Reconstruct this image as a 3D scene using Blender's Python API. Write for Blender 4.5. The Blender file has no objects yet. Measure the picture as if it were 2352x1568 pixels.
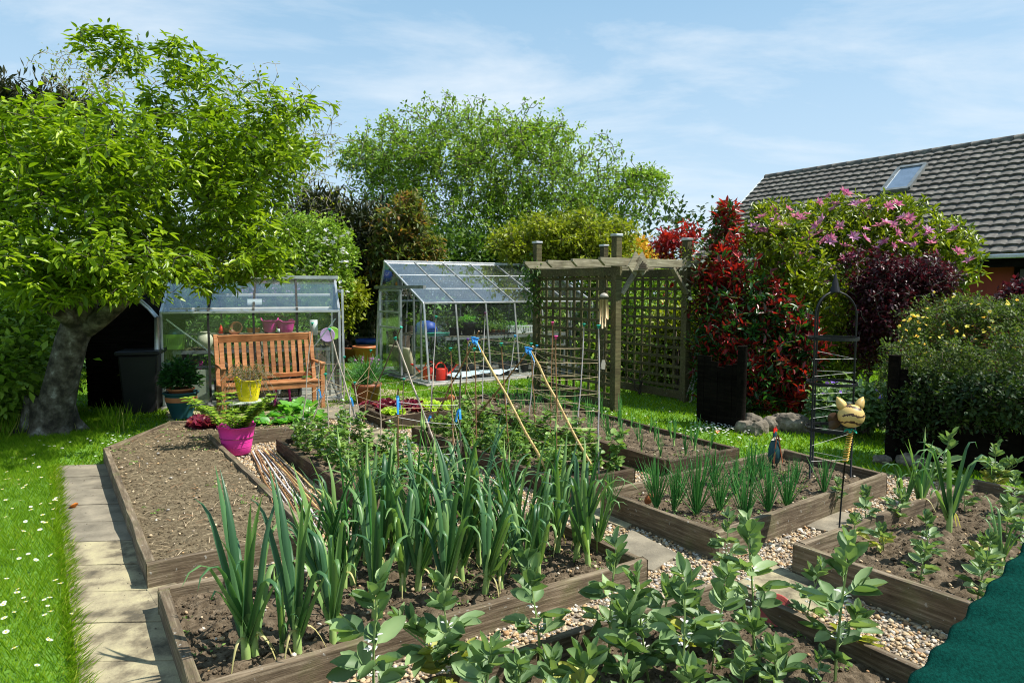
import bpy, math, random
import numpy as np
from mathutils import Vector, Matrix, Euler
rng = np.random.default_rng(7)
random.seed(7)
S = bpy.context.scene
# ------------------------------------------------------------------ camera
CAMZ = 1.70
FPX = 1568.0                      # focal length in units of a 2352 px wide picture (24 mm lens)
PITCH = math.atan(122 / 1568)
cam = bpy.data.cameras.new('camera')
cam.sensor_width = 36; cam.lens = 24; cam.clip_start = 0.05; cam.clip_end = 2000
co = bpy.data.objects.new('camera', cam); S.collection.objects.link(co)
co.location = (0, 0, CAMZ); co.rotation_euler = (math.pi / 2 - PITCH, 0, 0)
S.camera = co
# ------------------------------------------------------------------ sun, sky
SUN_AZ, SUN_EL = math.radians(96), math.radians(55)
sl = bpy.data.lights.new('sun', 'SUN'); sl.energy = 5.0; sl.angle = math.radians(0.5); sl.color = (1, 0.955, 0.88)
so = bpy.data.objects.new('sun', sl); S.collection.objects.link(so)
sd = Vector((math.sin(SUN_AZ) * math.cos(SUN_EL), math.cos(SUN_AZ) * math.cos(SUN_EL), math.sin(SUN_EL)))
so.rotation_euler = sd.to_track_quat('Z', 'Y').to_euler()
W = bpy.data.worlds.new('World'); S.world = W; W.use_nodes = True
nt = W.node_tree; nt.nodes.clear()
def nd(t, k, **kw):
    n = t.nodes.new(k)
    for a, b in kw.items(): setattr(n, a, b)
    return n
out = nd(nt, 'ShaderNodeOutputWorld'); bg = nd(nt, 'ShaderNodeBackground'); bg.inputs[1].default_value = 0.079
sky = nd(nt, 'ShaderNodeTexSky', sky_type='NISHITA', sun_disc=False, sun_elevation=SUN_EL, sun_rotation=SUN_AZ)
sky.altitude = 0; sky.air_density = 1.0; sky.dust_density = 0.8; sky.ozone_density = 1.6
tc = nd(nt, 'ShaderNodeTexCoord'); sep = nd(nt, 'ShaderNodeSeparateXYZ')
nt.links.new(tc.outputs['Generated'], sep.inputs[0])
add = nd(nt, 'ShaderNodeMath', operation='ADD'); add.inputs[1].default_value = 0.16; nt.links.new(sep.outputs[2], add.inputs[0])
mx = nd(nt, 'ShaderNodeMath', operation='MAXIMUM'); mx.inputs[1].default_value = 0.03; nt.links.new(add.outputs[0], mx.inputs[0])
dx = nd(nt, 'ShaderNodeMath', operation='DIVIDE'); dy = nd(nt, 'ShaderNodeMath', operation='DIVIDE')
for d_, k in ((dx, 0), (dy, 1)):
    nt.links.new(sep.outputs[k], d_.inputs[0]); nt.links.new(mx.outputs[0], d_.inputs[1])
cmb = nd(nt, 'ShaderNodeCombineXYZ'); nt.links.new(dx.outputs[0], cmb.inputs[0]); nt.links.new(dy.outputs[0], cmb.inputs[1])
mp = nd(nt, 'ShaderNodeMapping'); mp.inputs['Scale'].default_value = (1.0, 1.5, 1); mp.inputs['Location'].default_value = (3.1, 1.7, 0.4); mp.inputs['Rotation'].default_value = (0, 0, 0.25)
nt.links.new(cmb.outputs[0], mp.inputs[0])
n1 = nd(nt, 'ShaderNodeTexNoise'); n1.inputs['Scale'].default_value = 1.0; n1.inputs['Detail'].default_value = 9; n1.inputs['Roughness'].default_value = 0.6; n1.inputs['Distortion'].default_value = 0.3
nt.links.new(mp.outputs[0], n1.inputs[0])
rp = nd(nt, 'ShaderNodeValToRGB'); rp.color_ramp.elements[0].position = 0.47; rp.color_ramp.elements[1].position = 0.70
rp.color_ramp.elements[0].color = (0, 0, 0, 1); rp.color_ramp.elements[1].color = (0.9, 0.9, 0.9, 1)
nt.links.new(n1.outputs[0], rp.inputs[0])
mixc = nd(nt, 'ShaderNodeMixRGB'); mixc.inputs[2].default_value = (6.2, 6.9, 7.6, 1)
veil = nd(nt, 'ShaderNodeMixRGB'); veil.inputs[0].default_value = 0.62; veil.inputs[2].default_value = (2.9, 5.3, 7.4, 1)
nt.links.new(sky.outputs[0], veil.inputs[1])
nt.links.new(rp.outputs[0], mixc.inputs[0]); nt.links.new(veil.outputs[0], mixc.inputs[1])
hz = nd(nt, 'ShaderNodeMapRange'); hz.inputs['From Min'].default_value = 0.0; hz.inputs['From Max'].default_value = 0.42; hz.inputs['To Min'].default_value = 0.80; hz.inputs['To Max'].default_value = 0.0
nt.links.new(sep.outputs[2], hz.inputs['Value']); hm = nd(nt, 'ShaderNodeMixRGB'); hm.inputs[2].default_value = (5.6, 6.8, 7.9, 1)
nt.links.new(hz.outputs[0], hm.inputs[0]); nt.links.new(mixc.outputs[0], hm.inputs[1]); nt.links.new(hm.outputs[0], bg.inputs[0]); nt.links.new(bg.outputs[0], out.inputs[0])
S.view_settings.view_transform = 'Standard'; S.view_settings.look = 'None'; S.view_settings.exposure = 0.76; S.view_settings.gamma = 1
S.cycles.max_bounces = 8; S.cycles.transparent_max_bounces = 24; S.cycles.transmission_bounces = 4
S.cycles.glossy_bounces = 3; S.cycles.diffuse_bounces = 3
S.cycles.use_denoising = True; S.cycles.filter_width = 1.05

# ------------------------------------------------------------------ where a spot in the photograph lies in the garden
CP, SP = math.cos(PITCH), math.sin(PITCH)
def ray(x, y):
    r = (x - 1176) / FPX; v = (784 - y) / FPX
    return np.array([r, CP + v * SP, -SP + v * CP])
def G(x, y, z=0.0):
    d = ray(x, y); t = (z - CAMZ) / d[2]
    return np.array([0, 0, CAMZ]) + d * t
def P(x, y, d):
    r = ray(x, y)
    return np.array([0, 0, CAMZ]) + r * (d / r[1])
def px(w):
    v = np.asarray(w, float) - np.array([0, 0, CAMZ]); f = v[1] * CP - v[2] * SP
    return 1176 + FPX * v[0] / f, 784 - FPX * (v[1] * SP + v[2] * CP) / f
AZ = math.radians(-34.2)
DA = np.array([math.sin(AZ), math.cos(AZ), 0]); DB = np.array([math.cos(AZ), -math.sin(AZ), 0])   # away-left, away-right
ROTB = math.atan2(DB[1], DB[0])

# ------------------------------------------------------------------ mesh building
def _unit(a): return a / np.maximum(np.linalg.norm(a, axis=-1, keepdims=True), 1e-9)
def frames(Y, up):
    Y = _unit(np.asarray(Y, float)); up = np.broadcast_to(np.asarray(up, float), Y.shape)
    X = np.cross(Y, up); bad = np.linalg.norm(X, axis=-1) < 1e-4
    if bad.any(): X[bad] = np.cross(Y[bad], np.array([1, 0.1, 0]))
    X = _unit(X); Z = np.cross(X, Y)
    return np.stack([X, Y, Z], axis=-1)
class MB:
    def __init__(s): s.v = []; s.f = []; s.n = 0
    def add(s, v, f, mat=0, rnd=None, smooth=False):
        v = np.asarray(v, float).reshape(-1, 3)
        if isinstance(f, np.ndarray): fs = [f]
        else:
            by = {}
            for q in f: by.setdefault(len(q), []).append(q)
            fs = [np.array(q) for q in by.values()]
        for q in fs:
            if len(q) == 0: continue
            r = np.full(len(q), np.random.default_rng(s.n % 9973).random() if rnd is None else 0.0)
            if rnd is not None: r[:] = rnd
            s.f.append((q + s.n, mat, r, smooth))
        s.v.append(v); s.n += len(v); return s
    def inst(s, tv, tf, R, T, mat=0, rnd=None, smooth=False):
        M = len(T)
        if M == 0: return s
        v = np.einsum('mij,nj->mni', R, tv) + T[:, None, :]
        f = (tf[None] + (np.arange(M) * len(tv))[:, None, None]).reshape(-1, tf.shape[1])
        if rnd is None: rnd = rng.random(M)
        return s.add(v.reshape(-1, 3), f, mat, np.repeat(rnd, len(tf)), smooth)
    def box(s, c, size, R=None, mat=0, rnd=None):
        h = np.array(size) / 2.0
        v = np.array([[x, y, z] for x in (-1, 1) for y in (-1, 1) for z in (-1, 1)]) * h
        if R is not None: v = v @ np.asarray(R).T
        return s.add(v + np.array(c), np.array([[0, 1, 3, 2], [4, 6, 7, 5], [0, 4, 5, 1], [2, 3, 7, 6], [0, 2, 6, 4], [1, 5, 7, 3]]), mat, rnd)
    def bar(s, a, b, w, h, up=(0, 0, 1), mat=0):
        a = np.array(a, float); b = np.array(b, float); d = b - a; L = np.linalg.norm(d)
        return s.box((a + b) / 2, (w, L, h), frames(d[None], up)[0], mat)
    def tube(s, pts, r, k=6, mat=0, rnd=None, cap=True, smooth=True):
        pts = np.asarray(pts, float); n = len(pts)
        r = np.broadcast_to(np.asarray(r, float), (n,))
        d = np.gradient(pts, axis=0); ref = np.array([0, 0, 1.0]) if abs(_unit(d[0])[2]) < .9 else np.array([1.0, 0, 0])
        Fm = frames(d, ref); a = np.arange(k) * 2 * math.pi / k
        ring = np.cos(a)[None, :, None] * Fm[:, None, :, 0] + np.sin(a)[None, :, None] * Fm[:, None, :, 2]
        v = pts[:, None, :] + ring * r[:, None, None]
        i = np.arange(n - 1)[:, None] * k; j = np.arange(k)[None]; j2 = (j + 1) % k
        f = np.stack([i + j, i + j2, i + k + j2, i + k + j], -1).reshape(-1, 4)
        rr = None if rnd is None else rnd
        s.add(v.reshape(-1, 3), f, mat, rr, smooth)
        if cap:
            b = s.n - n * k
            for base, sg in ((b, 1), (b + (n - 1) * k, -1)):
                q = np.arange(k)[::sg] + base
                s.f.append((q[None], mat, np.zeros(1), False))
        return s
    def lathe(s, prof, k=24, c=(0, 0, 0), mat=0, rnd=None, sx=1, sy=1):
        prof = np.array(prof, float); n = len(prof); a = np.arange(k) * 2 * math.pi / k
        v = np.stack([prof[:, None, 0] * np.cos(a) * sx, prof[:, None, 0] * np.sin(a) * sy, np.repeat(prof[:, 1:2], k, 1)], -1).reshape(-1, 3) + np.array(c)
        i = np.arange(n - 1)[:, None] * k; j = np.arange(k)[None]; j2 = (j + 1) % k
        return s.add(v, np.stack([i + j, i + j2, i + k + j2, i + k + j], -1).reshape(-1, 4), mat, rnd, True)
    def prism(s, poly, z0, z1, mat=0):
        p = np.array(poly, float); n = len(p)
        v = np.vstack([np.c_[p[:, :2], np.full(n, z0)], np.c_[p[:, :2], np.full(n, z1)]])
        f = [list(range(n))[::-1], list(range(n, 2 * n))] + [[i, (i + 1) % n, n + (i + 1) % n, n + i] for i in range(n)]
        return s.add(v, f, mat)
    def build(s, name, mats, parent=None, bevel=0, loc=None):
        m = bpy.data.meshes.new(name)
        if s.n:
            V = np.vstack(s.v); tot = [(q.shape[0], q.shape[1]) for q, *_ in s.f]
            m.vertices.add(len(V)); m.vertices.foreach_set('co', V.astype(np.float32).ravel())
            nl = sum(a * b for a, b in tot); npoly = sum(a for a, b in tot)
            m.loops.add(nl); m.loops.foreach_set('vertex_index', np.concatenate([q.ravel() for q, *_ in s.f]).astype(np.int32))
            m.polygons.add(npoly)
            lens = np.concatenate([np.full(a, b) for a, b in tot]); st = np.r_[0, np.cumsum(lens)[:-1]]
            m.polygons.foreach_set('loop_start', st.astype(np.int32))
            m.polygons.foreach_set('material_index', np.concatenate([np.full(len(q), mt) for q, mt, _, _ in s.f]).astype(np.int32))
            m.polygons.foreach_set('use_smooth', np.concatenate([np.full(len(q), sm) for q, _, _, sm in s.f]).astype(bool))
            at = m.attributes.new('rnd', 'FLOAT', 'FACE'); at.data.foreach_set('value', np.concatenate([r for _, _, r, _ in s.f]).astype(np.float32))
            m.update(calc_edges=True); m.validate()
        for k in (mats if isinstance(mats, (list, tuple)) else [mats]): m.materials.append(k)
        o = bpy.data.objects.new(name, m); S.collection.objects.link(o)
        if parent is not None: o.parent = parent
        if loc is not None: o.location = loc
        if bevel:
            b = o.modifiers.new('bevel', 'BEVEL'); b.width = bevel; b.segments = 2; b.limit_method = 'ANGLE'
        return o
def tag(o, label=None, cat=None, group=None, kind=None):
    if label: o['label'] = label
    if cat: o['category'] = cat
    if group: o['group'] = group
    if kind: o['kind'] = kind
    return o
def thing(name, label, cat, loc=(0, 0, 0), rz=0.0, group=None):
    o = bpy.data.objects.new(name, None); S.collection.objects.link(o); o.empty_display_size = .1
    o.location = tuple(float(q) for q in loc); o.rotation_euler = (0, 0, rz)
    return tag(o, label, cat, group)
def kids(o): return list(o.children)
def dup(root, loc, rz=0.0, sc=1.0, label=None, group=None, tilt=(0, 0)):
    r = root.copy(); S.collection.objects.link(r); r.location = tuple(float(q) for q in loc)
    r.rotation_euler = (tilt[0], tilt[1], rz); r.scale = (sc,) * 3
    if label: r['label'] = label
    if group: r['group'] = group
    for ch in kids(root):
        c = ch.copy(); S.collection.objects.link(c); c.parent = r
        for g in kids(ch):
            q = g.copy(); S.collection.objects.link(q); q.parent = c
    return r
class Repeats:
    """first placement uses the prototype itself, later ones copy it"""
    def __init__(s, protos): s.p = protos; s.used = [False] * len(protos)
    def put(s, i, loc, rz, sc, label, group, tilt=(0, 0)):
        i %= len(s.p); o = s.p[i]
        if not s.used[i]:
            s.used[i] = True; o.location = tuple(float(q) for q in loc); o.rotation_euler = (tilt[0], tilt[1], rz); o.scale = (sc,) * 3
            o['label'] = label; o['group'] = group; return o
        return dup(o, loc, rz, sc, label, group, tilt)
ORD = ['first', 'second', 'third', 'fourth', 'fifth', 'sixth', 'seventh', 'eighth', 'ninth', 'tenth', 'eleventh', 'twelfth', 'thirteenth', 'fourteenth', 'fifteenth', 'sixteenth', 'seventeenth', 'eighteenth', 'nineteenth', 'twentieth', 'twenty-first', 'twenty-second', 'twenty-third', 'twenty-fourth', 'twenty-fifth', 'twenty-sixth', 'twenty-seventh', 'twenty-eighth', 'twenty-ninth', 'thirtieth', 'thirty-first', 'thirty-second', 'thirty-third', 'thirty-fourth']
# value noise
_lat = np.random.default_rng(3).random((32, 32, 32))
def vnoise(p):
    p = np.asarray(p, float); i = np.floor(p).astype(int); f = p - i; f = f * f * (3 - 2 * f); r = 0
    for a in (0, 1):
        for b in (0, 1):
            for c in (0, 1):
                w = (f[..., 0] if a else 1 - f[..., 0]) * (f[..., 1] if b else 1 - f[..., 1]) * (f[..., 2] if c else 1 - f[..., 2])
                r = r + w * _lat[(i[..., 0] + a) % 32, (i[..., 1] + b) % 32, (i[..., 2] + c) % 32]
    return r
def fbm(p, o=3):
    r = 0; a = .5
    for k in range(o): r = r + a * vnoise(np.asarray(p) * 2 ** k + 7.3 * k); a *= .5
    return r

# ------------------------------------------------------------------ materials
def ramp(t, src, cols):
    r = nd(t, 'ShaderNodeValToRGB'); e = r.color_ramp.elements
    while len(e) < len(cols): e.new(.5)
    for k, (p_, c) in enumerate(cols): e[k].position = p_; e[k].color = (*c, 1)
    t.links.new(src, r.inputs[0]); return r.outputs[0]
def newmat(name):
    m = bpy.data.materials.new(name); m.use_nodes = True; t = m.node_tree; t.nodes.clear()
    o = nd(t, 'ShaderNodeOutputMaterial'); return m, t, o
def noise(t, scale, detail=4, rough=.6, coord='Object', stretch=None, rot=None):
    c = nd(t, 'ShaderNodeTexCoord'); n = nd(t, 'ShaderNodeTexNoise'); n.inputs['Scale'].default_value = scale
    n.inputs['Detail'].default_value = detail; n.inputs['Roughness'].default_value = rough
    if stretch:
        q = nd(t, 'ShaderNodeMapping'); q.inputs['Scale'].default_value = stretch
        if rot: q.inputs['Rotation'].default_value = rot
        t.links.new(c.outputs[coord], q.inputs[0]); t.links.new(q.outputs[0], n.inputs[0])
    else: t.links.new(c.outputs[coord], n.inputs[0])
    return n.outputs[0]
def pmat(name, cols, rough=.7, metal=0.0, scale=6, bump=0.0, bscale=None, stretch=None, src='noise', spec=.5, detail=4, coat=0):
    m, t, o = newmat(name); b = nd(t, 'ShaderNodeBsdfPrincipled')
    if isinstance(cols[0], (int, float)): cols = [(0.25, tuple(c * .8 for c in cols)), (0.75, tuple(min(1, c * 1.15) for c in cols))]
    s = noise(t, scale, detail, stretch=stretch) if src == 'noise' else None
    if src == 'rnd':
        a = nd(t, 'ShaderNodeAttribute'); a.attribute_name = 'rnd'; s = a.outputs['Fac']
    t.links.new(ramp(t, s, cols), b.inputs['Base Color'])
    b.inputs['Roughness'].default_value = rough; b.inputs['Metallic'].default_value = metal
    b.inputs['Specular IOR Level'].default_value = spec
    if coat: b.inputs['Coat Weight'].default_value = coat
    if bump:
        bn = nd(t, 'ShaderNodeBump'); bn.inputs['Strength'].default_value = bump; bn.inputs['Distance'].default_value = .01
        t.links.new(noise(t, bscale or scale * 4, 5, stretch=stretch), bn.inputs['Height']); t.links.new(bn.outputs[0], b.inputs['Normal'])
    t.links.new(b.outputs[0], o.inputs[0]); return m
def leafmat(name, cols, trans=.35, rough=.45, spec=.35, tcol=1.6, vein=0):
    m, t, o = newmat(name)
    a = nd(t, 'ShaderNodeAttribute'); a.attribute_name = 'rnd'
    col = ramp(t, a.outputs['Fac'], cols)
    b = nd(t, 'ShaderNodeBsdfPrincipled'); b.inputs['Roughness'].default_value = rough; b.inputs['Specular IOR Level'].default_value = spec
    t.links.new(col, b.inputs['Base Color'])
    tr = nd(t, 'ShaderNodeBsdfTranslucent'); hs = nd(t, 'ShaderNodeMixRGB', blend_type='MULTIPLY'); hs.inputs[0].default_value = 1
    hs.inputs[2].default_value = (1, 1, .95, 1) if min(cols[0][1]) > .6 else (tcol * 1.05, tcol * 1.1, tcol * .45, 1) if cols[0][1][1] > cols[0][1][0] else (tcol * 1.1, tcol * .7, tcol * .7, 1)
    t.links.new(col, hs.inputs[1]); t.links.new(hs.outputs[0], tr.inputs[0])
    mx_ = nd(t, 'ShaderNodeMixShader'); mx_.inputs[0].default_value = trans
    t.links.new(b.outputs[0], mx_.inputs[1]); t.links.new(tr.outputs[0], mx_.inputs[2]); t.links.new(mx_.outputs[0], o.inputs[0])
    return m
def woodmat(name, dark, mid, light, grain=22, bump=.5, moss=0.0, rough=.85, spec=.3):
    m, t, o = newmat(name); b = nd(t, 'ShaderNodeBsdfPrincipled'); b.inputs['Roughness'].default_value = rough; b.inputs['Specular IOR Level'].default_value = spec
    g = noise(t, 3, 7, .65, stretch=(1.2, grain, grain)); c1 = ramp(t, g, [(.28, dark), (.5, mid), (.72, light)])
    bl = noise(t, 2.6, 5, .6); mxx = nd(t, 'ShaderNodeMixRGB', blend_type='MULTIPLY'); mxx.inputs[0].default_value = .8
    t.links.new(c1, mxx.inputs[1]); t.links.new(ramp(t, bl, [(.3, (.42, .36, .30)), (.5, (.9, .86, .8)), (.7, (1.4, 1.36, 1.3))]), mxx.inputs[2])
    src = mxx.outputs[0]
    if moss:
        m2 = nd(t, 'ShaderNodeMixRGB'); m2.inputs[2].default_value = (.09, .105, .03, 1)
        t.links.new(ramp(t, noise(t, 5, 6, .7), [(.5, (0, 0, 0)), (.72, (moss,) * 3)]), m2.inputs[0]); t.links.new(src, m2.inputs[1]); src = m2.outputs[0]
        m3 = nd(t, 'ShaderNodeMixRGB'); m3.inputs[2].default_value = (.42, .42, .38, 1)
        t.links.new(ramp(t, noise(t, 38, 3, .6), [(.66, (0, 0, 0)), (.72, (.55,) * 3)]), m3.inputs[0]); t.links.new(src, m3.inputs[1]); src = m3.outputs[0]
    t.links.new(src, b.inputs['Base Color'])
    bn = nd(t, 'ShaderNodeBump'); bn.inputs['Strength'].default_value = bump; bn.inputs['Distance'].default_value = .006
    t.links.new(noise(t, 4, 8, .7, stretch=(1.5, grain * 1.3, grain * 1.3)), bn.inputs['Height']); t.links.new(bn.outputs[0], b.inputs['Normal'])
    t.links.new(b.outputs[0], o.inputs[0]); return m
def glassmat(name, tint=(.93, .96, .95), dirt=.06, base=.05):
    m, t, o = newmat(name); tr = nd(t, 'ShaderNodeBsdfTransparent'); tr.inputs[0].default_value = (*tint, 1)
    gl = nd(t, 'ShaderNodeBsdfGlossy'); gl.inputs['Roughness'].default_value = .03
    lw = nd(t, 'ShaderNodeLayerWeight'); lw.inputs[0].default_value = .5
    pw = nd(t, 'ShaderNodeMath', operation='POWER'); pw.inputs[1].default_value = 4; t.links.new(lw.outputs['Facing'], pw.inputs[0])
    ma = nd(t, 'ShaderNodeMath', operation='MULTIPLY_ADD'); ma.inputs[1].default_value = .75; ma.inputs[2].default_value = base; t.links.new(pw.outputs[0], ma.inputs[0])
    ms = nd(t, 'ShaderNodeMixShader'); t.links.new(ma.outputs[0], ms.inputs[0]); t.links.new(tr.outputs[0], ms.inputs[1]); t.links.new(gl.outputs[0], ms.inputs[2])
    df = nd(t, 'ShaderNodeBsdfDiffuse'); df.inputs[0].default_value = (.62, .68, .66, 1)
    m2 = nd(t, 'ShaderNodeMixShader'); t.links.new(ramp(t, noise(t, 2.2, 5, .65), [(.35, (dirt * .3,) * 3), (.7, (dirt * 2,) * 3)]), m2.inputs[0])
    t.links.new(ms.outputs[0], m2.inputs[1]); t.links.new(df.outputs[0], m2.inputs[2]); t.links.new(m2.outputs[0], o.inputs[0])
    return m
M = {}
M['grass'] = leafmat('grass_blades', [(0, (.075, .165, .006)), (.5, (.145, .265, .012)), (.85, (.23, .33, .02)), (1, (.38, .36, .10))], .4, .7, .1)
M['lawn'] = pmat('lawn_earth', [(.3, (.05, .13, .006)), (.55, (.09, .20, .010)), (.75, (.14, .22, .02))], .95, scale=14, bump=.5, bscale=60)
M['soil'] = pmat('garden_soil', [(.25, (.042, .030, .018)), (.5, (.10, .075, .048)), (.72, (.20, .155, .105))], .97, scale=22, bump=1, bscale=90, detail=9, spec=.1)
M['soildry'] = pmat('dry_pale_soil', [(.25, (.045, .032, .018)), (.5, (.125, .097, .058)), (.72, (.23, .185, .115))], .97, scale=34, bump=1, bscale=110, detail=9, spec=.1)
M['clod'] = pmat('soil_clods', [(0, (.045, .034, .023)), (.6, (.11, .085, .062)), (.93, (.20, .165, .125)), (1, (.38, .34, .28))], .97, src='rnd', bump=.6, bscale=80, spec=.1)
M['pebble'] = pmat('pebbles', [(0, (.30, .16, .07)), (.15, (.42, .28, .13)), (.35, (.24, .19, .14)), (.5, (.50, .39, .24)), (.7, (.36, .24, .12)), (.88, (.58, .53, .44)), (1, (.25, .23, .21))], .7, src='rnd', bump=.3, bscale=90)
M['sand'] = pmat('path_grit', [(.3, (.16, .13, .10)), (.7, (.30, .25, .18))], .95, scale=30, bump=.8, bscale=120)
M['slab'] = pmat('paving_slabs', [(.33, (.075, .062, .038)), (.43, (.17, .14, .085)), (.52, (.28, .24, .145)), (.64, (.36, .315, .18))], .95, scale=6, bump=.6, bscale=55, detail=14)
M['slabdark'] = pmat('weathered_slab', [(.28, (.10, .085, .06)), (.5, (.18, .155, .11)), (.72, (.28, .24, .17))], .93, scale=5, bump=.5, bscale=55, detail=10)
M['sleeper'] = woodmat('weathered_board', (.055, .040, .025), (.145, .112, .074), (.31, .26, .19), 16, .9, .5)
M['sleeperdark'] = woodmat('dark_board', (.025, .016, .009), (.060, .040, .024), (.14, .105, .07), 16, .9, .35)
M['trellis'] = woodmat('green_stained_wood', (.035, .030, .012), (.085, .075, .032), (.16, .145, .07), 14, .6, .6)
M['rafter'] = woodmat('grey_green_timber', (.12, .11, .07), (.24, .22, .15), (.38, .36, .27), 18, .6, .35)
M['teak'] = woodmat('oiled_hardwood', (.22, .09, .035), (.40, .18, .075), (.54, .28, .13), 14, .15, 0, .45)
M['black'] = woodmat('black_stained_shaded_wood', (.003, .0025, .002), (.007, .006, .005), (.016, .012, .009), 16, .5, 0, 1.0, .04)  # dark stain, taken to near black for the shade on the fence
M['alu'] = pmat('aluminium', [(.3, (.42, .43, .43)), (.7, (.66, .67, .68))], .38, .75, 5)
M['barblack'] = pmat('black_glazing_seal', [(.3, (.02, .02, .018)), (.7, (.05, .05, .045))], .8, 0, 5, spec=.15)
M['aludark'] = pmat('dull_aluminium', [(.3, (.16, .17, .16)), (.7, (.33, .34, .33))], .5, .6, 5)
M['glass'] = glassmat('greenhouse_glass', (.95, .97, .96), .007, .04)
M['glassroof'] = glassmat('roof_glass', (.92, .95, .97), .014, .13)
M['concrete'] = pmat('concrete', [(.3, (.18, .17, .15)), (.7, (.36, .34, .30))], .95, scale=6, bump=.5, bscale=50)
M['bamboo'] = pmat('bamboo_brown', [(.3, (.16, .075, .03)), (.7, (.33, .18, .08))], .5, scale=12, stretch=(1, 1, .3))
M['bambootan'] = pmat('bamboo_pale', [(.3, (.30, .25, .19)), (.7, (.50, .43, .35))], .55, scale=12)
M['bamboodark'] = pmat('bamboo_dark', [(.3, (.06, .045, .035)), (.7, (.14, .10, .075))], .6, scale=12)
M['bambooyel'] = pmat('bamboo_golden', [(.3, (.46, .31, .11)), (.7, (.68, .50, .22))], .45, scale=12)
M['bamboowhite'] = pmat('bamboo_greyed', [(.3, (.38, .35, .35)), (.7, (.60, .56, .55))], .6, scale=12)
M['twine'] = pmat('jute_twine', [(.3, (.38, .28, .15)), (.7, (.58, .47, .30))], .9, scale=40)
M['nylon'] = pmat('white_string', [(.3, (.6, .57, .52)), (.7, (.8, .77, .7))], .8, scale=40)
def flat(n, c, r=.45, **k): M[n] = pmat(n, c, r, scale=5, **k)
for n, c in (('teal', (.01, .30, .20)), ('capblue', (.02, .27, .55)), ('cappink', (.60, .05, .22)), ('capplum', (.16, .05, .13)), ('cappurple', (.14, .04, .32)), ('tieblue', (.05, .32, .75)), ('pinktub', (.72, .045, .33)), ('pinktubdark', (.45, .03, .22)), ('yellow', (.80, .66, .01)), ('redplastic', (.72, .03, .015)), ('white', (.72, .72, .70)), ('blackplastic', (.012, .012, .013)), ('terracotta', (.48, .17, .07)), ('terracottadark', (.24, .08, .035)), ('petrol', (.015, .065, .075)), ('lime', (.22, .45, .04)), ('cream', (.62, .58, .42)), ('palegreen', (.50, .56, .44)), ('gunmetal', (.006, .006, .007)), ('gold', (.62, .36, .06)), ('cat', (.56, .38, .13)), ('darkbrown', (.06, .03, .015)), ('trayred', (.36, .07, .055)), ('lilac', (.42, .28, .5)), ('bluebag', (.03, .08, .35)), ('greentray', (.03, .25, .15)), ('beige', (.58, .50, .32)), ('paper', (.62, .74, .82)), ('orange', (.7, .22, .03)), ('bamboochime', (.50, .37, .19)), ('stone', (.36, .33, .27))):
    flat(n, c, .45, spec=.3)
M['net'] = pmat('woven_green_net', [(.3, (.001, .026, .019)), (.7, (.002, .052, .039))], .95, spec=.05, scale=160, bump=.35, bscale=300, detail=2)
M['redwall'] = pmat('red_render', [(.3, (.22, .035, .022)), (.7, (.30, .05, .032))], .9, scale=3, bump=.2, bscale=90)
M['tile'] = pmat('concrete_roof_tiles', [(.25, (.05, .045, .038)), (.5, (.105, .096, .083)), (.70, (.19, .18, .155)), (.80, (.36, .35, .30))], .9, scale=7, bump=.4, bscale=40, detail=8)
M['bark'] = pmat('grey_bark', [(.38, (.02, .016, .01)), (.48, (.055, .045, .03)), (.60, (.12, .105, .08)), (.72, (.30, .285, .25))], .95, scale=9, bump=1, bscale=18, detail=8)
M['barkpale'] = pmat('pale_twig_bark', [(.3, (.14, .12, .09)), (.7, (.36, .33, .27))], .9, scale=12, bump=.4)
M['barkdark'] = pmat('dark_bark', [(.3, (.035, .026, .018)), (.7, (.10, .075, .05))], .95, scale=8, bump=.6)
M['rock'] = pmat('rough_stone', [(.3, (.05, .043, .03)), (.52, (.15, .125, .09)), (.7, (.30, .26, .20))], .93, scale=9, bump=.9, bscale=26, detail=9)
M['treeleaf'] = leafmat('tree_leaves', [(0, (.045, .09, .004)), (.4, (.13, .22, .008)), (.8, (.28, .39, .018)), (1, (.42, .51, .04))], .36, .36, .45, tcol=1.35)
M['fineleaf'] = leafmat('fresh_small_leaves', [(0, (.06, .12, .012)), (.5, (.18, .30, .03)), (1, (.34, .46, .06))], .33, .5, tcol=1.35)
M['limeleaf'] = leafmat('yellow_green_leaves', [(0, (.09, .12, .008)), (.5, (.19, .23, .014)), (1, (.36, .38, .03))], .33, .5)
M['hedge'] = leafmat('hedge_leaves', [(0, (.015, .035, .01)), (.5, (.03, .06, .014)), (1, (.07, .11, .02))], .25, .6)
M['conifer'] = leafmat('conifer_foliage', [(0, (.01, .02, .008)), (.5, (.025, .035, .012)), (1, (.06, .055, .02))], .15, .7)
M['bronze'] = leafmat('bronze_leaves', [(0, (.06, .10, .02)), (.5, (.12, .15, .03)), (.8, (.25, .13, .04)), (1, (.40, .16, .05))], .35, .5)
M['yellowcon'] = leafmat('golden_foliage', [(0, (.35, .27, .02)), (1, (.65, .48, .03))], .3, .6)
M['photinia'] = leafmat('photinia_leaves', [(0, (.012, .05, .012)), (.42, (.035, .12, .02)), (.52, (.10, .010, .014)), (.8, (.34, .014, .016)), (1, (.58, .035, .025))], .25, .36, .5)
M['magnolia'] = leafmat('magnolia_leaves', [(0, (.035, .065, .004)), (.35, (.10, .15, .008)), (.75, (.25, .30, .015)), (1, (.42, .44, .04))], .3, .35, .5, tcol=1.3)
M['berberis'] = leafmat('purple_leaves', [(0, (.014, .004, .007)), (.6, (.045, .008, .014)), (1, (.13, .014, .022))], .3, .45, .4)
M['potentilla'] = leafmat('potentilla_leaves', [(0, (.025, .05, .010)), (.5, (.06, .095, .018)), (1, (.13, .18, .035))], .35, .6)
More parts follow.
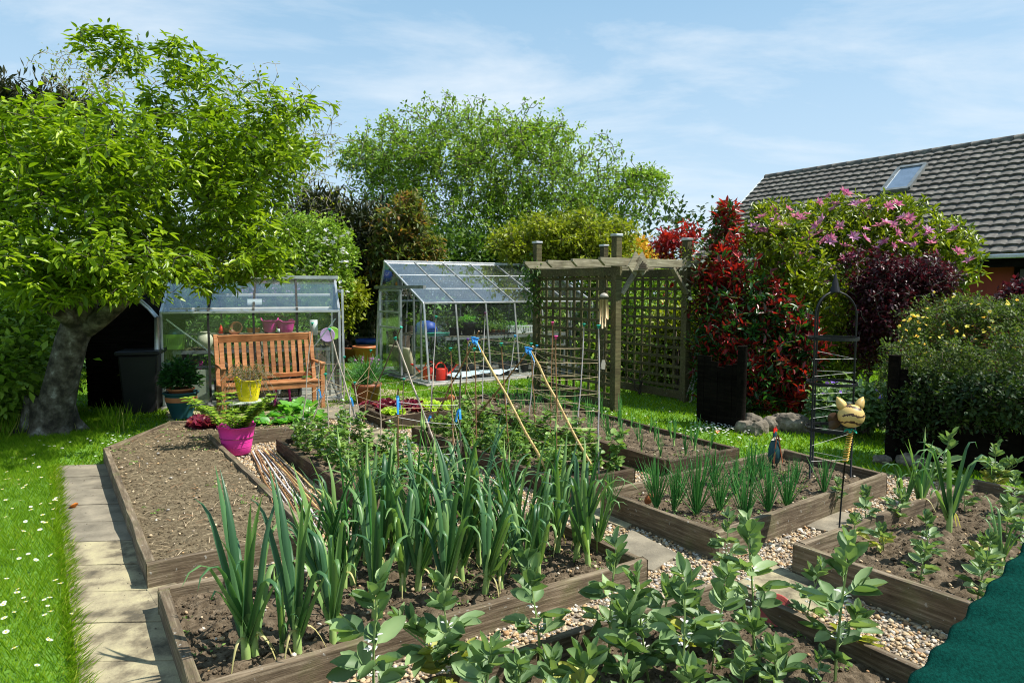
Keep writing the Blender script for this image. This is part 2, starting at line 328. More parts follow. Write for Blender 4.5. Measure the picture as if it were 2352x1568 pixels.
M['leek'] = leafmat('leek_leaves', [(0, (.032, .095, .038)), (.45, (.07, .17, .06)), (.9, (.19, .31, .09)), (.97, (.45, .42, .16)), (1, (.50, .42, .2))], .25, .42, .5)
M['leekstem'] = pmat('leek_stalk', [(.3, (.22, .38, .08)), (.7, (.42, .52, .2))], .45, scale=7)
M['bean'] = leafmat('bean_leaves', [(0, (.065, .125, .045)), (.5, (.145, .24, .09)), (.93, (.28, .39, .17)), (1, (.42, .42, .08))], .28, .5, .4, tcol=1.3)
M['beanstem'] = pmat('bean_stem', [(.3, (.12, .20, .05)), (.7, (.24, .32, .10))], .55, scale=8)
M['pea'] = leafmat('pea_leaves', [(0, (.07, .15, .03)), (.5, (.14, .25, .05)), (1, (.26, .38, .09))], .3, .45)
M['onion'] = leafmat('onion_leaves', [(0, (.03, .16, .035)), (.6, (.065, .26, .05)), (1, (.15, .36, .08))], .15, .35, .5)
M['salad'] = leafmat('salad_leaves', [(0, (.07, .24, .03)), (.5, (.12, .33, .045)), (1, (.24, .45, .08))], .4, .35)
M['limesalad'] = leafmat('lime_lettuce', [(0, (.30, .45, .05)), (1, (.52, .66, .10))], .4, .5)
M['redsalad'] = leafmat('red_lettuce', [(0, (.10, .012, .03)), (.6, (.22, .03, .06)), (1, (.30, .10, .06))], .3, .4)
M['shrubleaf'] = leafmat('mid_green_leaves', [(0, (.025, .06, .010)), (.5, (.055, .115, .018)), (1, (.13, .20, .04))], .35, .5)
M['darkherb'] = leafmat('dark_herb_leaves', [(0, (.015, .06, .015)), (1, (.04, .12, .03))], .25, .35, .5)
M['petalwhite'] = leafmat('white_petals', [(0, (.72, .72, .68)), (1, (.85, .85, .8))], .3, .6)
M['petalpink'] = leafmat('magnolia_petals', [(0, (.42, .12, .32)), (.6, (.58, .28, .46)), (1, (.76, .52, .56))], .35, .5, tcol=1.1)
M['petalyellow'] = leafmat('yellow_petals', [(0, (.78, .70, .06)), (1, (.85, .78, .15))], .3, .6)
M['petalpurple'] = leafmat('purple_petals', [(0, (.22, .12, .60)), (1, (.35, .2, .7))], .3, .6, tcol=1.0)
M['petallilac'] = leafmat('lilac_petals', [(0, (.40, .2, .45)), (1, (.6, .4, .62))], .3, .6, tcol=1.0)
M['straw'] = pmat('dry_straw', [(0, (.30, .22, .12)), (.6, (.48, .38, .24)), (1, (.30, .13, .05))], .9, src='rnd')
# ------------------------------------------------------------------ leaf templates (length along +Y, normal +Z)
def leaf_t(rows, droop=.15, fold=.12, wave=0.0):
    v = []; f = []
    for k, (t, w) in enumerate(rows):
        z = -droop * t * t; wz = wave * math.sin(k * 2.1)
        v += [(-w, t, z + fold * w + wz), (0, t, z - fold * w), (w, t, z + fold * w - wz)]
    for k in range(len(rows) - 1):
        a = 3 * k; f += [[a, a + 1, a + 4, a + 3], [a + 1, a + 2, a + 5, a + 4]]
    return np.array(v), np.array(f)
LEAF = leaf_t([(0, .015), (.18, .13), (.42, .19), (.7, .145), (.9, .05), (1, .005)], .22, .35)
LEAFS = leaf_t([(0, .03), (.35, .2), (.72, .15), (1, .01)], .2, .3)
OVAL = leaf_t([(0, .02), (.2, .17), (.45, .245), (.75, .20), (.93, .08), (1, .005)], .18, .45, .02)
ROUND = leaf_t([(0, .05), (.25, .33), (.55, .42), (.85, .30), (1, .05)], .25, .2, .05)
SPOON = leaf_t([(0, .03), (.3, .06), (.5, .25), (.75, .34), (.93, .2), (1, .04)], .3, .2, .04)
DIA = (np.array([(0, 0, 0), (-.28, .5, .06), (0, 1, -.1), (.28, .5, .06)]), np.array([[0, 1, 2], [0, 2, 3]]))
NEEDLE = (np.array([(0, 0, 0), (-.12, .5, .02), (0, 1, 0), (.12, .5, .02)]), np.array([[0, 1, 2], [0, 2, 3]]))
def scatter(mb, T, pos, dirs, size, mat=0, up=None, rnd=None, jit=.35, smooth=True):
    pos = np.asarray(pos, float); n = len(pos)
    if n == 0: return
    d = _unit(np.asarray(dirs, float)) + rng.normal(0, jit, (n, 3))
    u = (np.array([0, 0, 1.]) if up is None else up) + rng.normal(0, .35, (n, 3))
    R = frames(d, u) * np.broadcast_to(np.asarray(size, float), (n,))[:, None, None]
    mb.inst(T[0], T[1], R, pos, mat, rnd, smooth)
def sph(n): return _unit(rng.normal(0, 1, (n, 3)))
def in_blobs(blobs, n, shell=.55, rough=.28, seed=0, gap=0.0, gs=1.6):
    """points near the skin of a union of ellipsoids; blobs: (centre, (rx, ry, rz))"""
    w = np.array([(b[1][0] * b[1][1] * b[1][2]) ** .7 for b in blobs]); w /= w.sum()
    P_, D_ = [], []
    for (c, r), k in zip(blobs, (w * n).astype(int) + 1):
        d = sph(k); rr = shell + (1 - shell) * rng.random(k) ** .55
        bump = 1 + rough * (2 * fbm(d * 2.3 + seed + np.array(c) * .3, 3) - .85)
        P_.append(np.array(c) + d * np.array(r) * (rr * bump)[:, None]); D_.append(d)
    P_ = np.vstack(P_); D_ = np.vstack(D_)
    if gap:
        g = fbm(P_ * gs + seed * 3.1, 3); m = g > np.quantile(g, gap); P_, D_ = P_[m], D_[m]
    m = P_[:, 2] > .03
    return P_[m], D_[m]
def foliage(mb, blobs, n, per, T, size, mat=0, spread=.12, droop=0.0, seed=0, shell=.55, rough=.28, gap=.15, gs=1.6, rlo=0., rhi=1.):
    """clumps of leaves: each clump has its own tint, so the crown shows light and dark tufts"""
    P_, D_ = in_blobs(blobs, n, shell, rough, seed, gap, gs)
    k = len(P_); tint = rng.random(k)
    pos = np.repeat(P_, per, 0) + rng.normal(0, spread, (k * per, 3)); d = np.repeat(D_, per, 0)
    d = d + rng.normal(0, .8, d.shape); d[:, 2] -= droop
    r = np.clip(np.repeat(tint, per) * .6 + rng.random(k * per) * .4, 0, 1) * (rhi - rlo) + rlo
    scatter(mb, T, pos, d, size * (0.7 + .6 * rng.random(k * per)), mat, rnd=r, jit=.2)
    return P_
def skeleton(mb, root, tips, r0, mat=0, k=6, sag=.08, rmin=.004, wob=.06, seed=0, top=None):
    """limbs: every tip is joined by a bent path to the nearest point already on the tree"""
    rg = np.random.default_rng(seed)
    nodes = [np.array(p, float) for p in root]; rad = list(np.linspace(r0, r0 * .55, len(nodes)))
    N = np.array(nodes); Rr = np.array(rad)
    base = N[-1]
    tips = np.array(tips); order = np.argsort(np.linalg.norm(tips - base, axis=1) + rg.random(len(tips)) * .3)
    for n_, ti in enumerate(order):
        t = tips[ti]
        d = np.linalg.norm(N - t, axis=1) + 0.35 * np.maximum(0, N[:, 2] - t[2])
        d[:max(1, len(root) // 2)] += 5
        j = int(np.argmin(d)); a = N[j]; L = np.linalg.norm(t - a)
        if L < .05: continue
        m = max(3, int(L / .16)); s = np.linspace(0, 1, m)[:, None]
        p = a + (t - a) * s; p[1:-1] += rg.normal(0, wob * min(L, 1), (m - 2, 3)); p[:, 2:] += sag * L * np.sin(s * math.pi)
        ra = min(Rr[j] * .72, .012 + L * .028); r = np.maximum(ra * (1 - s[:, 0] * .75), rmin)
        mb.tube(p, r, k if ra > .015 else 4, mat, cap=False)
        N = np.vstack([N, p[1:]]); Rr = np.r_[Rr, r[1:]]
def wavy(p0, p1, n=6, w=.01, seed=0):
    r = np.random.default_rng(seed); s = np.linspace(0, 1, n)[:, None]
    p = np.array(p0) + (np.array(p1) - np.array(p0)) * s; p[1:-1] += r.normal(0, w, (n - 2, 3)); return p

# ------------------------------------------------------------------ ground, paths, gravel
def quadsheet(name, poly, z, mat, kind='structure'):
    mb = MB(); p = np.array(poly, float); v = np.c_[p[:, :2], np.full(len(p), z)]
    mb.add(v, [list(range(len(p)))]); return tag(mb.build(name, mat), kind=kind)
quadsheet('ground', [(-150, -60), (150, -60), (150, 200), (-150, 200)], 0, M['lawn'])
def inpoly(pts, poly):
    poly = np.array(poly)[:, :2]; x, y = pts[:, 0], pts[:, 1]; c = np.zeros(len(pts), bool); n = len(poly)
    for i in range(n):
        x1, y1 = poly[i]; x2, y2 = poly[(i + 1) % n]
        m = ((y1 > y) != (y2 > y)); c ^= m & (x < (x2 - x1) * (y - y1) / (y2 - y1 + 1e-12) + x1)
    return c
def sample(poly, n):
    p = np.array(poly)[:, :2]; lo, hi = p.min(0), p.max(0)
    q = lo + rng.random((n, 2)) * (hi - lo); return q[inpoly(q, poly)]
def area(poly):
    p = np.array(poly)[:, :2]; x, y = p[:, 0], p[:, 1]; return abs(np.dot(x, np.roll(y, -1)) - np.dot(y, np.roll(x, -1))) / 2
# bed outlines: outer top corners (picture positions at the height of the boards)
def gz(pts, z): return [G(x, y, z)[:2] for x, y in pts]
HB = dict(L=.16, P1=.17, P2=.17, O=.16, C=.19, K=.15, B=.16, R=.20)
BED = {
 'L': gz([(337, 1297), (724, 1218), (485, 997), (765, 972), (733, 954), (389, 967), (238, 1029)], HB['L']),
 'P1': gz([(887, 1184), (1118, 1139), (798, 986), (635, 1009)], HB['P1']),
 'P2': gz([(1293, 1107), (1459, 1077), (1080, 960), (946, 981)], HB['P2']),
 'O': gz([(1539, 1060), (1697, 1029), (1209, 903), (1100, 906), (929, 918), (822, 931), (885, 957), (1111, 936)], HB['O']),
 'C': gz([(1650, 1224), (2037, 1087), (1798, 1030), (1380, 1125)], HB['C']),
 'K': gz([(440, 1586), (1488, 1284), (1229, 1169), (362, 1348)], HB['K']),
}
bb = G(1665, 1327, HB['B'])[:2]; br = G(2118, 1528, HB['B'])[:2]; bl = G(1110, 1512, HB['B'])[:2]
u1 = (bl - bb) / np.linalg.norm(bl - bb); u2 = (br - bb) / np.linalg.norm(br - bb)
BED['B'] = [bb, bb + u1 * 2.6, bb + u1 * 2.6 + u2 * 1.25, bb + u2 * 1.25]
rb = G(1821, 1248, HB['R'])[:2]; rn = G(2248, 1392, HB['R'])[:2]; rf = G(2237, 1098, HB['R'])[:2]
u3 = (rn - rb) / np.linalg.norm(rn - rb); u4 = (rf - rb) / np.linalg.norm(rf - rb)
BED['R'] = [rb, rb + u3 * 2.4, rb + u3 * 2.4 + u4 * 2.3, rf]
for k_ in BED: print('BED', k_, [tuple(np.round(p, 2)) for p in BED[k_]])
# gravel ground inside the plot
GR = [G(470, 1010), G(735, 945), G(830, 925), G(905, 990), G(1080, 975), G(1520, 1100), G(1700, 1060), G(1780, 1050), G(2290, 1130), (3.3, 2.2, 0), (.4, .9, 0), (-1.3, 2.0, 0), G(440, 1570), G(350, 1360), G(724, 1240)]
GR = [np.array(q)[:2] for q in GR]
quadsheet('gravel_bed', GR, .004, M['sand'])
_ph = (1 + 5 ** .5) / 2
ICO_V = _unit(np.array([(-1, _ph, 0), (1, _ph, 0), (-1, -_ph, 0), (1, -_ph, 0), (0, -1, _ph), (0, 1, _ph), (0, -1, -_ph), (0, 1, -_ph), (_ph, 0, -1), (_ph, 0, 1), (-_ph, 0, -1), (-_ph, 0, 1)], float))
ICO_F = np.array([(0, 11, 5), (0, 5, 1), (0, 1, 7), (0, 7, 10), (0, 10, 11), (1, 5, 9), (5, 11, 4), (11, 10, 2), (10, 7, 6), (7, 1, 8), (3, 9, 4), (3, 4, 2), (3, 2, 6), (3, 6, 8), (3, 8, 9), (4, 9, 5), (2, 4, 11), (6, 2, 10), (8, 6, 7), (9, 8, 1)])
def subdiv(v, f):
    v = [tuple(q) for q in v]; d = {}; nf = []
    def mid(a, b):
        k = (min(a, b), max(a, b))
        if k not in d: q = _unit((np.array(v[a]) + np.array(v[b]))[None])[0]; v.append(tuple(q)); d[k] = len(v) - 1
        return d[k]
    for a, b, c in f:
        x, y, z = mid(a, b), mid(b, c), mid(c, a); nf += [(a, x, z), (b, y, x), (c, z, y), (x, y, z)]
    return np.array(v), np.array(nf)
ICO1 = subdiv(ICO_V, ICO_F)
def lumps(mb, xy, z, size, flatz=.65, mat=0, T=None, seed=1, rnd=None, smooth=False):
    T = T or (ICO_V, ICO_F); n = len(xy)
    if n == 0: return
    R = frames(sph(n), sph(n)); sc = np.broadcast_to(np.asarray(size, float), (n,))[:, None] * (0.6 + .6 * rng.random((n, 3)))
    R = R * sc[:, None, :]; R[:, 2, :] *= flatz
    k = rng.integers(0, 6, n)
    rnd = rng.random(n) if rnd is None else rnd
    for q in range(6):
        r = np.random.default_rng(q + seed); tv = T[0] * (0.75 + .5 * r.random((len(T[0]), 1))); m = k == q
        mb.inst(tv, T[1], R[m], np.c_[xy[m], np.broadcast_to(z, (n,))[m]], mat, rnd[m], smooth)
shr = {k: BED[k] for k in BED}
def outside_beds(q):
    m = np.ones(len(q), bool)
    for k in BED: m &= ~inpoly(q, BED[k])
    return m
q = sample(GR, 210000); q = q[outside_beds(q)]
den = np.clip(1.25 - np.linalg.norm(q, axis=1) / 14, .35, 1); q = q[rng.random(len(q)) < den]
near = np.linalg.norm(q, axis=1) < 3.7
mb = MB(); sz = .0055 + .011 * rng.random(len(q)) ** 2.2 + (~near) * .002
lumps(mb, q[near], .008 + rng.random(near.sum()) * .008, sz[near], .7, T=ICO1, smooth=True)
lumps(mb, q[~near], .008 + rng.random((~near).sum()) * .008, sz[~near], .7, smooth=True)
tag(mb.build('gravel', M['pebble']), kind='stuff')

# paving: left path and the flags set in the gravel
def slab(mb, c4, z0, z1, mat=0, seed=0):
    c4 = [np.array(p)[:2] for p in c4]; ctr = sum(c4) / 4
    r = np.random.default_rng(seed); n = 7; pts = []
    for i in range(4):
        a, b = c4[i], c4[(i + 1) % 4]
        for s_ in np.linspace(0, 1, n)[:-1]:
            p = a + (b - a) * s_; p = p + (ctr - p) * (.002 + .022 * r.random() ** 2); pts.append(p)
    mb.prism(pts, z0, z1, mat)
mb = MB()
ly = [1074, 1102, 1130, 1167, 1207, 1252, 1306, 1368, 1440, 1530, 1650, 1830]
lx = [128, 128, 130, 134, 138, 144, 150, 156, 164, 174, 186, 200]
rx_ = [240, 250, 262, 277, 292, 308, 330, 352, 388, 424, 470, 540]
PATHL = []
for i in range(len(ly) - 1):
    a, b, c, d = G(lx[i], ly[i]), G(rx_[i] + 6, ly[i] - 4), G(rx_[i + 1] + 6, ly[i + 1] - 6), G(lx[i + 1], ly[i + 1])
    slab(mb, [a, b, c, d], -.02, .022 + .004 * random.random(), 1 if i < 5 else 0, i)
pth = [G(lx[0], ly[0])[:2], G(rx_[0], ly[0])[:2], G(rx_[-1], ly[-1])[:2], G(lx[-1], ly[-1])[:2]]
tag(mb.build('path', [M['slab'], M['slabdark']], bevel=.004), kind='structure')
mb = MB(); q_ = sample(pth, 900); e_ = rng.random(len(q_)); lumps(mb, q_, .026, .0015 + .004 * rng.random(len(q_)) ** 2, .6, 0); tag(mb.build('path_litter', M['clod']), kind='stuff')
quadsheet('path_bed', [G(lx[0], ly[0])[:2], G(rx_[0], ly[0])[:2], G(rx_[-1], ly[-1])[:2], G(lx[-1], ly[-1])[:2]], .008, M['sand'])
PATHL = [G(lx[0], ly[0])[:2], G(rx_[0], ly[0])[:2], G(rx_[-1], ly[-1])[:2], G(lx[-1], ly[-1])[:2]]
mb = MB()
FL = [[(330, 1352), (372, 1420), (430, 1360), (390, 1340)], [(1392, 1300), (1500, 1318), (1560, 1280), (1450, 1222)], [(1690, 1345), (1860, 1420), (1930, 1370), (1770, 1300)], [(1850, 1215), (1950, 1240), (2010, 1195), (1915, 1178)],
      [(668, 1060), (735, 1140), (800, 1110), (730, 1045)], [(990, 1050), (1020, 1090), (1085, 1070), (1045, 1036)], [(1310, 1180), (1440, 1220), (1480, 1190), (1380, 1158)],
      [(1830, 1300), (1900, 1330), (1980, 1300), (1900, 1270)], [(1040, 1560), (1150, 1540), (1220, 1490), (1110, 1500)], [(700, 955), (830, 975), (850, 945), (780, 925)], [(800, 1030), (880, 1040), (900, 1000), (850, 985)]]
for i, c4 in enumerate(FL): slab(mb, [G(*p) for p in c4], -.01, .026, i % 2, 40 + i)
# pale terrace where the bench stands
for i, c4 in enumerate([[(560, 985), (700, 962), (700, 935), (540, 955)], [(702, 962), (815, 948), (800, 922), (702, 934)], [(380, 968), (538, 953), (525, 930), (380, 945)]]):
    slab(mb, [G(*p) for p in c4], -.01, .020, 0, 70 + i)
for i, c4 in enumerate([[(835, 905), (900, 912), (930, 900), (880, 893)], [(890, 925), (960, 930), (985, 915), (915, 910)]]): slab(mb, [G(*p) for p in c4], -.01, .012, 0, 80 + i)
tag(mb.build('paving', [M['slab'], M['slabdark']], bevel=.004), kind='structure')

# ------------------------------------------------------------------ raised beds
def shrink(poly, d):
    p = [np.array(q) for q in poly]; n = len(p)
    A = sum(p[i][0] * p[(i + 1) % n][1] - p[(i + 1) % n][0] * p[i][1] for i in range(n)); sg = 1 if A > 0 else -1; o = []
    for i in range(n):
        a, b, c = p[i - 1], p[i], p[(i + 1) % n]; e1 = (b - a) / np.linalg.norm(b - a); e2 = (c - b) / np.linalg.norm(c - b)
        n1 = np.array([-e1[1], e1[0]]) * sg; n2 = np.array([-e2[1], e2[0]]) * sg; bis = n1 + n2; o.append(b + bis * d / (1 + n1 @ n2))
    return o
SOILZ = {}
def bed(key, label, soilz, mat='sleeper', soil='soil', clods=900, layers=1, double=()):
    poly = BED[key]; H = HB[key]; c = sum(poly) / len(poly)
    t = thing('raised_bed', label, 'raised bed', (c[0], c[1], 0), 0)
    inn = shrink(poly, .045); n = len(poly)
    for i in range(n):
        a, b = poly[i], poly[(i + 1) % n]; ia, ib = inn[i], inn[(i + 1) % n]
        L = np.linalg.norm(b - a); ang = math.atan2(b[1] - a[1], b[0] - a[0]); m = (a + b + ia + ib) / 4
        ca, sa = math.cos(-ang), math.sin(-ang); R = np.array([[ca, -sa], [sa, ca]])
        # board in its own frame so that the grain runs along it; alternate boards run through at the corners
        ns = max(2, int(L / .22)); xs = np.linspace(-L / 2, L / 2, ns + 1); w = .045; r = np.random.default_rng(hash(key) % 1 + i * 7 + ord(key[0]))
        e0 = .0 if i % 2 == 0 else .046; 
        xs[0] += e0; xs[-1] -= e0
        for lay in range(2 if i in double else 1):
            z0, z1 = (0, H) if i not in double else ((-.01, H * .52) if lay == 0 else (H * .52 + .004, H))
            mb = MB(); off = (.018 if lay == 0 and i in double else 0)
            k = len(xs); wob = r.normal(0, .0022, (k, 4))
            V = np.array([[[x, -w / 2 - off + wob[j, 0], z0 - .02 * (lay == 0)], [x, w / 2 + wob[j, 1], z0 - .02 * (lay == 0)], [x, w / 2 + wob[j, 1], z1 + wob[j, 2]], [x, -w / 2 - off + wob[j, 0], z1 + wob[j, 3]]] for j, x in enumerate(xs)])
            F_ = [[j * 4 + q, (j + 1) * 4 + q, (j + 1) * 4 + (q + 1) % 4, j * 4 + (q + 1) % 4] for j in range(k - 1) for q in range(4)] + [[3, 2, 1, 0], [4 * (k - 1) + q for q in range(4)]]
            V = V.reshape(-1, 3)
            o = mb.add(V, F_).build('board', M[mat], t, bevel=.004)
            # outward normal must be local -y: polygons are counted anticlockwise
            o.location = (m[0] - c[0], m[1] - c[1], 0); o.rotation_euler = (0, 0, ang)
    # soil: a lumpy sheet inside the boards
    sp = shrink(poly, .050); P2 = np.array(sp); lo, hi = P2.min(0), P2.max(0); st = .015 if key in 'KRCB' else .02
    gx = np.arange(lo[0], hi[0] + st, st); gy = np.arange(lo[1], hi[1] + st, st); X, Y = np.meshgrid(gx, gy, indexing='ij')
    pts = np.c_[X.ravel(), Y.ravel(), np.zeros(X.size)]
    ca_ = .085 if soil == 'soil' else .035
    hgt = soilz + .045 * (fbm(pts * 5 + 3, 3) - .45) + ca_ * (np.abs(fbm(pts * 17 + 9, 2) - .38) * 1.2 - .12) + ca_ * .45 * (fbm(pts * 45 + 2, 2) - .38)
    pts[:, 2] = hgt
    ok = inpoly(pts, sp).reshape(X.shape); idx = np.arange(X.size).reshape(X.shape)
    big = shrink(poly, .012); okb = inpoly(pts, big).reshape(X.shape)
    cell = okb[:-1, :-1] & okb[1:, :-1] & okb[1:, 1:] & okb[:-1, 1:]
    f = np.stack([idx[:-1, :-1], idx[1:, :-1], idx[1:, 1:], idx[:-1, 1:]], -1)[cell]
    mb = MB(); pl = pts - np.array([c[0], c[1], 0]); mb.add(pl, f, 0, 0.5, True)
    ext = shrink(poly, .030); mb.add(np.c_[np.array(ext) - c, np.full(len(ext), soilz - .03)], [list(range(len(ext)))], 0, .5)
    q_ = sample(sp, int(clods * 3)); zz = soilz + .045 * (fbm(np.c_[q_, np.zeros(len(q_))] * 5 + 3, 3) - .45)
    lumps(mb, q_ - c, zz + .002, .004 + (.013 if soil == 'soil' else .008) * rng.random(len(q_)) ** 3, .7, 0, T=None, smooth=False)
    if soil == 'soildry':
        q_ = sample(sp, 2600); k = len(q_); a = rng.random(k) * 6.28; s_ = frames(np.c_[np.cos(a), np.sin(a), rng.normal(0, .12, k)], (0, 0, 1)) * (.02 + .09 * rng.random(k) ** 2)[:, None, None]
        mb.inst(np.array([(-.022, 0, 0), (.022, 0, 0), (.022, .5, .08), (-.022, .5, .08), (.018, 1, .02), (-.018, 1, .02)]), np.array([[0, 1, 2, 3], [3, 2, 4, 5]]), s_, np.c_[q_ - c, soilz + .045 * (fbm(np.c_[q_, np.zeros(k)] * 5 + 3, 3) - .45) + .012], 2)
    q_ = sample(sp, int(clods * .12)); lumps(mb, q_ - c, soilz + .01, .007 + .008 * rng.random(len(q_)), .7, 3, smooth=True)
    # small weeds
    q_ = sample(sp, int(clods * .22)); q_ = q_[fbm(np.c_[q_, np.zeros(len(q_))] * 3 + 11, 2) > .42]; k = len(q_)
    if k:
        pp = np.repeat(np.c_[q_ - c, soilz + .045 * (fbm(np.c_[q_, np.zeros(k)] * 5 + 3, 3) - .45) + .006], 6, 0) + rng.normal(0, .012, (k * 6, 3)) * [1, 1, .2]; a = rng.random(k * 6) * 6.28
        scatter(mb, DIA, pp, np.c_[np.cos(a), np.sin(a), .7 + 0 * a], .010 + .016 * rng.random(k * 6), 4)
    mb.build('soil', [M[soil], M['clod'], M['straw'], M['pebble'], M['pea']], t)
    SOILZ[key] = soilz
    return t
def ccw(p):
    n = len(p); A = sum(p[i][0] * p[(i + 1) % n][1] - p[(i + 1) % n][0] * p[i][1] for i in range(n)); return p if A > 0 else p[::-1]
for k_ in BED: BED[k_] = ccw(list(BED[k_]))
bed('L', 'bare raised bed of pale dry soil beside the left paving path', .13, 'sleeper', 'soildry', 3200)
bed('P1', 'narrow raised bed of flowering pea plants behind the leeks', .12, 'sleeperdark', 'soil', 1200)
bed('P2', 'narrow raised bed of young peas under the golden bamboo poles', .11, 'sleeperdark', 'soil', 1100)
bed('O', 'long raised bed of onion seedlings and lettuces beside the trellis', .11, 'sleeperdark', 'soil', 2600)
bed('C', 'raised bed of thick onion clumps with the black obelisk', .12, 'sleeper', 'soil', 1900)
bed('K', 'near raised bed full of tall leeks', .08, 'sleeper', 'soil', 3600)
bed('B', 'nearest raised bed of broad beans at the bottom edge', .07, 'sleeper', 'soil', 2600)
bed('R', 'right hand raised bed of broad beans and garlic', .11, 'sleeper', 'soil', 3000)

# ------------------------------------------------------------------ grass and daisies
def not_built(q):
    m = outside_beds(q) & ~inpoly(q, GR) & ~inpoly(q, PATHL)
    return m
BLADE = (np.array([(-.05, 0, 0), (.05, 0, 0), (.035, .55, .0), (-.035, .55, 0), (0, 1, -.12)]), [np.array([[0, 1, 2, 3]]), np.array([[3, 2, 4]])])
BL3 = (BLADE[0], np.array([[0, 1, 2], [0, 2, 3], [3, 2, 4]]))
def grass(poly, n, h0, h1, wid=1.0, lean=.55, fil=None):
    q_ = sample(poly, n); q_ = q_[not_built(q_)]
    if fil is not None: q_ = q_[fil(q_)]
    k = len(q_); a = rng.random(k) * 6.28; cl = fbm(np.c_[q_ * 2.2, np.zeros(k)] + 5, 3)
    h = (h0 + (h1 - h0) * rng.random(k)) * (.6 + .9 * cl)
    d = np.c_[np.cos(a) * lean, np.sin(a) * lean, np.ones(k)]
    R = frames(d, np.c_[np.cos(a + 1.3), np.sin(a + 1.3), np.zeros(k)]) * h[:, None, None]; R[:, :, 0] *= wid * (.04 / h)[:, None] * 1.6
    return R, np.c_[q_, np.zeros(k)], np.clip(.25 + .5 * cl + rng.normal(0, .18, k), 0, 1)
mb = MB()
LN = [G(-60, 1640)[:2], G(190, 1640)[:2], G(170, 1440)[:2], G(128, 1060)[:2], G(240, 1000)[:2], G(240, 950)[:2], G(-60, 950)[:2]]
for args in ((LN, 150000, .035, .075, .8), ):
    R, p_, r = grass(*args); mb.inst(BL3[0], BL3[1], R, p_, 0, r)
far = [(-9, 6.0), (-4.45, 5.9), (-3.9, 6.6), (-1.8, 7.2), (-.5, 8.2), (1.2, 8.0), (2.7, 5.2), (4.2, 4.2), (7, 7), (8, 18), (-9, 18)]
R, p_, r = grass(far, 190000, .035, .06, 2.2, .6); mb.inst(BL3[0], BL3[1], R, p_, 0, r)
# tufts that lean over the path edge
e = np.array([G(x, y)[:2] for x, y in zip(lx, ly)]); n = 5000; i = rng.integers(0, len(e) - 1, n); s_ = rng.random((n, 1))
q_ = e[i] * (1 - s_) + e[i + 1] * s_ + rng.normal(0, .02, (n, 2)) + [-.01, 0]; a = rng.normal(0, .9, n)
h = .05 + .07 * rng.random(n) ** 2; d = np.c_[np.cos(a) * .9, np.sin(a) * .9, np.ones(n) * .8]; R = frames(d, np.c_[np.zeros(n), np.ones(n), np.ones(n)]) * h[:, None, None]; R[:, :, 0] *= (.05 / h)[:, None]
mb.inst(BL3[0], BL3[1], R, np.c_[q_, np.zeros(n)], 0)
tag(mb.build('grass', M['grass']), kind='stuff')
# daisies
def daisy_proto(petals, label):
    mb = MB(); t = thing('daisy', label, 'flower'); a = np.arange(petals) * 2 * math.pi / petals
    mb.inst(leaf_t([(0, .1), (.5, .16), (1, .08)], -.1, 0)[0], leaf_t([(0, .1), (.5, .16), (1, .08)], -.1, 0)[1], frames(np.c_[np.cos(a), np.sin(a), np.full(petals, .15)], (0, 0, 1)) * .012, np.tile([0, 0, .055], (petals, 1)), 0)
    mb.build('petals', M['petalwhite'], t)
    m2 = MB(); m2.lathe([(0, .060), (.0035, .059), (.0045, .056), (0, .053)], 8); m2.build('flower_centre', M['petalyellow'], t)
    m3 = MB(); m3.tube([(0, 0, 0), (.002, 0, .03), (0, 0, .055)], .0008, 4); m3.build('stem', M['pea'], t)
    return t
dp = Repeats([daisy_proto(14, 'white daisy on the left lawn')])
dl = [(22, 1110), (38, 1116), (60, 1090), (92, 1080), (12, 1160), (30, 1175), (45, 1158), (70, 1170), (118, 1162), (10, 1130), (84, 1022), (100, 1027), (55, 1030), (110, 1035), (125, 1030), (140, 1040), (22, 1200), (60, 1205), (90, 1215), (104, 1165), (112, 1170), (75, 1190), (100, 1198), (130, 1180), (28, 1285), (44, 1293), (66, 1283), (72, 1298), (11, 1345), (53, 1362), (58, 1387), (62, 1400), (37, 1386), (106, 1384), (109, 1392), (105, 1403), (135, 1349), (138, 1361), (28, 1418), (18, 1434), (109, 1421), (115, 1431), (154, 1426), (13, 1468), (122, 1479), (97, 1500), (46, 1516), (60, 1065), (85, 1068), (30, 1060), (45, 1236), (96, 1229), (120, 1205), (126, 1160), (131, 1152), (70, 1127), (60, 1131), (50, 1122), (84, 1055), (10, 1390), (5, 1404), (75, 1542), (120, 1120), (95, 1110), (22, 1092), (8, 1108), (0, 1230), (133, 1282)]
band = lambda y: 'far' if y < 1140 else ('middle' if y < 1300 else 'near')
dl = sorted(dl); cnt = {}
for i, (x, y) in enumerate(dl):
    bn_ = band(y); cnt[bn_] = cnt.get(bn_, -1) + 1
    p = G(x, y, .045); dp.put(0, (p[0], p[1], .012 + .02 * random.random()), random.random() * 6, .9 + .5 * random.random(), 'white daisy, %s from the left in the %s part of the left lawn' % (ORD[cnt[bn_]], bn_), 'daisies on the left lawn', (random.uniform(-.3, .5), random.uniform(-.3, .3)))
q_ = np.vstack([np.array([G(random.gauss(300, 60), random.gauss(1022, 14))[:2] for _ in range(50)]), np.array([G(random.uniform(1230, 1760), random.uniform(940, 1040))[:2] for _ in range(150)]), np.array([G(random.uniform(800, 1500), random.uniform(840, 900))[:2] for _ in range(230)]), np.array([G(random.gauss(1650, 45), random.gauss(992, 8))[:2] for _ in range(110)])])
q_ = q_[not_built(q_)]; mb = MB(); k = len(q_)
a = np.arange(8) * math.pi / 4; dv = np.vstack([[0, 0, .3], np.c_[np.cos(a), np.sin(a), 0 * a]]); df = np.array([[0, i + 1, (i + 1) % 8 + 1] for i in range(8)])
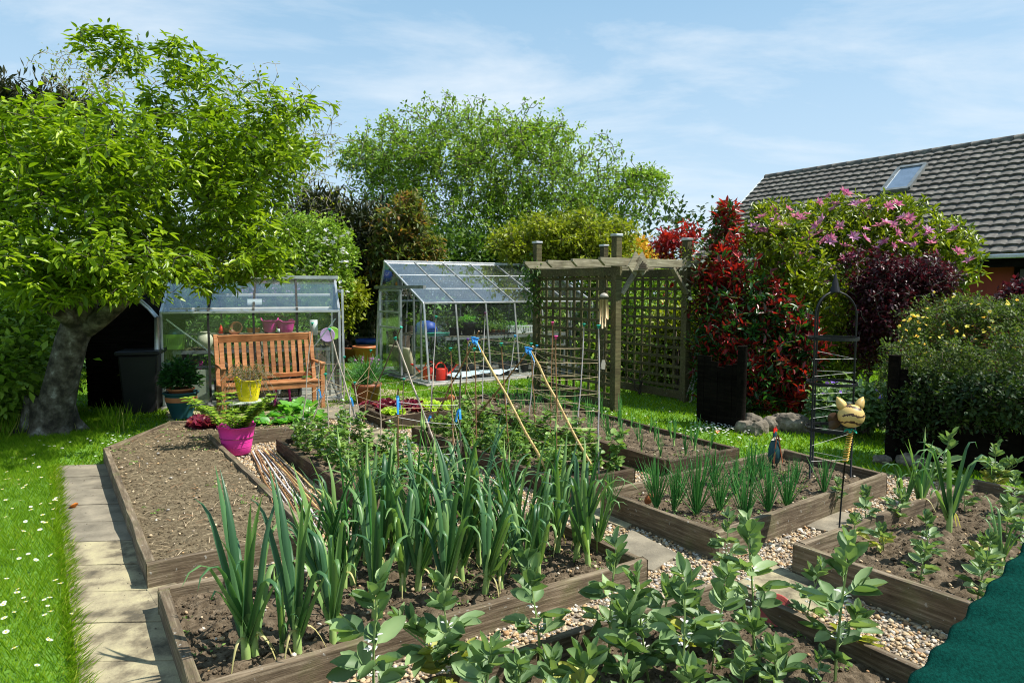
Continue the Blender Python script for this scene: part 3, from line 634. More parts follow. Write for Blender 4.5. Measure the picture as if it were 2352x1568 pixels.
mb.inst(dv, df, np.repeat(np.eye(3)[None], k, 0) * .013, np.c_[q_, .045 + .02 * rng.random(k)], 0)
tag(mb.build('far_daisies', M['petalwhite']), kind='stuff')
mb = MB(); t = thing('dandelion', 'single yellow dandelion in the left lawn near the path', 'flower', G(105, 1202, .05) - [0, 0, .02])
mb.inst(dv, df, np.array([np.eye(3)]) * .016, np.array([[0, 0, .03]]), 0); mb.build('flower_head', M['petalyellow'], t)
def dryleaf(x, y, s, rz, lab):
    mb = MB(); tv, tf = leaf_t([(0, .03), (.3, .3), (.6, .38), (.85, .2), (1, .02)], -.25, .6); mb.inst(tv, tf, frames(np.array([[math.cos(rz), math.sin(rz), .1]]), (0, 0, 1)) * s, np.zeros((1, 3)), 0, smooth=True)
    o = mb.build('fallen_leaf', M['orange']); o.location = G(x, y, .03) ; tag(o, lab, 'leaf')
dryleaf(158, 1164, .07, .2, 'orange brown fallen leaf on the dark slabs of the left path')
dryleaf(1648, 995, .07, 1.2, 'rust brown fallen leaf on the lawn by the gate')
# grass seed heads and small litter under the dry bed are part of the soil above

# ------------------------------------------------------------------ leeks
def strip(mb, c, w, side, fold, mat=0, rnd=.5):
    c = np.array(c, float); n = len(c); d = _unit(np.gradient(c, axis=0)); X = _unit(side - d * (side * d).sum(1, keepdims=True)); Z = np.cross(X, d)
    f_ = np.broadcast_to(fold, (n,))
    L = c - X * w[:, None] + Z * (w * f_)[:, None]; R_ = c + X * w[:, None] + Z * (w * f_)[:, None]
    Ml = c - X * (w * .5)[:, None] + Z * (w * f_ * .38)[:, None]; Mr = c + X * (w * .5)[:, None] + Z * (w * f_ * .38)[:, None]
    v = np.stack([L, Ml, c, Mr, R_], 1).reshape(-1, 3); i = np.arange(n - 1)[:, None] * 5; j = np.arange(4)[None]
    mb.add(v, np.stack([i + j, i + j + 1, i + j + 6, i + j + 5], -1).reshape(-1, 4), mat, rnd, True)
def leek_proto(seed, big=1.0, bud=False, flop=.5):
    r = np.random.default_rng(seed); t = thing('leek', 'x', 'leek')
    hs = .17 * big; mb = MB()
    mb.lathe([(.016, -.03), (.019 * big, .0), (.017 * big, hs * .6), (.0165 * big, hs), (.012, hs * 1.3), (.004, hs * 1.5)], 12)
    mb.build('stalk', M['leekstem'], t)
    mb = MB(); nl = 9; base = r.random() * 3.14; plane = base
    for k in range(nl):
        side_ = 1 if k % 2 else -1; a = plane + (0 if side_ > 0 else math.pi) + r.normal(0, .28)
        h0 = hs * (.45 + .6 * k / nl); L = big * (.50 + .20 * r.random()) * (.75 + .25 * math.sin(k / nl * 3)); u = np.array([math.cos(a), math.sin(a), 0])
        th = (.42 - .035 * k) + r.normal(0, .06); n = 12; s = np.linspace(0, 1, n); bendp = .5 + .3 * r.random(); bend = max(0, r.normal(flop, .6)) * (1.2 if k < 4 else .75)
        ang = th + bend * np.clip((s - bendp) / (1 - bendp), 0, 1) ** 1.2 * 2.0 + .15 * s
        p = np.zeros((n, 3)); p[0] = u * .006 + [0, 0, h0]
        for q in range(1, n): p[q] = p[q - 1] + L / (n - 1) * (u * math.sin(ang[q]) + np.array([0, 0, 1]) * math.cos(ang[q]))
        w = big * .0168 * np.interp(s, [0, .08, .3, .6, .85, 1], [.75, .95, 1, .82, .42, .03])
        tw = np.array([-u[1], u[0], 0]); fold = np.interp(s, [0, .1, .5, 1], [1.3, .9, .45, .35])
        strip(mb, p, w, np.broadcast_to(tw, (n, 3)), -fold if False else fold, 0, min(.88, r.random() * .9))
    for k in range(2):     # a withered lower leaf
        a = r.random() * 6.28; u = np.array([math.cos(a), math.sin(a), 0]); n = 7; s = np.linspace(0, 1, n)
        p = np.c_[u[0] * s * .13, u[1] * s * .13, .10 * big + .05 * np.sin(s * 2.6) - .13 * s * s]; p[:, 2] = np.maximum(p[:, 2], .004)
        strip(mb, p, .012 * (1 - s * .8), np.broadcast_to(np.array([-u[1], u[0], 0.]), (n, 3)), .5, 0, .98)
    mb.build('leaves', M['leek'], t)
    if bud:
        mb = MB(); H = big * (.62 + .12 * r.random()); le = r.normal(0, .05, 2); p = np.array([(0, 0, hs), (le[0] * .4, le[1] * .4, H * .5), (le[0], le[1], H)])
        mb.tube(p, [.007, .0065, .005], 8); mb.build('flower_stem', M['onion'], t)
        mb = MB(); mb.lathe([(.004, 0), (.010, .012), (.011, .028), (.006, .05), (.003, .09), (.0005, .14)], 10, (le[0], le[1], H - .005)); mb.build('flower_bud', M['leekstem'], t)
    return t
LK = Repeats([leek_proto(11, 1.0, False, .9), leek_proto(12, 1.12, False, .45), leek_proto(13, 1.05, True, .8), leek_proto(14, .95, False, 1.2), leek_proto(15, 1.15, True, .6), leek_proto(16, 1.0, False, 1.5), leek_proto(17, .9, True, .7), leek_proto(18, 1.1, False, 1.1)])
rows = {'front row': [(566, 1512, 1, 1.05), (586, 1505, 7, .98), (684, 1494, 1, 1.02), (765, 1467, 3, 1.05), (862, 1410, 2, 1.05), (960, 1345, 4, .95), (1024, 1374, 0, 1.1), (1114, 1358, 7, .95), (1151, 1347, 3, .8), (1206, 1336, 5, .9), (1236, 1322, 3, 1.0), (1350, 1290, 5, 1.0)],
        'second row': [(647, 1494, 6, .62), (812, 1335, 4, 1), (872, 1318, 2, 1.1), (925, 1352, 7, .95), (985, 1290, 7, 1.1), (1060, 1325, 1, 1), (1100, 1290, 0, 1.0), (1180, 1300, 2, 1.0), (1324, 1275, 2, 1.0), (1375, 1262, 3, .85)],
        'third row': [(745, 1372, 1, .95), (790, 1350, 7, .9), (840, 1290, 1, .95), (905, 1280, 0, 1.0), (950, 1262, 4, 1.0), (1020, 1262, 1, 1.05), (1070, 1250, 7, 1.1), (1125, 1255, 1, 1.1), (1165, 1262, 6, 1), (1215, 1270, 1, 1.0), (1280, 1262, 4, .95)],
        'back row': [(720, 1330, 6, .9), (775, 1300, 2, .9), (855, 1250, 7, .95), (1000, 1235, 4, .95), (1095, 1232, 1, 1.0), (1160, 1230, 0, .9), (1255, 1235, 7, .85)]}
for rn_, L_ in rows.items():
    for i, (x, y, k, s_) in enumerate(L_):
        p = G(x, y, .09); LK.put(k, (p[0], p[1], .078), random.random() * 6.28, s_ * .93, 'blue-green leek, %s from the left in the %s of the near bed' % (ORD[i], rn_), 'leeks in the near bed', (random.uniform(-.08, .08), random.uniform(-.08, .08)))
# tall garlic/leek plants in the right bed
for i, (x, y, k, s_) in enumerate([(2076, 1172, 3, .72), (2113, 1168, 6, .85), (2180, 1215, 5, .95), (2300, 1300, 3, .6)]):
    p = G(x, y, .12); LK.put(k, (p[0], p[1], .11), random.random() * 6, s_, 'thin tall leek, %s from the left in the right hand bed' % ORD[i], 'leeks in the right hand bed')

# ------------------------------------------------------------------ broad beans
def bean_proto(seed, H=.5, nodes=7, lean=0, flowers=True, yellow=False):
    r = np.random.default_rng(seed); t = thing('broad_bean_plant', 'x', 'bean plant'); mb = MB(); lf = MB(); fls = []
    nst = 1 + (seed % 3 == 0)
    for st in range(nst):
        a0 = r.random() * 6.28; le = (lean + .05 + .06 * r.random()) * (1 + st * 1.5)
        top = np.array([math.cos(a0) * le * H * 1.5, math.sin(a0) * le * H * 1.5, H * (1 - .3 * st)])
        s = np.linspace(0, 1, 7)[:, None]; p = top * s; p[:, :2] *= s; mb.tube(p, np.linspace(.0065, .0035, 7), 4, smooth=False)
        for k in range(nodes + 4):
            f_ = .18 + .82 * k / (nodes + 3); q = top * f_; q = np.array([q[0] * f_, q[1] * f_, q[2]]); up_ = k >= nodes
            a = k * 2.4 + r.random() * .6; el = .35 + r.random() * .35 if not up_ else 1.15 + r.random() * .25
            d = np.array([math.cos(a) * math.cos(el), math.sin(a) * math.cos(el), math.sin(el)]); PL = (.055 + .035 * r.random()) * (.55 + .6 * math.sin(min(1, f_ * 1.1) * 2.4))
            e_ = q + d * PL; mb.tube([q, (q + e_) / 2 + [0, 0, .006], e_], [.0028, .0022, .0018], 4)
            nlf = r.integers(4, 7) if not up_ else 4; LS = .108 * (.65 + .5 * math.sin(min(1, f_) * 2.6)) * (1 if not up_ else .8)
            sd = np.cross(d, [0, 0, 1]); sd /= np.linalg.norm(sd) + 1e-9
            for m in range(nlf):
                g = q + (e_ - q) * (.45 + .55 * (m // 2) / max(1, nlf // 2)); sg = 1 if m % 2 else -1
                dd = d * .75 + sd * sg * .75 + np.array([0, 0, r.normal(.12, .25)]); 
                if m == nlf - 1: dd = d
                n_ = np.array([0, 0, 1.]) + d * -.6 + r.normal(0, .3, 3)
                lf.inst(OVAL[0], OVAL[1], frames(dd[None], n_) * LS * (.8 + .35 * r.random()), g[None], 0, [r.random() * .9 if not (yellow and k < 3) else .99], True)
            if flowers and 2 <= k < nodes:
                fl = MB(); fls.append(fl)
                for m in range(4):
                    b = q + np.array([math.cos(a + m), math.sin(a + m), 0]) * .012 + [0, 0, .006 * m]
                    fl.inst(OVAL[0], OVAL[1], frames(np.array([[math.cos(a + m), math.sin(a + m), .4]]), (0, 0, 1)) * .024, b[None], 0, None, True)
    mb.build('stem', M['beanstem'], t); lf.build('leaves', M['bean'], t)
    for fl in fls: fl.build('flower_cluster', M['petalwhite'], t)
    return t
BP = Repeats([bean_proto(22, .50, 6), bean_proto(23, .42, 5, .03), bean_proto(25, .55, 7), bean_proto(25, .30, 5, .05, False), bean_proto(26, .22, 4, .02, False, True), bean_proto(27, .48, 7, .02, True, True)])
# (x, y of the foot, x, y of the top, variant)
bn = [(862, 1650, 885, 1310, 0), (1045, 1590, 1076, 1330, 5), (1110, 1680, 1105, 1470, 3), (1241, 1525, 1252, 1272, 1), (1399, 1505, 1395, 1245, 0), (1490, 1560, 1440, 1300, 2), (1421, 1590, 1470, 1395, 3), (1565, 1600, 1590, 1310, 0), (1633, 1560, 1667, 1290, 2), (1731, 1490, 1742, 1190, 2), (1745, 1565, 1757, 1415, 3),
      (1851, 1430, 1840, 1280, 1), (1918, 1560, 1915, 1225, 2), (1665, 1330, 1671, 1180, 0), (1330, 1640, 1320, 1490, 4), (1190, 1660, 1190, 1500, 3), (1270, 1620, 1275, 1500, 4), (1860, 1590, 1835, 1480, 1), (1790, 1620, 1800, 1470, 3), (1520, 1470, 1515, 1330, 3), (1580, 1500, 1560, 1380, 4), (1445, 1680, 1480, 1540, 3), (1700, 1630, 1690, 1500, 3), (1960, 1500, 1985, 1400, 4), (1295, 1700, 1350, 1540, 3), (990, 1690, 1010, 1560, 3), (1600, 1690, 1610, 1520, 3)]
bn = sorted(bn)
def put_beans(L_, z, place, grp, hts):
    for i, (x, y, xt, yt, k) in enumerate(L_):
        p = G(x, y, z); t_ = P(xt, yt, p[1]); H = max(.08, t_[2] - z); s_ = H / hts[k]
        s_ = min(max(s_, .4), 1.5)
        BP.put(k, (p[0], p[1], z - .01), random.random() * 6.28, s_, '%s broad bean plant, %s from the left in the %s' % ('tall' if s_ * hts[k] > .33 else 'short', ORD[i], place), grp, (0, max(-.3, min(.3, (t_[0] - p[0]) / H * .8))))
HT = [.56, .48, .62, .35, .26, .54]
put_beans(bn, .08, 'nearest bed', 'broad beans in the nearest bed', HT)
br_ = sorted([(1990, 1210, 1975, 1110, 1), (2057, 1195, 2060, 1125, 3), (2155, 1130, 2150, 985, 0), (2282, 1125, 2285, 1015, 5), (2132, 1285, 2132, 1170, 1), (2113, 1340, 2110, 1248, 3), (2245, 1380, 2235, 1272, 3), (2275, 1335, 2275, 1215, 1), (2350, 1290, 2345, 1150, 0), (2330, 1180, 2335, 1085, 2), (1920, 1150, 1930, 1100, 3), (2030, 1260, 2005, 1200, 4), (2310, 1235, 2310, 1140, 3), (2215, 1170, 2220, 1100, 3), (2350, 1380, 2348, 1290, 3), (2240, 1290, 2225, 1225, 4), (1960, 1240, 1965, 1185, 4), (2345, 1230, 2350, 1165, 3)])
put_beans(br_, .12, 'right hand bed', 'broad beans in the right hand bed', HT)

# ------------------------------------------------------------------ peas
def pea_proto(seed, H=.28, n=9, flowers=False):
    r = np.random.default_rng(seed); t = thing('pea_plant', 'x', 'pea plant'); mb = MB(); lf = MB(); fls = []
    for st in range(3):
        a = r.random() * 6.28; b = np.array([math.cos(a), math.sin(a), 0]) * .03; h = H * (.6 + .5 * r.random()); p = np.array([b * s_ * 2 + [r.normal(0, .012), r.normal(0, .012), h * s_] for s_ in np.linspace(0, 1, 7)]); p[0] = b * .2
        mb.tube(p, .0022, 4)
        for k in range(n):
            s_ = .12 + .88 * k / (n - 1); q = np.array([np.interp(s_, np.linspace(0, 1, 7), p[:, c]) for c in range(3)]); an = k * 2.2 + r.random()
            for m in range(4):
                aa = an + (m % 2) * 2.4 + r.normal(0, .3); dd = np.array([math.cos(aa), math.sin(aa), .35 + r.normal(0, .3)]); g = q + dd * .018 * (m // 2)
                lf.inst(ROUND[0], ROUND[1], frames(dd[None], np.array([0, 0, 1.]) + r.normal(0, .5, 3)) * (.04 + .02 * r.random()), g[None], 0, [r.random()], True)
            if k > n - 3:
                w = np.linspace(0, 1, 6); mb.tube(q + np.c_[np.cos(an) * w * .07, np.sin(an) * w * .07, .04 * w + .012 * np.sin(w * 9)], .0008, 3)
            if flowers and k % 3 == 1:
                fl = MB(); fls.append(fl)
                fl.inst(ROUND[0], ROUND[1], frames(np.array([[math.cos(an + 1), math.sin(an + 1), .8]]), r.normal(0, 1, 3)) * .032, (q + [0, 0, .01])[None], 0)
    mb.build('stem', M['pea'], t); lf.build('leaves', M['pea'], t)
    for fl in fls: fl.build('flower', M['petalwhite'], t)
    return t
PP = Repeats([pea_proto(31, .24, 7), pea_proto(32, .32, 8), pea_proto(33, .42, 10, True), pea_proto(34, .5, 11, True), pea_proto(35, .16, 5)])
def rowfill(key, us, vs, jit=.03):
    p = BED[key]; p = sorted([np.array(q) for q in p], key=lambda q: q[1]); return p
def bilerp(c, u, v):   # c: near-left, near-right, far-right, far-left
    return (c[0] * (1 - u) + c[1] * u) * (1 - v) + (c[3] * (1 - u) + c[2] * u) * v
c1 = [G(887, 1184, .17)[:2], G(1118, 1139, .17)[:2], G(798, 986, .17)[:2], G(635, 1009, .17)[:2]]
c2 = [G(1293, 1107, .17)[:2], G(1459, 1077, .17)[:2], G(1080, 960, .17)[:2], G(946, 981, .17)[:2]]
def labrow(c, u, vs, ks, z, rowname, bedname, grp, smin=.8, smax=1.15):
    for i, v in enumerate(vs):
        q_ = bilerp(c, u + random.uniform(-.05, .05), v); PP.put(ks[i % len(ks)], (q_[0], q_[1], z), random.random() * 6.28, random.uniform(smin, smax), 'pea plant, %s from the near end of the %s in the %s' % (ORD[i], rowname, bedname), grp)
labrow(c1, .2, np.linspace(.1, .95, 11), [3, 2, 1, 2], .12, 'left row', 'flowering bed', 'flowering peas', .55, .95)
labrow(c1, .5, np.linspace(.12, .9, 8), [2, 1, 4, 2, 0], .12, 'middle row', 'flowering bed', 'flowering peas', .6, .9)
labrow(c1, .82, np.linspace(.15, .97, 9), [2, 1, 2, 3], .12, 'right row', 'flowering bed', 'flowering peas', .6, .9)
labrow(c2, .2, np.linspace(.12, .95, 12), [0, 4, 0, 1, 0], .11, 'left row', 'golden pole bed', 'young peas')
labrow(c2, .55, np.linspace(.06, .96, 13), [4, 0, 1], .11, 'middle row', 'golden pole bed', 'young peas', .6, 1)
labrow(c2, .84, np.linspace(.05, .97, 14), [1, 1, 0, 1], .11, 'right row', 'golden pole bed', 'young peas', .85, 1.15)

# ------------------------------------------------------------------ onions
def onion_proto(seed, n, H, spread=.25, wid=.0032):
    r = np.random.default_rng(seed); t = thing('onion_plant', 'x', 'onion plant'); mb = MB()
    for k in range(n):
        a = r.random() * 6.28; th = abs(r.normal(0, spread)); h = H * (.6 + .4 * r.random()); s = np.linspace(0, 1, 6); u = np.array([math.cos(a), math.sin(a)]); b = u * .012 * r.random() * (n > 10)
        bend = (.3 * (r.random() < .25)) * s ** 3
        p = np.c_[b[0] + u[0] * (np.sin(th) * s * h + bend * h * .6), b[1] + u[1] * (np.sin(th) * s * h + bend * h * .6), s * h * math.cos(th) - bend * h * .4]
        mb.tube(p, wid * np.interp(s, [0, .3, .8, 1], [.9, 1, .6, .1]), 5, rnd=r.random(), cap=False)
    mb.build('leaves', M['onion'], t)
    mb = MB(); mb.lathe([(.010, -.02), (.012, 0), (.008, .03), (.005, .06)], 8); mb.build('bulb', M['leekstem'], t)
    return t
OC = Repeats([onion_proto(41, 50, .52, .27, .0036), onion_proto(42, 42, .46, .32, .0034), onion_proto(43, 34, .40, .30, .0034)])
ch = sorted([(1400, 1162, 2, .9), (1508, 1163, 1, 1.0), (1548, 1168, 2, 1), (1600, 1178, 0, 1.12), (1652, 1172, 1, .95), (1712, 1190, 1, 1.05), (1766, 1172, 0, .85), (1808, 1162, 1, .95), (1893, 1130, 2, .95), (1640, 1110, 2, 1), (1726, 1110, 1, 1.0), (1748, 1098, 2, .9), (1560, 1140, 2, 1.0), (1505, 1120, 2, .8), (1690, 1130, 2, 1.0), (1830, 1110, 2, .7)])
for i, (x, y, k, s_) in enumerate(ch):
    p = G(x, y, .13); OC.put(k, (p[0], p[1], .12), random.random() * 6, s_ * .93, 'thick clump of upright onion leaves, %s from the left in the obelisk bed' % ORD[i], 'onion clumps in the obelisk bed')
OS = Repeats([onion_proto(44, 8, .34, .22, .0038), onion_proto(45, 7, .28, .3, .0036), onion_proto(46, 9, .38, .2, .0038)])
c3 = [G(1539, 1060, .16)[:2], G(1697, 1029, .16)[:2], G(1209, 903, .16)[:2], G(1080, 912, .16)[:2]]
for u_, rn_ in ((.16, 'left row'), (.4, 'second row'), (.64, 'third row'), (.86, 'right row')):
    for i, v in enumerate(np.linspace(.06, .93, 13)):
        q_ = bilerp(c3, u_ + random.uniform(-.03, .03), v + random.uniform(-.012, .012)); OS.put(random.randrange(3), (q_[0], q_[1], .11), random.random() * 6, random.uniform(.7, 1.15), 'thin onion seedling, %s from the near end of the %s beside the trellis' % (ORD[i], rn_), 'onion seedlings beside the trellis', (random.uniform(-.15, .15), random.uniform(-.15, .15)))

# ------------------------------------------------------------------ lettuces and spinach
def rosette(name, label, cat, mat, n, size, seed, T=SPOON, up=.6, hgt=1.0):
    r = np.random.default_rng(seed); t = thing(name, label, cat); mb = MB()
    a = r.random(n) * 6.28; e_ = up * (.3 + .9 * r.random(n)); d = np.c_[np.cos(a), np.sin(a), np.tan(np.clip(e_, .1, 1.3)) * hgt]
    R = frames(d, np.tile([0, 0, 1.], (n, 1)) - d * .4 + r.normal(0, .25, (n, 3))) * (size * (.6 + .5 * r.random(n)))[:, None, None]
    mb.inst(T[0], T[1], R, np.c_[r.normal(0, size * .06, (n, 2)), np.full(n, .0)], 0, r.random(n), True)
    mb.build('leaves', M[mat], t); return t
def frilly(label, mat, seed, size=.11):
    r = np.random.default_rng(seed); t = thing('lettuce', label, 'lettuce'); mb = MB(); n = 70
    a = r.random(n) * 6.28; d = np.c_[np.cos(a), np.sin(a), r.random(n) * 1.8]
    R = frames(d, r.normal(0, 1, (n, 3)) + [0, 0, 1.2]) * (size * (.35 + .4 * r.random(n)))[:, None, None]
    T = leaf_t([(0, .15), (.4, .35), (.75, .5), (1, .4)], .2, .3, .16)
    pos = np.c_[np.cos(a), np.sin(a), 0 * a] * (r.random(n) * size * .45)[:, None] + [0, 0, .0] + np.c_[0 * a, 0 * a, r.random(n) * size * .35]
    mb.inst(T[0], T[1], R, pos, 0, r.random(n), True); mb.build('leaves', M[mat], t); return t
SPN = Repeats([rosette('spinach_plant', 'x', 'leafy vegetable', 'salad', 16, .13, 51, ROUND, .7), rosette('spinach_plant', 'x', 'leafy vegetable', 'salad', 14, .16, 52, SPOON, .9), rosette('spinach_plant', 'x', 'leafy vegetable', 'salad', 12, .20, 53, SPOON, 1.0)])
sp_ = sorted([(572, 975, 0, .9), (596, 972, 0, 1), (620, 972, 0, .95), (648, 970, 0, 1), (672, 966, 0, 1), (600, 958, 0, 1), (635, 956, 0, 1), (665, 952, 1, 1), (695, 964, 2, .9), (700, 948, 2, 1.05), (722, 962, 2, 1), (675, 945, 2, 1.1), (735, 965, 1, 1), (712, 938, 2, .95), (690, 935, 2, .9), (650, 945, 1, 1), (585, 948, 0, .8)])
for i, (x, y, k, s_) in enumerate(sp_):
    p = G(x, y, .14); SPN.put(k, (p[0], p[1], .13), random.random() * 6, s_, 'fresh green spinach plant, %s from the left in front of the bench' % ORD[i], 'spinach in front of the bench')
RL = Repeats([frilly('x', 'redsalad', 55), frilly('x', 'redsalad', 56, .13)])
for i, (x, y) in enumerate([(450, 975), (466, 981), (480, 973), (497, 979), (512, 974), (528, 980), (460, 968)]):
    p = G(x, y, .14); RL.put(i, (p[0], p[1], .13), i, 1.1, 'dark red frilly lettuce, %s planted behind the pink tub' % ORD[i], 'red lettuces behind the pink tub')
LL = Repeats([frilly('x', 'limesalad', 57), frilly('x', 'limesalad', 58, .12)])
for i, (x, y) in enumerate([(893, 950), (912, 949), (976, 928), (996, 934), (1015, 938), (985, 940), (1030, 934)]):
    p = G(x, y, .13); LL.put(i, (p[0], p[1], .115), i, 1.0, 'lime green frilly lettuce, %s planted in the left arm of the trellis bed' % ORD[i], 'lime lettuces in the trellis bed')
for i, (x, y) in enumerate([(868, 932), (885, 930), (905, 932), (925, 938), (940, 928), (955, 933), (960, 942), (880, 941), (845, 932)]):
    p = G(x, y, .13); RL.put(i, (p[0], p[1], .115), i, .95, 'dark red lettuce, %s planted in the left arm of the trellis bed' % ORD[i], 'red lettuces in the trellis bed')
# ------------------------------------------------------------------ bamboo canes, strings
def cane(name, xb, yb, xt, yt, z, mat, r=.0055, cap=None, dd=0.0, knots=True, tie=None):
    p0 = G(xb, yb, z); p1 = P(xt, yt, p0[1] + dd); t = thing('bamboo_cane', name, 'cane', p0); L = p1 - p0
    d = L / np.linalg.norm(L); a = -d * .12; n = 9; s = np.linspace(0, 1, n)[:, None]; pts = a + (L - a) * s; pts[1:-1] += rng.normal(0, .004, (n - 2, 3))
    mb = MB(); mb.tube(pts, np.linspace(r * 1.15, r * .9, n), 8)
    nk = int(np.linalg.norm(L) / .17)
    for k in range(1, nk + 1):
        s_ = k / (nk + 1); c = pts[0] * (1 - s_) + pts[-1] * s_; c = np.array([np.interp(s_, s[:, 0], pts[:, q]) for q in range(3)])
        mb.tube([c - d * .006, c - d * .002, c + d * .003], [r * .95, r * 1.32, r * .95], 8)
    mb.build('pole', M[mat], t)
    if cap:
        R = frames(d[None], (0, 1, 0))[0]; mb = MB(); prof = [(0, -.020), (.009, -.020), (.010, .000), (.018, .004), (.019, .009), (.012, .013), (0, .014)]
        m2 = MB(); m2.lathe(prof, 14); v = m2.v[0]; v = v[:, [0, 2, 1]] * [1, 1, -1]; v = v @ R.T + L; mb.add(v, m2.f[0][0], 0, .5, True); mb.build('cane_cap', M[cap], t)
    if tie is not None:
        zt = tie; c = np.array([np.interp(zt, s[:, 0], pts[:, q]) for q in range(3)]); mb = MB(); r_ = np.random.default_rng(int(xb))
        mb.tube([c - d * .012, c + d * .012], r * 1.9, 8)
        for q in range(2):
            a_ = r_.random() * 6.28; n_ = 6; w = np.linspace(0, 1, n_); le = .06 + .07 * r_.random()
            pp = c + np.c_[np.cos(a_) * w * .03, np.sin(a_) * w * .03, (.03 * np.sin(w * 3.1) - w * le)]; strip(mb, pp, np.full(n_, .008), np.broadcast_to(np.array([1., .2, 0]), (n_, 3)), .1)
        mb.build('ribbon_tie', M['tieblue'], t)
    return t, p0, p1
def Z2(x, y): return 673.75 + .2148 * x, 704.4 + .2148 * y
def Z3(x, y): return 1041.25 + .2148 * x, 704.4 + .2148 * y
CN = {'bamboo': 'brown', 'bambootan': 'pale tan', 'bamboodark': 'dark', 'bamboowhite': 'bleached grey', 'bambooyel': 'golden'}
CC = {'teal': 'green', 'capblue': 'blue', 'cappink': 'pink', 'capplum': 'plum', 'cappurple': 'purple'}
C2 = [(155, 330, 120, 1240, 'bamboo', 'cappurple'), (225, 435, 258, 1530, 'bamboo', 'teal'), (340, 50, 302, 1160, 'bamboowhite', 'capplum'), (512, 380, 598, 1590, 'bamboo', 'teal'), (660, 295, 535, 1240, 'bamboowhite', 'capblue'), (832, 380, 885, 1440, 'bamboo', 'teal'), (892, 400, 795, 1225, 'bamboowhite', 'capblue'), (1060, 155, 1033, 1400, 'bamboo', 'cappink'), (1097, 305, 1110, 1830, 'bamboo', 'cappink'), (1397, 172, 1320, 1440, 'bamboowhite', 'teal'), (1552, 190, 1555, 1780, 'bamboowhite', 'teal')]
hull2 = []
C2 = sorted(C2, key=lambda c: c[2])
for i, c in enumerate(C2):
    xt, yt = Z3(c[0], c[1]); xb, yb = Z3(c[2], c[3])
    _, a, b = cane('%s cane with a %s cap, %s from the left around the right hand peas' % (CN[c[4]], CC[c[5]], ORD[i]), xb, yb, xt, yt + 4, .11, c[4], .0058, c[5]); hull2.append((a, b))
    bpy.context.scene.objects[-1] if False else None
C1 = [(203, 165, 95, 1310, 'bambootan', 'teal', None), (272, 525, 268, 1200, 'bambootan', None, .55), (343, 710, 400, 1540, 'bambootan', 'teal', None), (545, 525, 540, 1230, 'bambootan', 'teal', None), (605, 845, 598, 1460, 'bamboowhite', None, .85), (655, 800, 730, 1290, 'bambootan', 'teal', None), (828, 455, 755, 1230, 'bamboo', 'teal', None), (928, 790, 935, 1310, 'bambootan', None, None), (1122, 860, 1128, 2010, 'bamboo', None, .93), (1183, 760, 1165, 1240, 'bamboodark', 'teal', None), (1497, 850, 1440, 1420, 'bamboodark', None, .55), (1787, 715, 1775, 2020, 'bamboodark', None, .75), (1680, 435, 1708, 1540, 'bamboo', 'teal', None), (1527, 95, 1462, 1200, 'bamboowhite', 'teal', None)]
C1 = sorted(C1, key=lambda c: c[2]); hull1 = []
for i, c in enumerate(C1):
    xt, yt = Z2(c[0], c[1]); xb, yb = Z2(c[2], c[3])
    lab = '%s cane with %s, %s from the left around the flowering peas' % (CN[c[4]], 'a green cap' if c[5] else ('a blue ribbon tie' if c[6] else 'a bare top'), ORD[i])
    _, a, b = cane(lab, xb, yb, xt, yt + 3, .12, c[4], .0062, c[5], tie=c[6]); hull1.append((a, b))
# leaning wigwam poles
def lean(lab, xb, yb, xt, yt, mat, r, cap=None, dd=0, z=.12): return cane(lab, xb, yb, xt, yt, z, mat, r, cap, dd)
a1 = lean('thick golden bamboo pole leaning left, near end of the right hand peas', 1367, 1089, 1216, 800, 'bambooyel', .0105, dd=.1)
a2 = lean('thick golden bamboo pole leaning left, crossing the middle of the young peas', 1264, 1093, 1092, 780, 'bambooyel', .0105, dd=.1)
a3 = lean('brown bamboo pole leaning right up to the left blue binding', 988, 982, 1100, 760, 'bamboo', .0085, dd=-1.0)
a4 = lean('brown bamboo pole leaning right up to the right blue binding', 1073, 985, 1224, 795, 'bamboo', .0085, dd=-1.2)
lean('pale bamboo pole leaning left with a green cap by the bench armrest', 836, 1026, 757, 757, 'bambootan', .008, 'teal', -.1)
lean('dark bamboo pole leaning right across the left cane pyramid', 690, 1028, 776, 828, 'bamboodark', .008, None, 1.0)
lean('dark bamboo pole leaning right with a large round green cap', 838, 948, 921, 752, 'bamboodark', .008, 'teal', -.6)
lean('pale bamboo pole leaning left from the middle of the two cane rows', 1004, 1036, 908, 777, 'bambootan', .009, 'teal', .1)
def binding(x, y, d, lab):
    mb = MB(); c = P(x, y, d); t = thing('ribbon', lab, 'ribbon', c)
    for k in range(5):
        a = np.linspace(0, 6.28, 13); rr = .020 + .003 * k; mb.tube(np.c_[np.cos(a) * rr, np.sin(a) * rr * .8, (k - 2) * .009 + .01 * np.sin(a + k)], .005, 5, cap=False)
    w = np.linspace(0, 1, 6)
    for s_ in (-1, 1, .3):
        strip(mb, np.c_[s_ * w * .05, -.02 - w * .01, .02 * np.sin(w * 3) - w * .05 * (1 + (s_ > .5))], np.full(6, .008), np.broadcast_to(np.array([.3, 1., 0]), (6, 3)), .1)
    mb.build('binding', M['tieblue'], t)
p = G(1264, 1093, .12); binding(1091, 781, p[1] + .05, 'blue ribbon binding the left pair of golden and brown poles')
p = G(1367, 1089, .12); binding(1214, 804, p[1] + .05, 'blue ribbon binding the right pair of golden and brown poles')
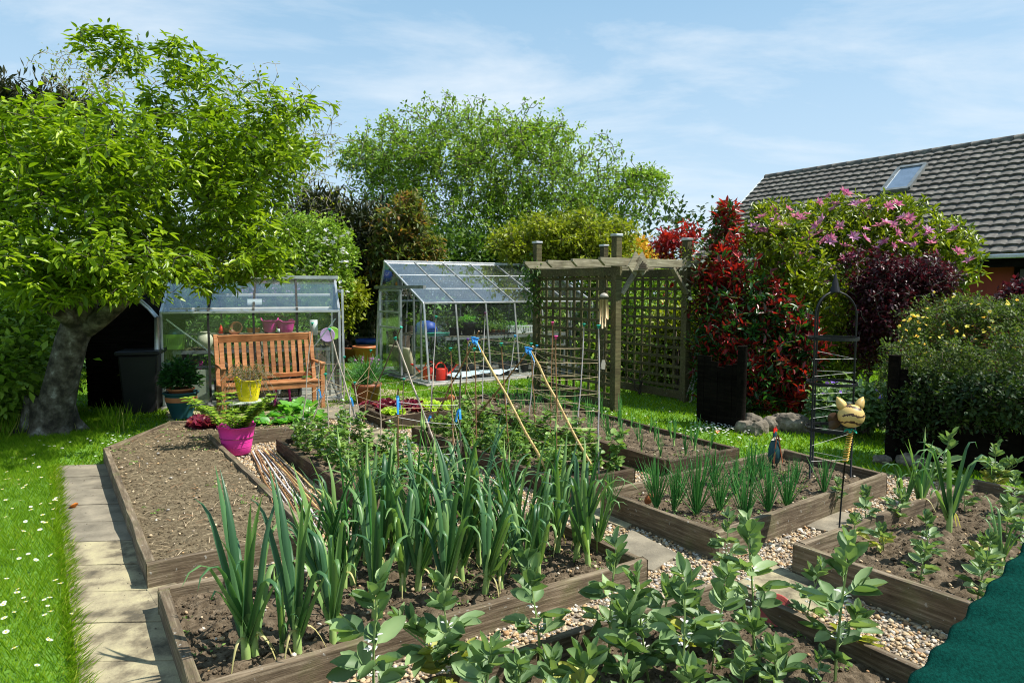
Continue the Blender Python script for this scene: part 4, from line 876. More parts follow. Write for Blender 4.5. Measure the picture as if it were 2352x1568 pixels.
def strings(lab, hull, zs, mat, sag=.012):
    b = np.array([h[0][:2] for h in hull]); ctr = b.mean(0); order = np.argsort(np.arctan2(*(b - ctr).T))
    t = thing('garden_twine', lab, 'twine', (ctr[0], ctr[1], .3)); o3 = np.array([ctr[0], ctr[1], .3]); r = np.random.default_rng(9)
    for z in zs:
        mb = MB(); pts = []
        for k in range(len(order)):
            (a0, a1_), (b0, b1) = hull[order[k]], hull[order[(k + 1) % len(order)]]
            def at(q0, q1, z_): return q0 + (q1 - q0) * ((z_ - q0[2]) / max(.05, q1[2] - q0[2]))
            za = min(z + r.normal(0, .01), a1_[2] - .02); zb = min(z + r.normal(0, .01), b1[2] - .02)
            A, B = at(a0, a1_, za), at(b0, b1, zb); s = np.linspace(0, 1, 7)[:, None]; p = A + (B - A) * s; p[:, 2:] -= sag * 4 * s * (1 - s) * np.linalg.norm(B - A); pts.append(p - o3)
        mb.tube(np.vstack(pts)[:, :], .0017, 4, cap=False, smooth=False); mb.build('string_loop', M[mat], t)
strings('jute twine wound in level rings around the right hand pea canes', hull2, [.24, .38, .52, .66, .80, .94, 1.08], 'twine')
strings('jute twine wound in rings around the canes of the flowering peas', [h for h in hull1], [.22, .34, .50, .66, .80], 'twine')
t = thing('white_string', 'white string stretched between two front canes of the flowering peas', 'string', G(918, 1137, .12))
for y1, y2 in ((1042, 1040), (932, 928), (967, 972), (1083, 1085)):
    dq = G(918, 1137, .12); d2 = G(1050, 1140, .12); A = P(915, y1 - 9, dq[1]); B = P(1052, y2 + 2, d2[1]); s = np.linspace(0, 1, 8)[:, None]; p = A + (B - A) * s; p[:, 2:] -= .012 * np.sin(s * 3.14)
    MB().tube(p - dq, .0018, 4, cap=False).build('strand', M['nylon'], t)
# bundle of old canes on the gravel beside the dry bed
r_ = np.random.default_rng(5)
A0, B0 = G(600, 1036, .03), G(745, 1225, .03)
for i in range(15):
    t = thing('bamboo_cane', '%s old cane lying on the gravel, %s in the bundle from the dry bed side' % (['bleached', 'reddish'][i % 2], ORD[i]), 'cane', (0, 0, 0), 0, 'old canes lying beside the dry bed')
    off = (i - 7) * .017; a = A0 + DB * (off * .8 + r_.normal(0, .01)) + [0, 0, .006 + .012 * (i % 3)]; b = B0 + DB * (off * 1.5 + r_.normal(0, .02)) + [0, 0, .004 + .012 * (i % 3)] - DA * (.05 * r_.normal()) 
    a = a + (b - a) * r_.random() * .04; n = 8; s = np.linspace(0, 1, n)[:, None]; p = a + (b - a) * s; p[1:-1] += r_.normal(0, .008, (n - 2, 3)) * [1, 1, .3]; t.location = p[0]; MB().tube(p - p[0], .0065 + .002 * r_.random(), 7).build('pole', M[['bamboowhite', 'bamboo', 'bambooyel', 'bambootan'][(i * 7) % 4 if i > 8 else (0 if i % 2 else 1)]], t)

# ------------------------------------------------------------------ greenhouses
def panel(mb, a, b, c, d, th=.003):
    a, b, c, d = (np.array(q, float) for q in (a, b, c, d)); n = np.cross(b - a, d - a); n = n / np.linalg.norm(n) * th
    v = np.array([a, b, c, d, a + n, b + n, c + n, d + n]); mb.add(v, np.array([[3, 2, 1, 0], [4, 5, 6, 7], [0, 1, 5, 4], [1, 2, 6, 5], [2, 3, 7, 6], [3, 0, 4, 7]])); return mb
def greenhouse(label, org, ang, L, Wd, eave, ridge, rs, nb, lean=0.0, door=None, basew=.12, solid0=False, dark='aludark', purl=(), bandz=()):
    t = thing('greenhouse', label, 'greenhouse', (org[0], org[1], 0), ang); A = M['alu']; D = M[dark]
    B0, B1 = 0.0, Wd; E0, E1 = lean, Wd - lean; z0 = .06
    m = MB(); m.prism([(-basew, -basew), (L + basew, -basew), (L + basew, Wd + basew), (-basew, Wd + basew)], -.02, .045); m.build('concrete_base', M['concrete'], t, bevel=.01)
    fr = MB()
    for y in (B0, B1): fr.bar((0, y, z0), (L, y, z0), .035, .035)
    for x in (0, L): fr.bar((x, B0, z0), (x, B1, z0), .05, .04)
    for y in (E0, E1): fr.bar((0, y, eave), (L, y, eave), .045, .032)
    fr.bar((-.03, rs, ridge), (L + .03, rs, ridge), .06, .05)
    for x in (0, L):
        for a, b in (((x, B0, z0), (x, E0, eave)), ((x, B1, z0), (x, E1, eave)), ((x, E0, eave), (x, rs, ridge)), ((x, E1, eave), (x, rs, ridge))): fr.bar(a, b, .034, .036, (1, 0, 0))
    for z in purl:   # purlins along the roof
        s_ = (z - eave) / (ridge - eave); fr.bar((0, E0 + (rs - E0) * s_, z - .01), (L, E0 + (rs - E0) * s_, z - .01), .03, .02); 
    fr.build('frame', A, t, bevel=.004)
    bars = MB()
    xs = np.linspace(0, L, nb + 1)
    for x in xs[1:-1]:
        bars.bar((x, B0, z0), (x, E0, eave), .026, .03, (1, 0, 0)); bars.bar((x, B1, z0), (x, E1, eave), .026, .03, (1, 0, 0))
        bars.bar((x, E0, eave), (x, rs, ridge), .026, .03, (1, 0, 0)); bars.bar((x, E1, eave), (x, rs, ridge), .026, .03, (1, 0, 0))
    bars.build('glazing_bars', D, t)
    m = MB(); g_ = .012
    for i in range(nb):
        a, b = xs[i] + g_, xs[i + 1] - g_
        panel(MB(), (a, B0, z0), (b, B0, z0), (b, E0, eave), (a, E0, eave)).build('pane', M['glass'], t)
        panel(MB(), (a, B1, z0), (b, B1, z0), (b, E1, eave), (a, E1, eave)).build('pane', M['glass'], t)
        panel(MB(), (a, E0, eave), (b, E0, eave), (b, rs, ridge), (a, rs, ridge)).build('roof_pane', M['glassroof'], t)
        panel(MB(), (a, E1, eave), (b, E1, eave), (b, rs, ridge), (a, rs, ridge)).build('roof_pane', M['glassroof'], t)
    def top(y): return eave + (ridge - eave) * ((y - E0) / (rs - E0) if y < rs else (E1 - y) / (E1 - rs))
    for x, has in ((0, door == 'left'), (L, door == 'right')):
        cuts = [lean * .5, .32, .90 if not has else .62, 1.30, Wd - .35, Wd - lean * .5] if Wd > 2 else [lean, .55, 1.2, Wd - lean]
        gb = MB()
        for y in cuts[1:-1]: gb.bar((x, y, z0), (x, y, top(y)), .03, .03, (1, 0, 0))
        gb.build('gable_bars', D, t)
        for a, b in zip(cuts[:-1], cuts[1:]):
            if has and abs(a - .62) < .01: continue
            zz = [min(eave, z0 + 1)]
            panel(MB(), (x, a + g_, z0), (x, b - g_, z0), (x, b - g_, min(top(b), 9)), (x, a + g_, min(top(a), 9))).build('gable_pane', M['glass'], t)
    return t
# left greenhouse: long front wall behind the bench
g1o = G(378, 941); g1r = G(783, 921); g1v = g1r - g1o; ang1 = math.atan2(g1v[1], g1v[0]); L1 = float(np.linalg.norm(g1v))
g1 = greenhouse('small aluminium greenhouse with a long glass front behind the wooden bench', g1o, ang1, L1, 1.95, 1.36, 1.86, .98, 4, 0, None, .05, purl=(), dark='barblack')
def L2W(o, ang, x, y, z=0):
    c, s = math.cos(ang), math.sin(ang); return np.array([o[0] + c * x - s * y, o[1] + s * x + c * y, z])
m = MB(); m.bar((.04, .03, z_ := .62), (.04, .03, .62), .01, .01) if False else None
# braces, shade rails and lower whitened panels
m = MB(); m.bar((.06, .03, 1.27), (1.05, .03, .42), .018, .018); m.bar((L1 - .05, .03, 1.25), (L1 - .75, .03, .35), .018, .018); m.build('diagonal_brace', M['alu'], g1)
m = MB(); m.bar((.1, .10, 1.40), (L1 - .1, .10, 1.40), .02, .05); m.bar((.6, .5, 1.60), (L1 - .1, .5, 1.60), .02, .035); m.build('shade_rail', M['white'], g1)
m = MB(); panel(m, (.04, .012, .07), (.60, .012, .07), (.60, .012, .55), (.04, .012, .55), .006); m.build('lower_panel', M['palegreen'], g1)
m = MB(); m.box((L1 / 2, .94, 1.875), (L1 + .10, .10, .05)); m.build('ridge_cap', M['alu'], g1); m = MB()
m.bar((L1 + .05, .0, 1.66), (L1 + .05, 1.2, 1.66), .04, .05); m.bar((L1 + .05, .0, .08), (L1 + .05, .0, 1.66), .035, .03)
m.build('door_rail', M['alu'], g1)
# downpipe
t = thing('water_pipe', 'grey plastic downpipe at the left corner of the small greenhouse', 'pipe', P(360, 835, g1o[1] - .1) * [1, 1, 0]); m = MB(); m.tube([(-.03, 0, .3), (.02, 0, 1.0), (.03, 0, 1.3)], .035, 12); m.tube([(.03, 0, 1.3), (-.1, .05, 1.42), (-.35, .1, 1.62)], .03, 10); m.build('pipe', M['alu'], t)

def staging(label, org, ang, x0, y0, w, d, h, mat='alu', slats='rafter', loc=None):
    o = L2W(org, ang, x0, y0); t = thing('staging_bench', label, 'plant bench', o, ang); m = MB()
    for x in (0.02, w - .02):
        for y in (.02, d - .02):
            q = MB(); q.box((x, y, h / 2), (.03, .03, h)); q.build('leg', M[mat], t)
    m.bar((0, 0, h - .03), (w, 0, h - .03), .03, .05); m.bar((0, d, h - .03), (w, d, h - .03), .03, .05); m.bar((0, 0, h - .25), (w, 0, h - .25), .02, .03); m.build('rail', M[mat], t)
    m = MB(); n = int(w / .07)
    for k in range(n): m.box(((k + .5) * w / n, d / 2, h + .005), (w / n * .6, d + .02, .012))
    m.build('slatted_top', M[slats], t); return t
HST = .62
staging('wooden slatted staging inside the small greenhouse', g1o, ang1, .08, .35, L1 - .2, .55, .80, 'aludark', 'trellis')
def pot(name, label, cat, loc, r, h, mat, rim=True, soil=True, taper=.75, k=20, rz=0):
    t = thing(name, label, cat, loc, rz); prof = [(0, 0), (r * taper, 0), (r, h * (.82 if rim else 1))]
    if rim: prof += [(r * 1.08, h * .82), (r * 1.1, h)]
    else: prof += [(r * 1.04, h)]
    prof += [(r * .92, h), (r * .85, h * .5)]
    MB().lathe(prof, k).build('pot', M[mat], t)
    if soil: MB().lathe([(r * .92, h * .88), (0, h * .92)], k).build('soil', M['soil'], t)
    return t
def sprig(t, name, n, rad, hgt, T, size, mat, z0, seed=1, droop=0, up=.8, stem='pea', stems=8):
    r = np.random.default_rng(seed); m = MB(); d = sph(n); d[:, 2] = np.abs(d[:, 2]) - droop; c = d * np.array([rad, rad, hgt]) * (.35 + .65 * r.random((n, 1))); c[:, 2] += z0
    scatter(m, T, c, d * [1, 1, .4] + [0, 0, up * .3], size * (.6 + .6 * r.random(n)), 0, rnd=r.random(n)); m.build('foliage', M[mat], t)
    m = MB()
    for k in range(stems):
        e = c[r.integers(0, n)]; m.tube([(0, 0, z0 * .8), (e * [.5, .5, 1] + [0, 0, z0 * .8]) / 2, e], .003, 4)
    m.build('stems', M[stem], t)
def g1p(x, y, z): return L2W(g1o, ang1, x, y, z)
# things on and under the staging of the small greenhouse, placed along the front
def at1(px_, y, z):
    s_ = np.linspace(0, L1, 200); w = [px(L2W(g1o, ang1, q, y, z))[0] for q in s_]; return L2W(g1o, ang1, float(np.interp(px_, w, s_)), y, z)
ST = .815
t = thing('shelf_rack', 'narrow upper shelf along the back of the small greenhouse', 'shelf', L2W(g1o, ang1, .1, 1.02), ang1)
MB().box((L1 / 2 - .1, 0, .99), (L1 - .25, .26, .02)).build('shelf', M['rafter'], t)
for x_ in (.1, L1 - .4): MB().box((x_, 0, .49), (.03, .03, .98)).build('leg', M['aludark'], t)
t = thing('laundry_basket', 'lime green plastic basket with slots on the greenhouse staging', 'basket', at1(404, .42, ST), ang1)
m = MB(); 
for (a, b) in (((-.12, -.09), (.12, -.09)), ((.12, -.09), (.12, .09)), ((.12, .09), (-.12, .09)), ((-.12, .09), (-.12, -.09))):
    a = np.array(a); b = np.array(b); 
    m.add(np.array([[*a * .85, 0], [*b * .85, 0], [*b * .9, .06], [*a * .9, .06]]), np.array([[0, 1, 2, 3]])); m.add(np.array([[*a * .98, .17], [*b * .98, .17], [*b * 1.06, .22], [*a * 1.06, .22]]), np.array([[0, 1, 2, 3]]))
    for k in range(9):
        u0 = (k) / 9; u1_ = (k + .62) / 9; m.add(np.array([[*(a + (b - a) * u0) * .9, .06], [*(a + (b - a) * u1_) * .9, .06], [*(a + (b - a) * u1_) * .98, .17], [*(a + (b - a) * u0) * .98, .17]]), np.array([[0, 1, 2, 3]]))
m.box((0, 0, .004), (.2, .15, .006)); m.build('basket_body', M['lime'], t); m = MB(); m.lathe([(.0, .30), (.07, .285), (.12, .235), (.12, .22)], 20, sy=.75); m.build('lid', M['petrol'], t)
t = thing('ceramic_jar', 'cream glazed round jar on the greenhouse staging beside the basket', 'jar', at1(472, .42, ST)); MB().lathe([(0, 0), (.06, 0), (.07, .015), (.11, .08), (.115, .13), (.09, .19), (.06, .215), (.062, .235), (.075, .245), (.06, .25), (.05, .235)], 26).build('jar_body', M['cream'], t)
t = thing('plastic_bottle', 'red squeezy bottle on the greenhouse staging', 'bottle', at1(508, .95, 1.0)); MB().lathe([(0, 0), (.035, 0), (.036, .07), (.02, .10), (.012, .115), (.012, .135), (0, .136)], 16).build('bottle_body', M['redplastic'], t)
t = thing('wicker_basket', 'shallow brown bowl tipped on its side on the greenhouse staging', 'basket', at1(543, .95, 1.06), 0); m = MB(); m.lathe([(0, .0), (.06, .01), (.11, .06), (.105, .062), (.05, .02)], 22); o = m.build('bowl', M['terracottadark'], t); o.rotation_euler = (1.2, .2, 0)
for i, (x_, hh, rr) in enumerate([(522, .18, .07), (575, .25, .08), (590, .15, .06)]):
    t = pot('potted_seedling', 'green seedling in a small clay pot, %s on the greenhouse staging' % ORD[i], 'potted plant', at1(x_, 1.0, 1.0), .055, .08, 'terracotta'); sprig(t, 'f', 60, rr, hh, ROUND, .05, 'salad', .08, i)
def tub(label, loc, r, h, mat, dark, rz=0, plant=None, name='flexible_tub'):
    t = thing(name, label, 'tub', loc, rz); m = MB(); n = 40; a = np.arange(n) * 2 * math.pi / n
    lift = .035 * h * 2 * np.maximum(0, np.cos(2 * a)) ** 6
    prof = [(.66, 0, 0), (.70, .02, 0), (.80, .35, 0), (.90, .7, .2), (.985, .965, 1), (1.02, .97, 1), (1.02, 1.0, 1), (.985, 1.0, 1), (.965, .96, 1), (.88, .7, .2), (.66, .04, 0), (0, .04, 0)]
    V = []
    for pr, pz, li in prof: V.append(np.c_[np.cos(a) * r * pr, np.sin(a) * r * pr, np.full(n, pz * h) + lift * li])
    V = np.vstack(V); i = np.arange(len(prof) - 1)[:, None] * n; j = np.arange(n)[None]; m.add(V, np.stack([i + j, i + (j + 1) % n, i + n + (j + 1) % n, i + n + j], -1).reshape(-1, 4), 0, .5, True); m.add(np.c_[np.cos(a) * r * .66, np.sin(a) * r * .66, 0 * a], [list(range(n))[::-1]])
    for q in range(3): rr = r * (.78 + .045 * q); m.lathe([(rr * .995, h * (.26 + .17 * q)), (rr * 1.012 + .001, h * (.275 + .17 * q)), (rr * 1.012, h * (.29 + .17 * q))], n)
    m.build('tub_body', M[mat], t)
    for s_ in (0, math.pi):
        w = np.linspace(-.38, .38, 12); rr = r * (.985 + .05 * np.cos(w * 4.1)); m = MB(); m.tube(np.c_[np.cos(w + s_) * rr, np.sin(w + s_) * rr, h * (1.0 + .17 * np.cos(w * 4.1))], .011, 8); m.build('handle', M[mat], t)
    return t
tub('pink flexible tub standing upside of the staging, left of its pair', at1(620, 1.02, 1.0), .125, .19, 'pinktub', None, .3); tub('pink flexible tub on the staging, right of its pair', at1(656, 1.02, 1.0), .15, .17, 'pinktub', None, 1.2)
tub('small magenta tub under the greenhouse staging', at1(450, .5, .42), .1, .17, 'pinktubdark', None, 1.2)
m = MB(); t = thing('paper_roll', 'white kitchen paper roll hanging by the canes in the greenhouse', 'paper roll', at1(721, .3, .99)); m.lathe([(.02, 0), (.057, 0), (.057, .23), (.02, .23), (.02, 0)], 24); m.build('roll', M['white'], t)
t = thing('plate', 'lilac round plastic plate leaning inside the greenhouse end', 'plate', at1(752, .35, .98)); m = MB(); m.lathe([(0, 0), (.10, .004), (.115, .012), (.1, .008), (0, .004)], 24); o = m.build('disc', M['lilac'], t); o.rotation_euler = (1.3, 0, .3)
t = thing('plate', 'yellow-green round plastic plate leaning inside the greenhouse end', 'plate', at1(765, .40, 1.0)); m = MB(); m.lathe([(0, 0), (.09, .004), (.105, .012), (.09, .008), (0, .004)], 24); o = m.build('disc', M['lime'], t); o.rotation_euler = (1.3, 0, .5)
t = thing('notice_card', 'pale blue card hung under the roof of the small greenhouse', 'card', at1(585, .25, 1.50), ang1); MB().box((0, 0, 0), (.20, .003, .085)).build('card', M['paper'], t)
t = thing('measuring_can', 'white enamel mug on the greenhouse staging', 'mug', at1(640, .88, 1.0)); MB().lathe([(0, 0), (.022, 0), (.022, .06), (.019, .06), (.019, .01)], 16).build('mug_body', M['white'], t)
for i, (x_, w_) in enumerate([(520, .3), (600, .35), (670, .3)]):
    t = thing('storage_box', 'black storage crate under the staging, %s from the left behind the bench' % ORD[i], 'box', at1(x_, .5, .06), ang1); m = MB(); m.box((0, 0, .14), (w_, .3, .28)); m.box((0, 0, .29), (w_ + .03, .33, .025)); m.build('box_body', M['blackplastic'], t, bevel=.01)
t = thing('plastic_stool', 'magenta stool under the greenhouse staging behind the bench', 'stool', at1(655, -.0, 0.0) + [0.02, -.16, 0], ang1)
for sx in (-.11, .11):
    for sy in (-.08, .08): MB().tube([(sx, sy, 0), (sx * .8, sy * .8, .28)], .016, 8).build('leg', M['pinktub'], t)
MB().box((0, 0, .29), (.26, .22, .02)).build('seat', M['pinktub'], t, bevel=.008)

# right greenhouse with its open gable end
g2o = G(986, 887); g2e = G(1361, 858); g2v = g2e - g2o; ang2 = math.atan2(g2v[1], g2v[0]); ang2 = ROTB * .5 + ang2 * .5; L2 = 3.75; W2 = 2.55
g2 = greenhouse('large aluminium greenhouse with leaning glass walls and a sliding door', g2o, ang2, L2, W2, 1.44, 2.22, 1.98, 6, .20, 'left', .10, purl=(1.70, 1.96))
t = thing('greenhouse_door', 'aluminium sliding door pushed open at the gable of the large greenhouse', 'door', L2W(g2o, ang2, -.07, 1.05), ang2)
m = MB(); DW, DH = 1.05, 1.66
for y in (0, DW): m.bar((0, y, .08), (0, y, DH), .03, .04, (1, 0, 0))
for z in (.09, .95, 1.25, DH): m.bar((0, 0, z), (0, DW, z), .03, .035)
m.build('door_frame', M['alu'], t, bevel=.003); m = MB(); m.bar((0, -1.05, DH + .06), (0, DW + .25, DH + .06), .05, .06); m.build('door_rail', M['aludark'], t)
for a, b in ((.1, .93), (.97, 1.23), (1.27, DH - .02)): panel(MB(), (0, .02, a), (0, DW - .02, a), (0, DW - .02, b), (0, .02, b)).build('pane', M['glass'], t)
def g2p(x, y, z=.05): return L2W(g2o, ang2, x, y, z)
staging('long slatted staging along the back of the large greenhouse', g2o, ang2, .35, 1.5, 3.2, .6, .80, 'alu', 'rafter')
staging('slatted metal staging halfway across the large greenhouse', g2o, ang2, .7, .75, 2.8, .5, .78, 'alu', 'rafter')
def at2(px_, y, z):
    s_ = np.linspace(0, L2, 200); w = [px(g2p(q, y, z))[0] for q in s_]; return g2p(float(np.interp(px_, w, s_)), y, z)
SH = .80
for i, (x_, r_p, h_p, pr, ph, mt) in enumerate([(1042, .09, .16, .10, .14, 'shrubleaf'), (1075, .145, .25, .17, .12, 'salad'), (1098, .07, .12, .10, .18, 'shrubleaf'), (1115, .07, .12, .10, .17, 'pea'), (1052, .075, .14, .1, .16, 'pea')]):
    t = pot('plant_pot', 'black plastic plant pot with greenery, %s on the staging of the large greenhouse' % ORD[i], 'potted plant', at2(x_, .95, SH), r_p, h_p, 'blackplastic'); sprig(t, 'f', 90, pr, ph, ROUND, .06, mt, h_p, i + 3)
for i, x_ in enumerate([1122, 1134, 1146, 1156, 1166, 1128, 1140, 1152]):
    t = pot('clay_pot', 'small clay pot of seedlings, %s in the row on the staging' % ORD[i], 'potted plant', at2(x_, .85 + .12 * (i > 4), SH + .02), .04, .06, 'terracotta'); sprig(t, 'f', 50, .06, .16, LEAFS, .06, 'pea', .06, i + 30, stems=5)
t = thing('seed_tray', 'dark green seed tray on the left end of the staging', 'tray', at2(1004, .95, SH), ang2); m = MB(); m.box((0, 0, .03), (.38, .22, .05)); m.box((0, 0, .058), (.42, .26, .01)); m.build('tray_body', M['greentray'], t, bevel=.006)
t = thing('seed_tray', 'white seed tray with low green plants on the staging', 'tray', at2(1028, 1.1, SH), ang2); m = MB(); m.box((0, 0, .03), (.34, .22, .06)); m.build('tray_body', M['white'], t, bevel=.006); sprig(t, 'f', 150, .17, .12, NEEDLE, .08, 'shrubleaf', .06, 5)
t = thing('seed_tray', 'long black tray under the clay pots', 'tray', at2(1140, .92, SH), ang2); m = MB(); m.box((0, 0, .012), (.7, .32, .024)); m.build('tray_body', M['blackplastic'], t)
t = thing('plastic_crate', 'white slotted plastic crate on the staging of the large greenhouse', 'crate', at2(1185, .95, SH), ang2)
m = MB()
for s_ in (-1, 1):
    for k in range(14): m.box(((k - 6.5) * .042, s_ * .15, .075), (.014, .008, .12))
    for k in range(7): m.box((s_ * .30, (k - 3) * .045, .075), (.008, .014, .12))
for z in (.01, .14):
    for s_ in (-1, 1): m.box((0, s_ * .15, z), (.61, .014, .022)); m.box((s_ * .3, 0, z), (.014, .29, .022))
m.build('crate_body', M['white'], t); sprig(t, 'f', 120, .26, .16, LEAFS, .07, 'salad', .1, 8)
for i, (x_, y_) in enumerate([(1028, .5), (1075, .55), (1115, .6), (1160, .55), (1200, .6), (1240, .6), (1000, 1.1)]):
    t = pot('plant_pot', 'large black pot with a leafy tomato plant, %s on the floor of the large greenhouse' % ORD[i], 'potted plant', at2(x_, y_, .05), .14, .26, 'blackplastic'); sprig(t, 'f', 260, .26, .38, LEAF, .12, 'shrubleaf', .26, i + 50, stems=12)
for i in range(5):
    t = pot('potted_plant', 'bushy green plant on the back staging, %s from the left' % ORD[i], 'potted plant', g2p(.6 + .6 * i, 1.8, .82), .09, .15, 'blackplastic'); sprig(t, 'f', 160, .2, .3, LEAFS, .10, 'shrubleaf', .15, i + 70)
def watering_can(lab, loc, rz):
    t = thing('watering_can', lab, 'watering can', loc, rz); MB().lathe([(0, 0), (.115, 0), (.12, .03), (.11, .2), (.10, .215), (.05, .22), (0, .22)], 24, sy=.72).build('can_body', M['redplastic'], t)
    MB().tube([(.09, 0, .05), (.2, 0, .13), (.33, 0, .24)], [.028, .02, .014], 10).build('spout', M['redplastic'], t); MB().lathe([(.012, 0), (.035, .02), (.034, .03), (0, .035)], 14, (.345, 0, .235)).build('rose', M['redplastic'], t)
    a = np.linspace(-.3, 2.9, 14); MB().tube(np.c_[-.03 + .11 * np.cos(a) - .0, 0 * a, .2 + .12 * np.sin(a)], .013, 8).build('handle', M['redplastic'], t)
watering_can('red plastic watering can standing behind the leaning corner of the large greenhouse', at2(1015, .28, .05), ang2 + .2)
watering_can('red plastic watering can just inside the sliding door of the large greenhouse', g2p(.25, .55), ang2 + 2.2)
t = thing('growbag', 'pale cream compost board leaning inside the greenhouse door', 'board', g2p(-.02, 1.0, .07) , ang2); m = MB(); m.box((.12, .42, .27), (.07, .95, .52), np.array(Euler((0, -.25, 0)).to_matrix())); m.build('board_body', M['beige'], t, bevel=.02)
t = thing('fleece_sheet', 'crumpled white fleece sheet on the floor of the large greenhouse', 'sheet', at2(1110, .22, .06), ang2); m = MB(); gx = np.linspace(-.75, .75, 40); gy = np.linspace(-.22, .22, 14); X, Y = np.meshgrid(gx, gy, indexing='ij'); zz = .02 + .16 * fbm(np.c_[X.ravel() * 5, Y.ravel() * 5, 0 * X.ravel()] + 2, 3); i_ = np.arange(X.size).reshape(X.shape)
m.add(np.c_[X.ravel(), Y.ravel(), zz], np.stack([i_[:-1, :-1], i_[1:, :-1], i_[1:, 1:], i_[:-1, 1:]], -1).reshape(-1, 4), 0, .5, True); m.build('sheet', M['paper'], t)
t = thing('blue_bag', 'dark blue sack on the back staging near the greenhouse gable', 'sack', g2p(.55, 1.3, .80)); MB().lathe([(0, 0), (.2, .01), (.23, .1), (.17, .24), (.05, .28), (0, .27)], 18, sy=.7).build('sack_body', M['bluebag'], t)
t = thing('orange_thermometer', 'round orange dial hung on the grey board under the greenhouse ridge', 'thermometer', g2p(.03, 1.45, 1.78), ang2); m = MB(); m.box((0, 0, 0), (.02, .5, .28)); m.build('board', M['aludark'], t); m = MB(); m.lathe([(0, .03), (.04, .02), (.05, 0)], 16); o = m.build('dial', M['orange'], t); o.rotation_euler = (0, -1.57, 0)

# ------------------------------------------------------------------ garden bench
bo = G(748, 939); bang = math.radians(31); BW = 1.36
bl_ = bo - np.array([math.cos(bang), math.sin(bang), 0]) * BW
t = thing('garden_bench', 'reddish hardwood slatted garden bench in front of the small greenhouse', 'bench', (bl_[0], bl_[1], 0), bang)
K_ = M['teak']; SD = .50
for x in (.03, BW - .03): MB().box((x, .03, .32), (.055, .055, .64)).build('leg', K_, t, bevel=.004)
for x in (.03, BW - .03):
    m = MB(); m.bar((x, SD, 0), (x, SD - .02, .42), .05, .055, (1, 0, 0)); m.bar((x, SD - .02, .40), (x, SD + .13, 1.06), .05, .055, (1, 0, 0)); m.build('leg', K_, t, bevel=.004)
m = MB(); m.box((BW / 2, .03, .36), (BW - .12, .03, .075)); m.box((BW / 2, SD, .36), (BW - .12, .03, .075))
for x in (.03, BW - .03): m.box((x, SD / 2, .36), (.03, SD - .06, .07))
m.build('seat_frame', K_, t, bevel=.003)
m = MB()
for k in range(6): m.box((BW / 2, .035 + k * .083, .412 - .008 * k), (BW - .0 if k else BW - .07, .072, .022))
m.build('seat', K_, t, bevel=.004)
m = MB(); R = frames(np.array([[0, .15, .63]]), (1, 0, 0))[0]
m.bar((.058, SD + .118, 1.00), (BW - .058, SD + .118, 1.00), .035, .10, (0, -.23, .97)); m.bar((.058, SD + .01, .46), (BW - .058, SD + .01, .46), .03, .06, (0, -.23, .97))
for k in range(13):
    x = .10 + k * (BW - .20) / 12
    b = [(x, SD + .02, .48), (x, SD + .035, .62), (x, SD + .075, .80), (x, SD + .10, .945)]
    for a, c in zip(b[:-1], b[1:]): m.bar(a, c, .058, .014, (0, 1, 0))
m.build('backrest', K_, t, bevel=.0015)
for x in (.03, BW - .03):
    m = MB(); m.prism([(x - .035, -.03), (x + .035, -.03), (x + .03, .12), (x + .022, SD + .03), (x - .022, SD + .03), (x - .03, .12)], .64, .668); m.build('armrest', K_, t, bevel=.006)
# yellow tub on its little table
tb = P(571, 917, 8.5); 
t = thing('side_table', 'low pale green slatted table with black legs before the bench', 'table', (tb[0], tb[1], 0), bang)
TZ = float(P(571, 917, 8.5)[2]) - .01
m = MB(); 
for k in range(5): m.box((0, -.13 + k * .065, TZ - .012), (.52, .055, .02))
m.build('table_top', M['palegreen'], t, bevel=.004)
for sx in (-.2, .2): MB().tube([(sx, -.12, 0), (sx * .8, 0, TZ * .5), (sx, .12, 0)], .012, 8).build('leg', M['blackplastic'], t); 
m = MB(); m.box((0, 0, TZ - .03), (.42, .03, .02)); m.bar((-.17, 0, TZ * .5), (-.2, 0, TZ), .02, .02); m.bar((.17, 0, TZ * .5), (.2, 0, TZ), .02, .02); m.build('brace', M['blackplastic'], t)
t = tub('bright yellow flexible tub of wiry trailing plant on the small pale table', (tb[0], tb[1], TZ), .165, .265, 'yellow', None, bang + .5)
MB().lathe([(.15, .24), (0, .25)], 24).build('soil', M['soil'], t)
r_ = np.random.default_rng(4); m = MB(); pts = []
for k in range(150):
    a = r_.random() * 6.28; R0 = .03 + .1 * r_.random(); L_ = .12 + .26 * r_.random() ** 1.5; n = 9; s = np.linspace(0, 1, n); out_ = R0 + s * L_ * .8; z = .25 + .22 * np.sin(np.minimum(s * 2.1, 3)) * (.4 + .6 * r_.random()) - s ** 2 * L_ * (1.4 if r_.random() < .35 else .2)
    z = np.maximum(z, -TZ * .6); p = np.c_[np.cos(a) * out_, np.sin(a) * out_, z]; p[1:] += r_.normal(0, .008, (n - 1, 3)); m.tube(p, .0013, 3, cap=False); pts.append(p[2:])
m.build('stems', M['barkpale'], t); pts = np.vstack(pts); m = MB(); pp = np.repeat(pts, 3, 0) + r_.normal(0, .008, (len(pts) * 3, 3)); scatter(m, DIA, pp, sph(len(pp)), .018, rnd=r_.random(len(pp))); m.build('foliage', M['bronze'], t)
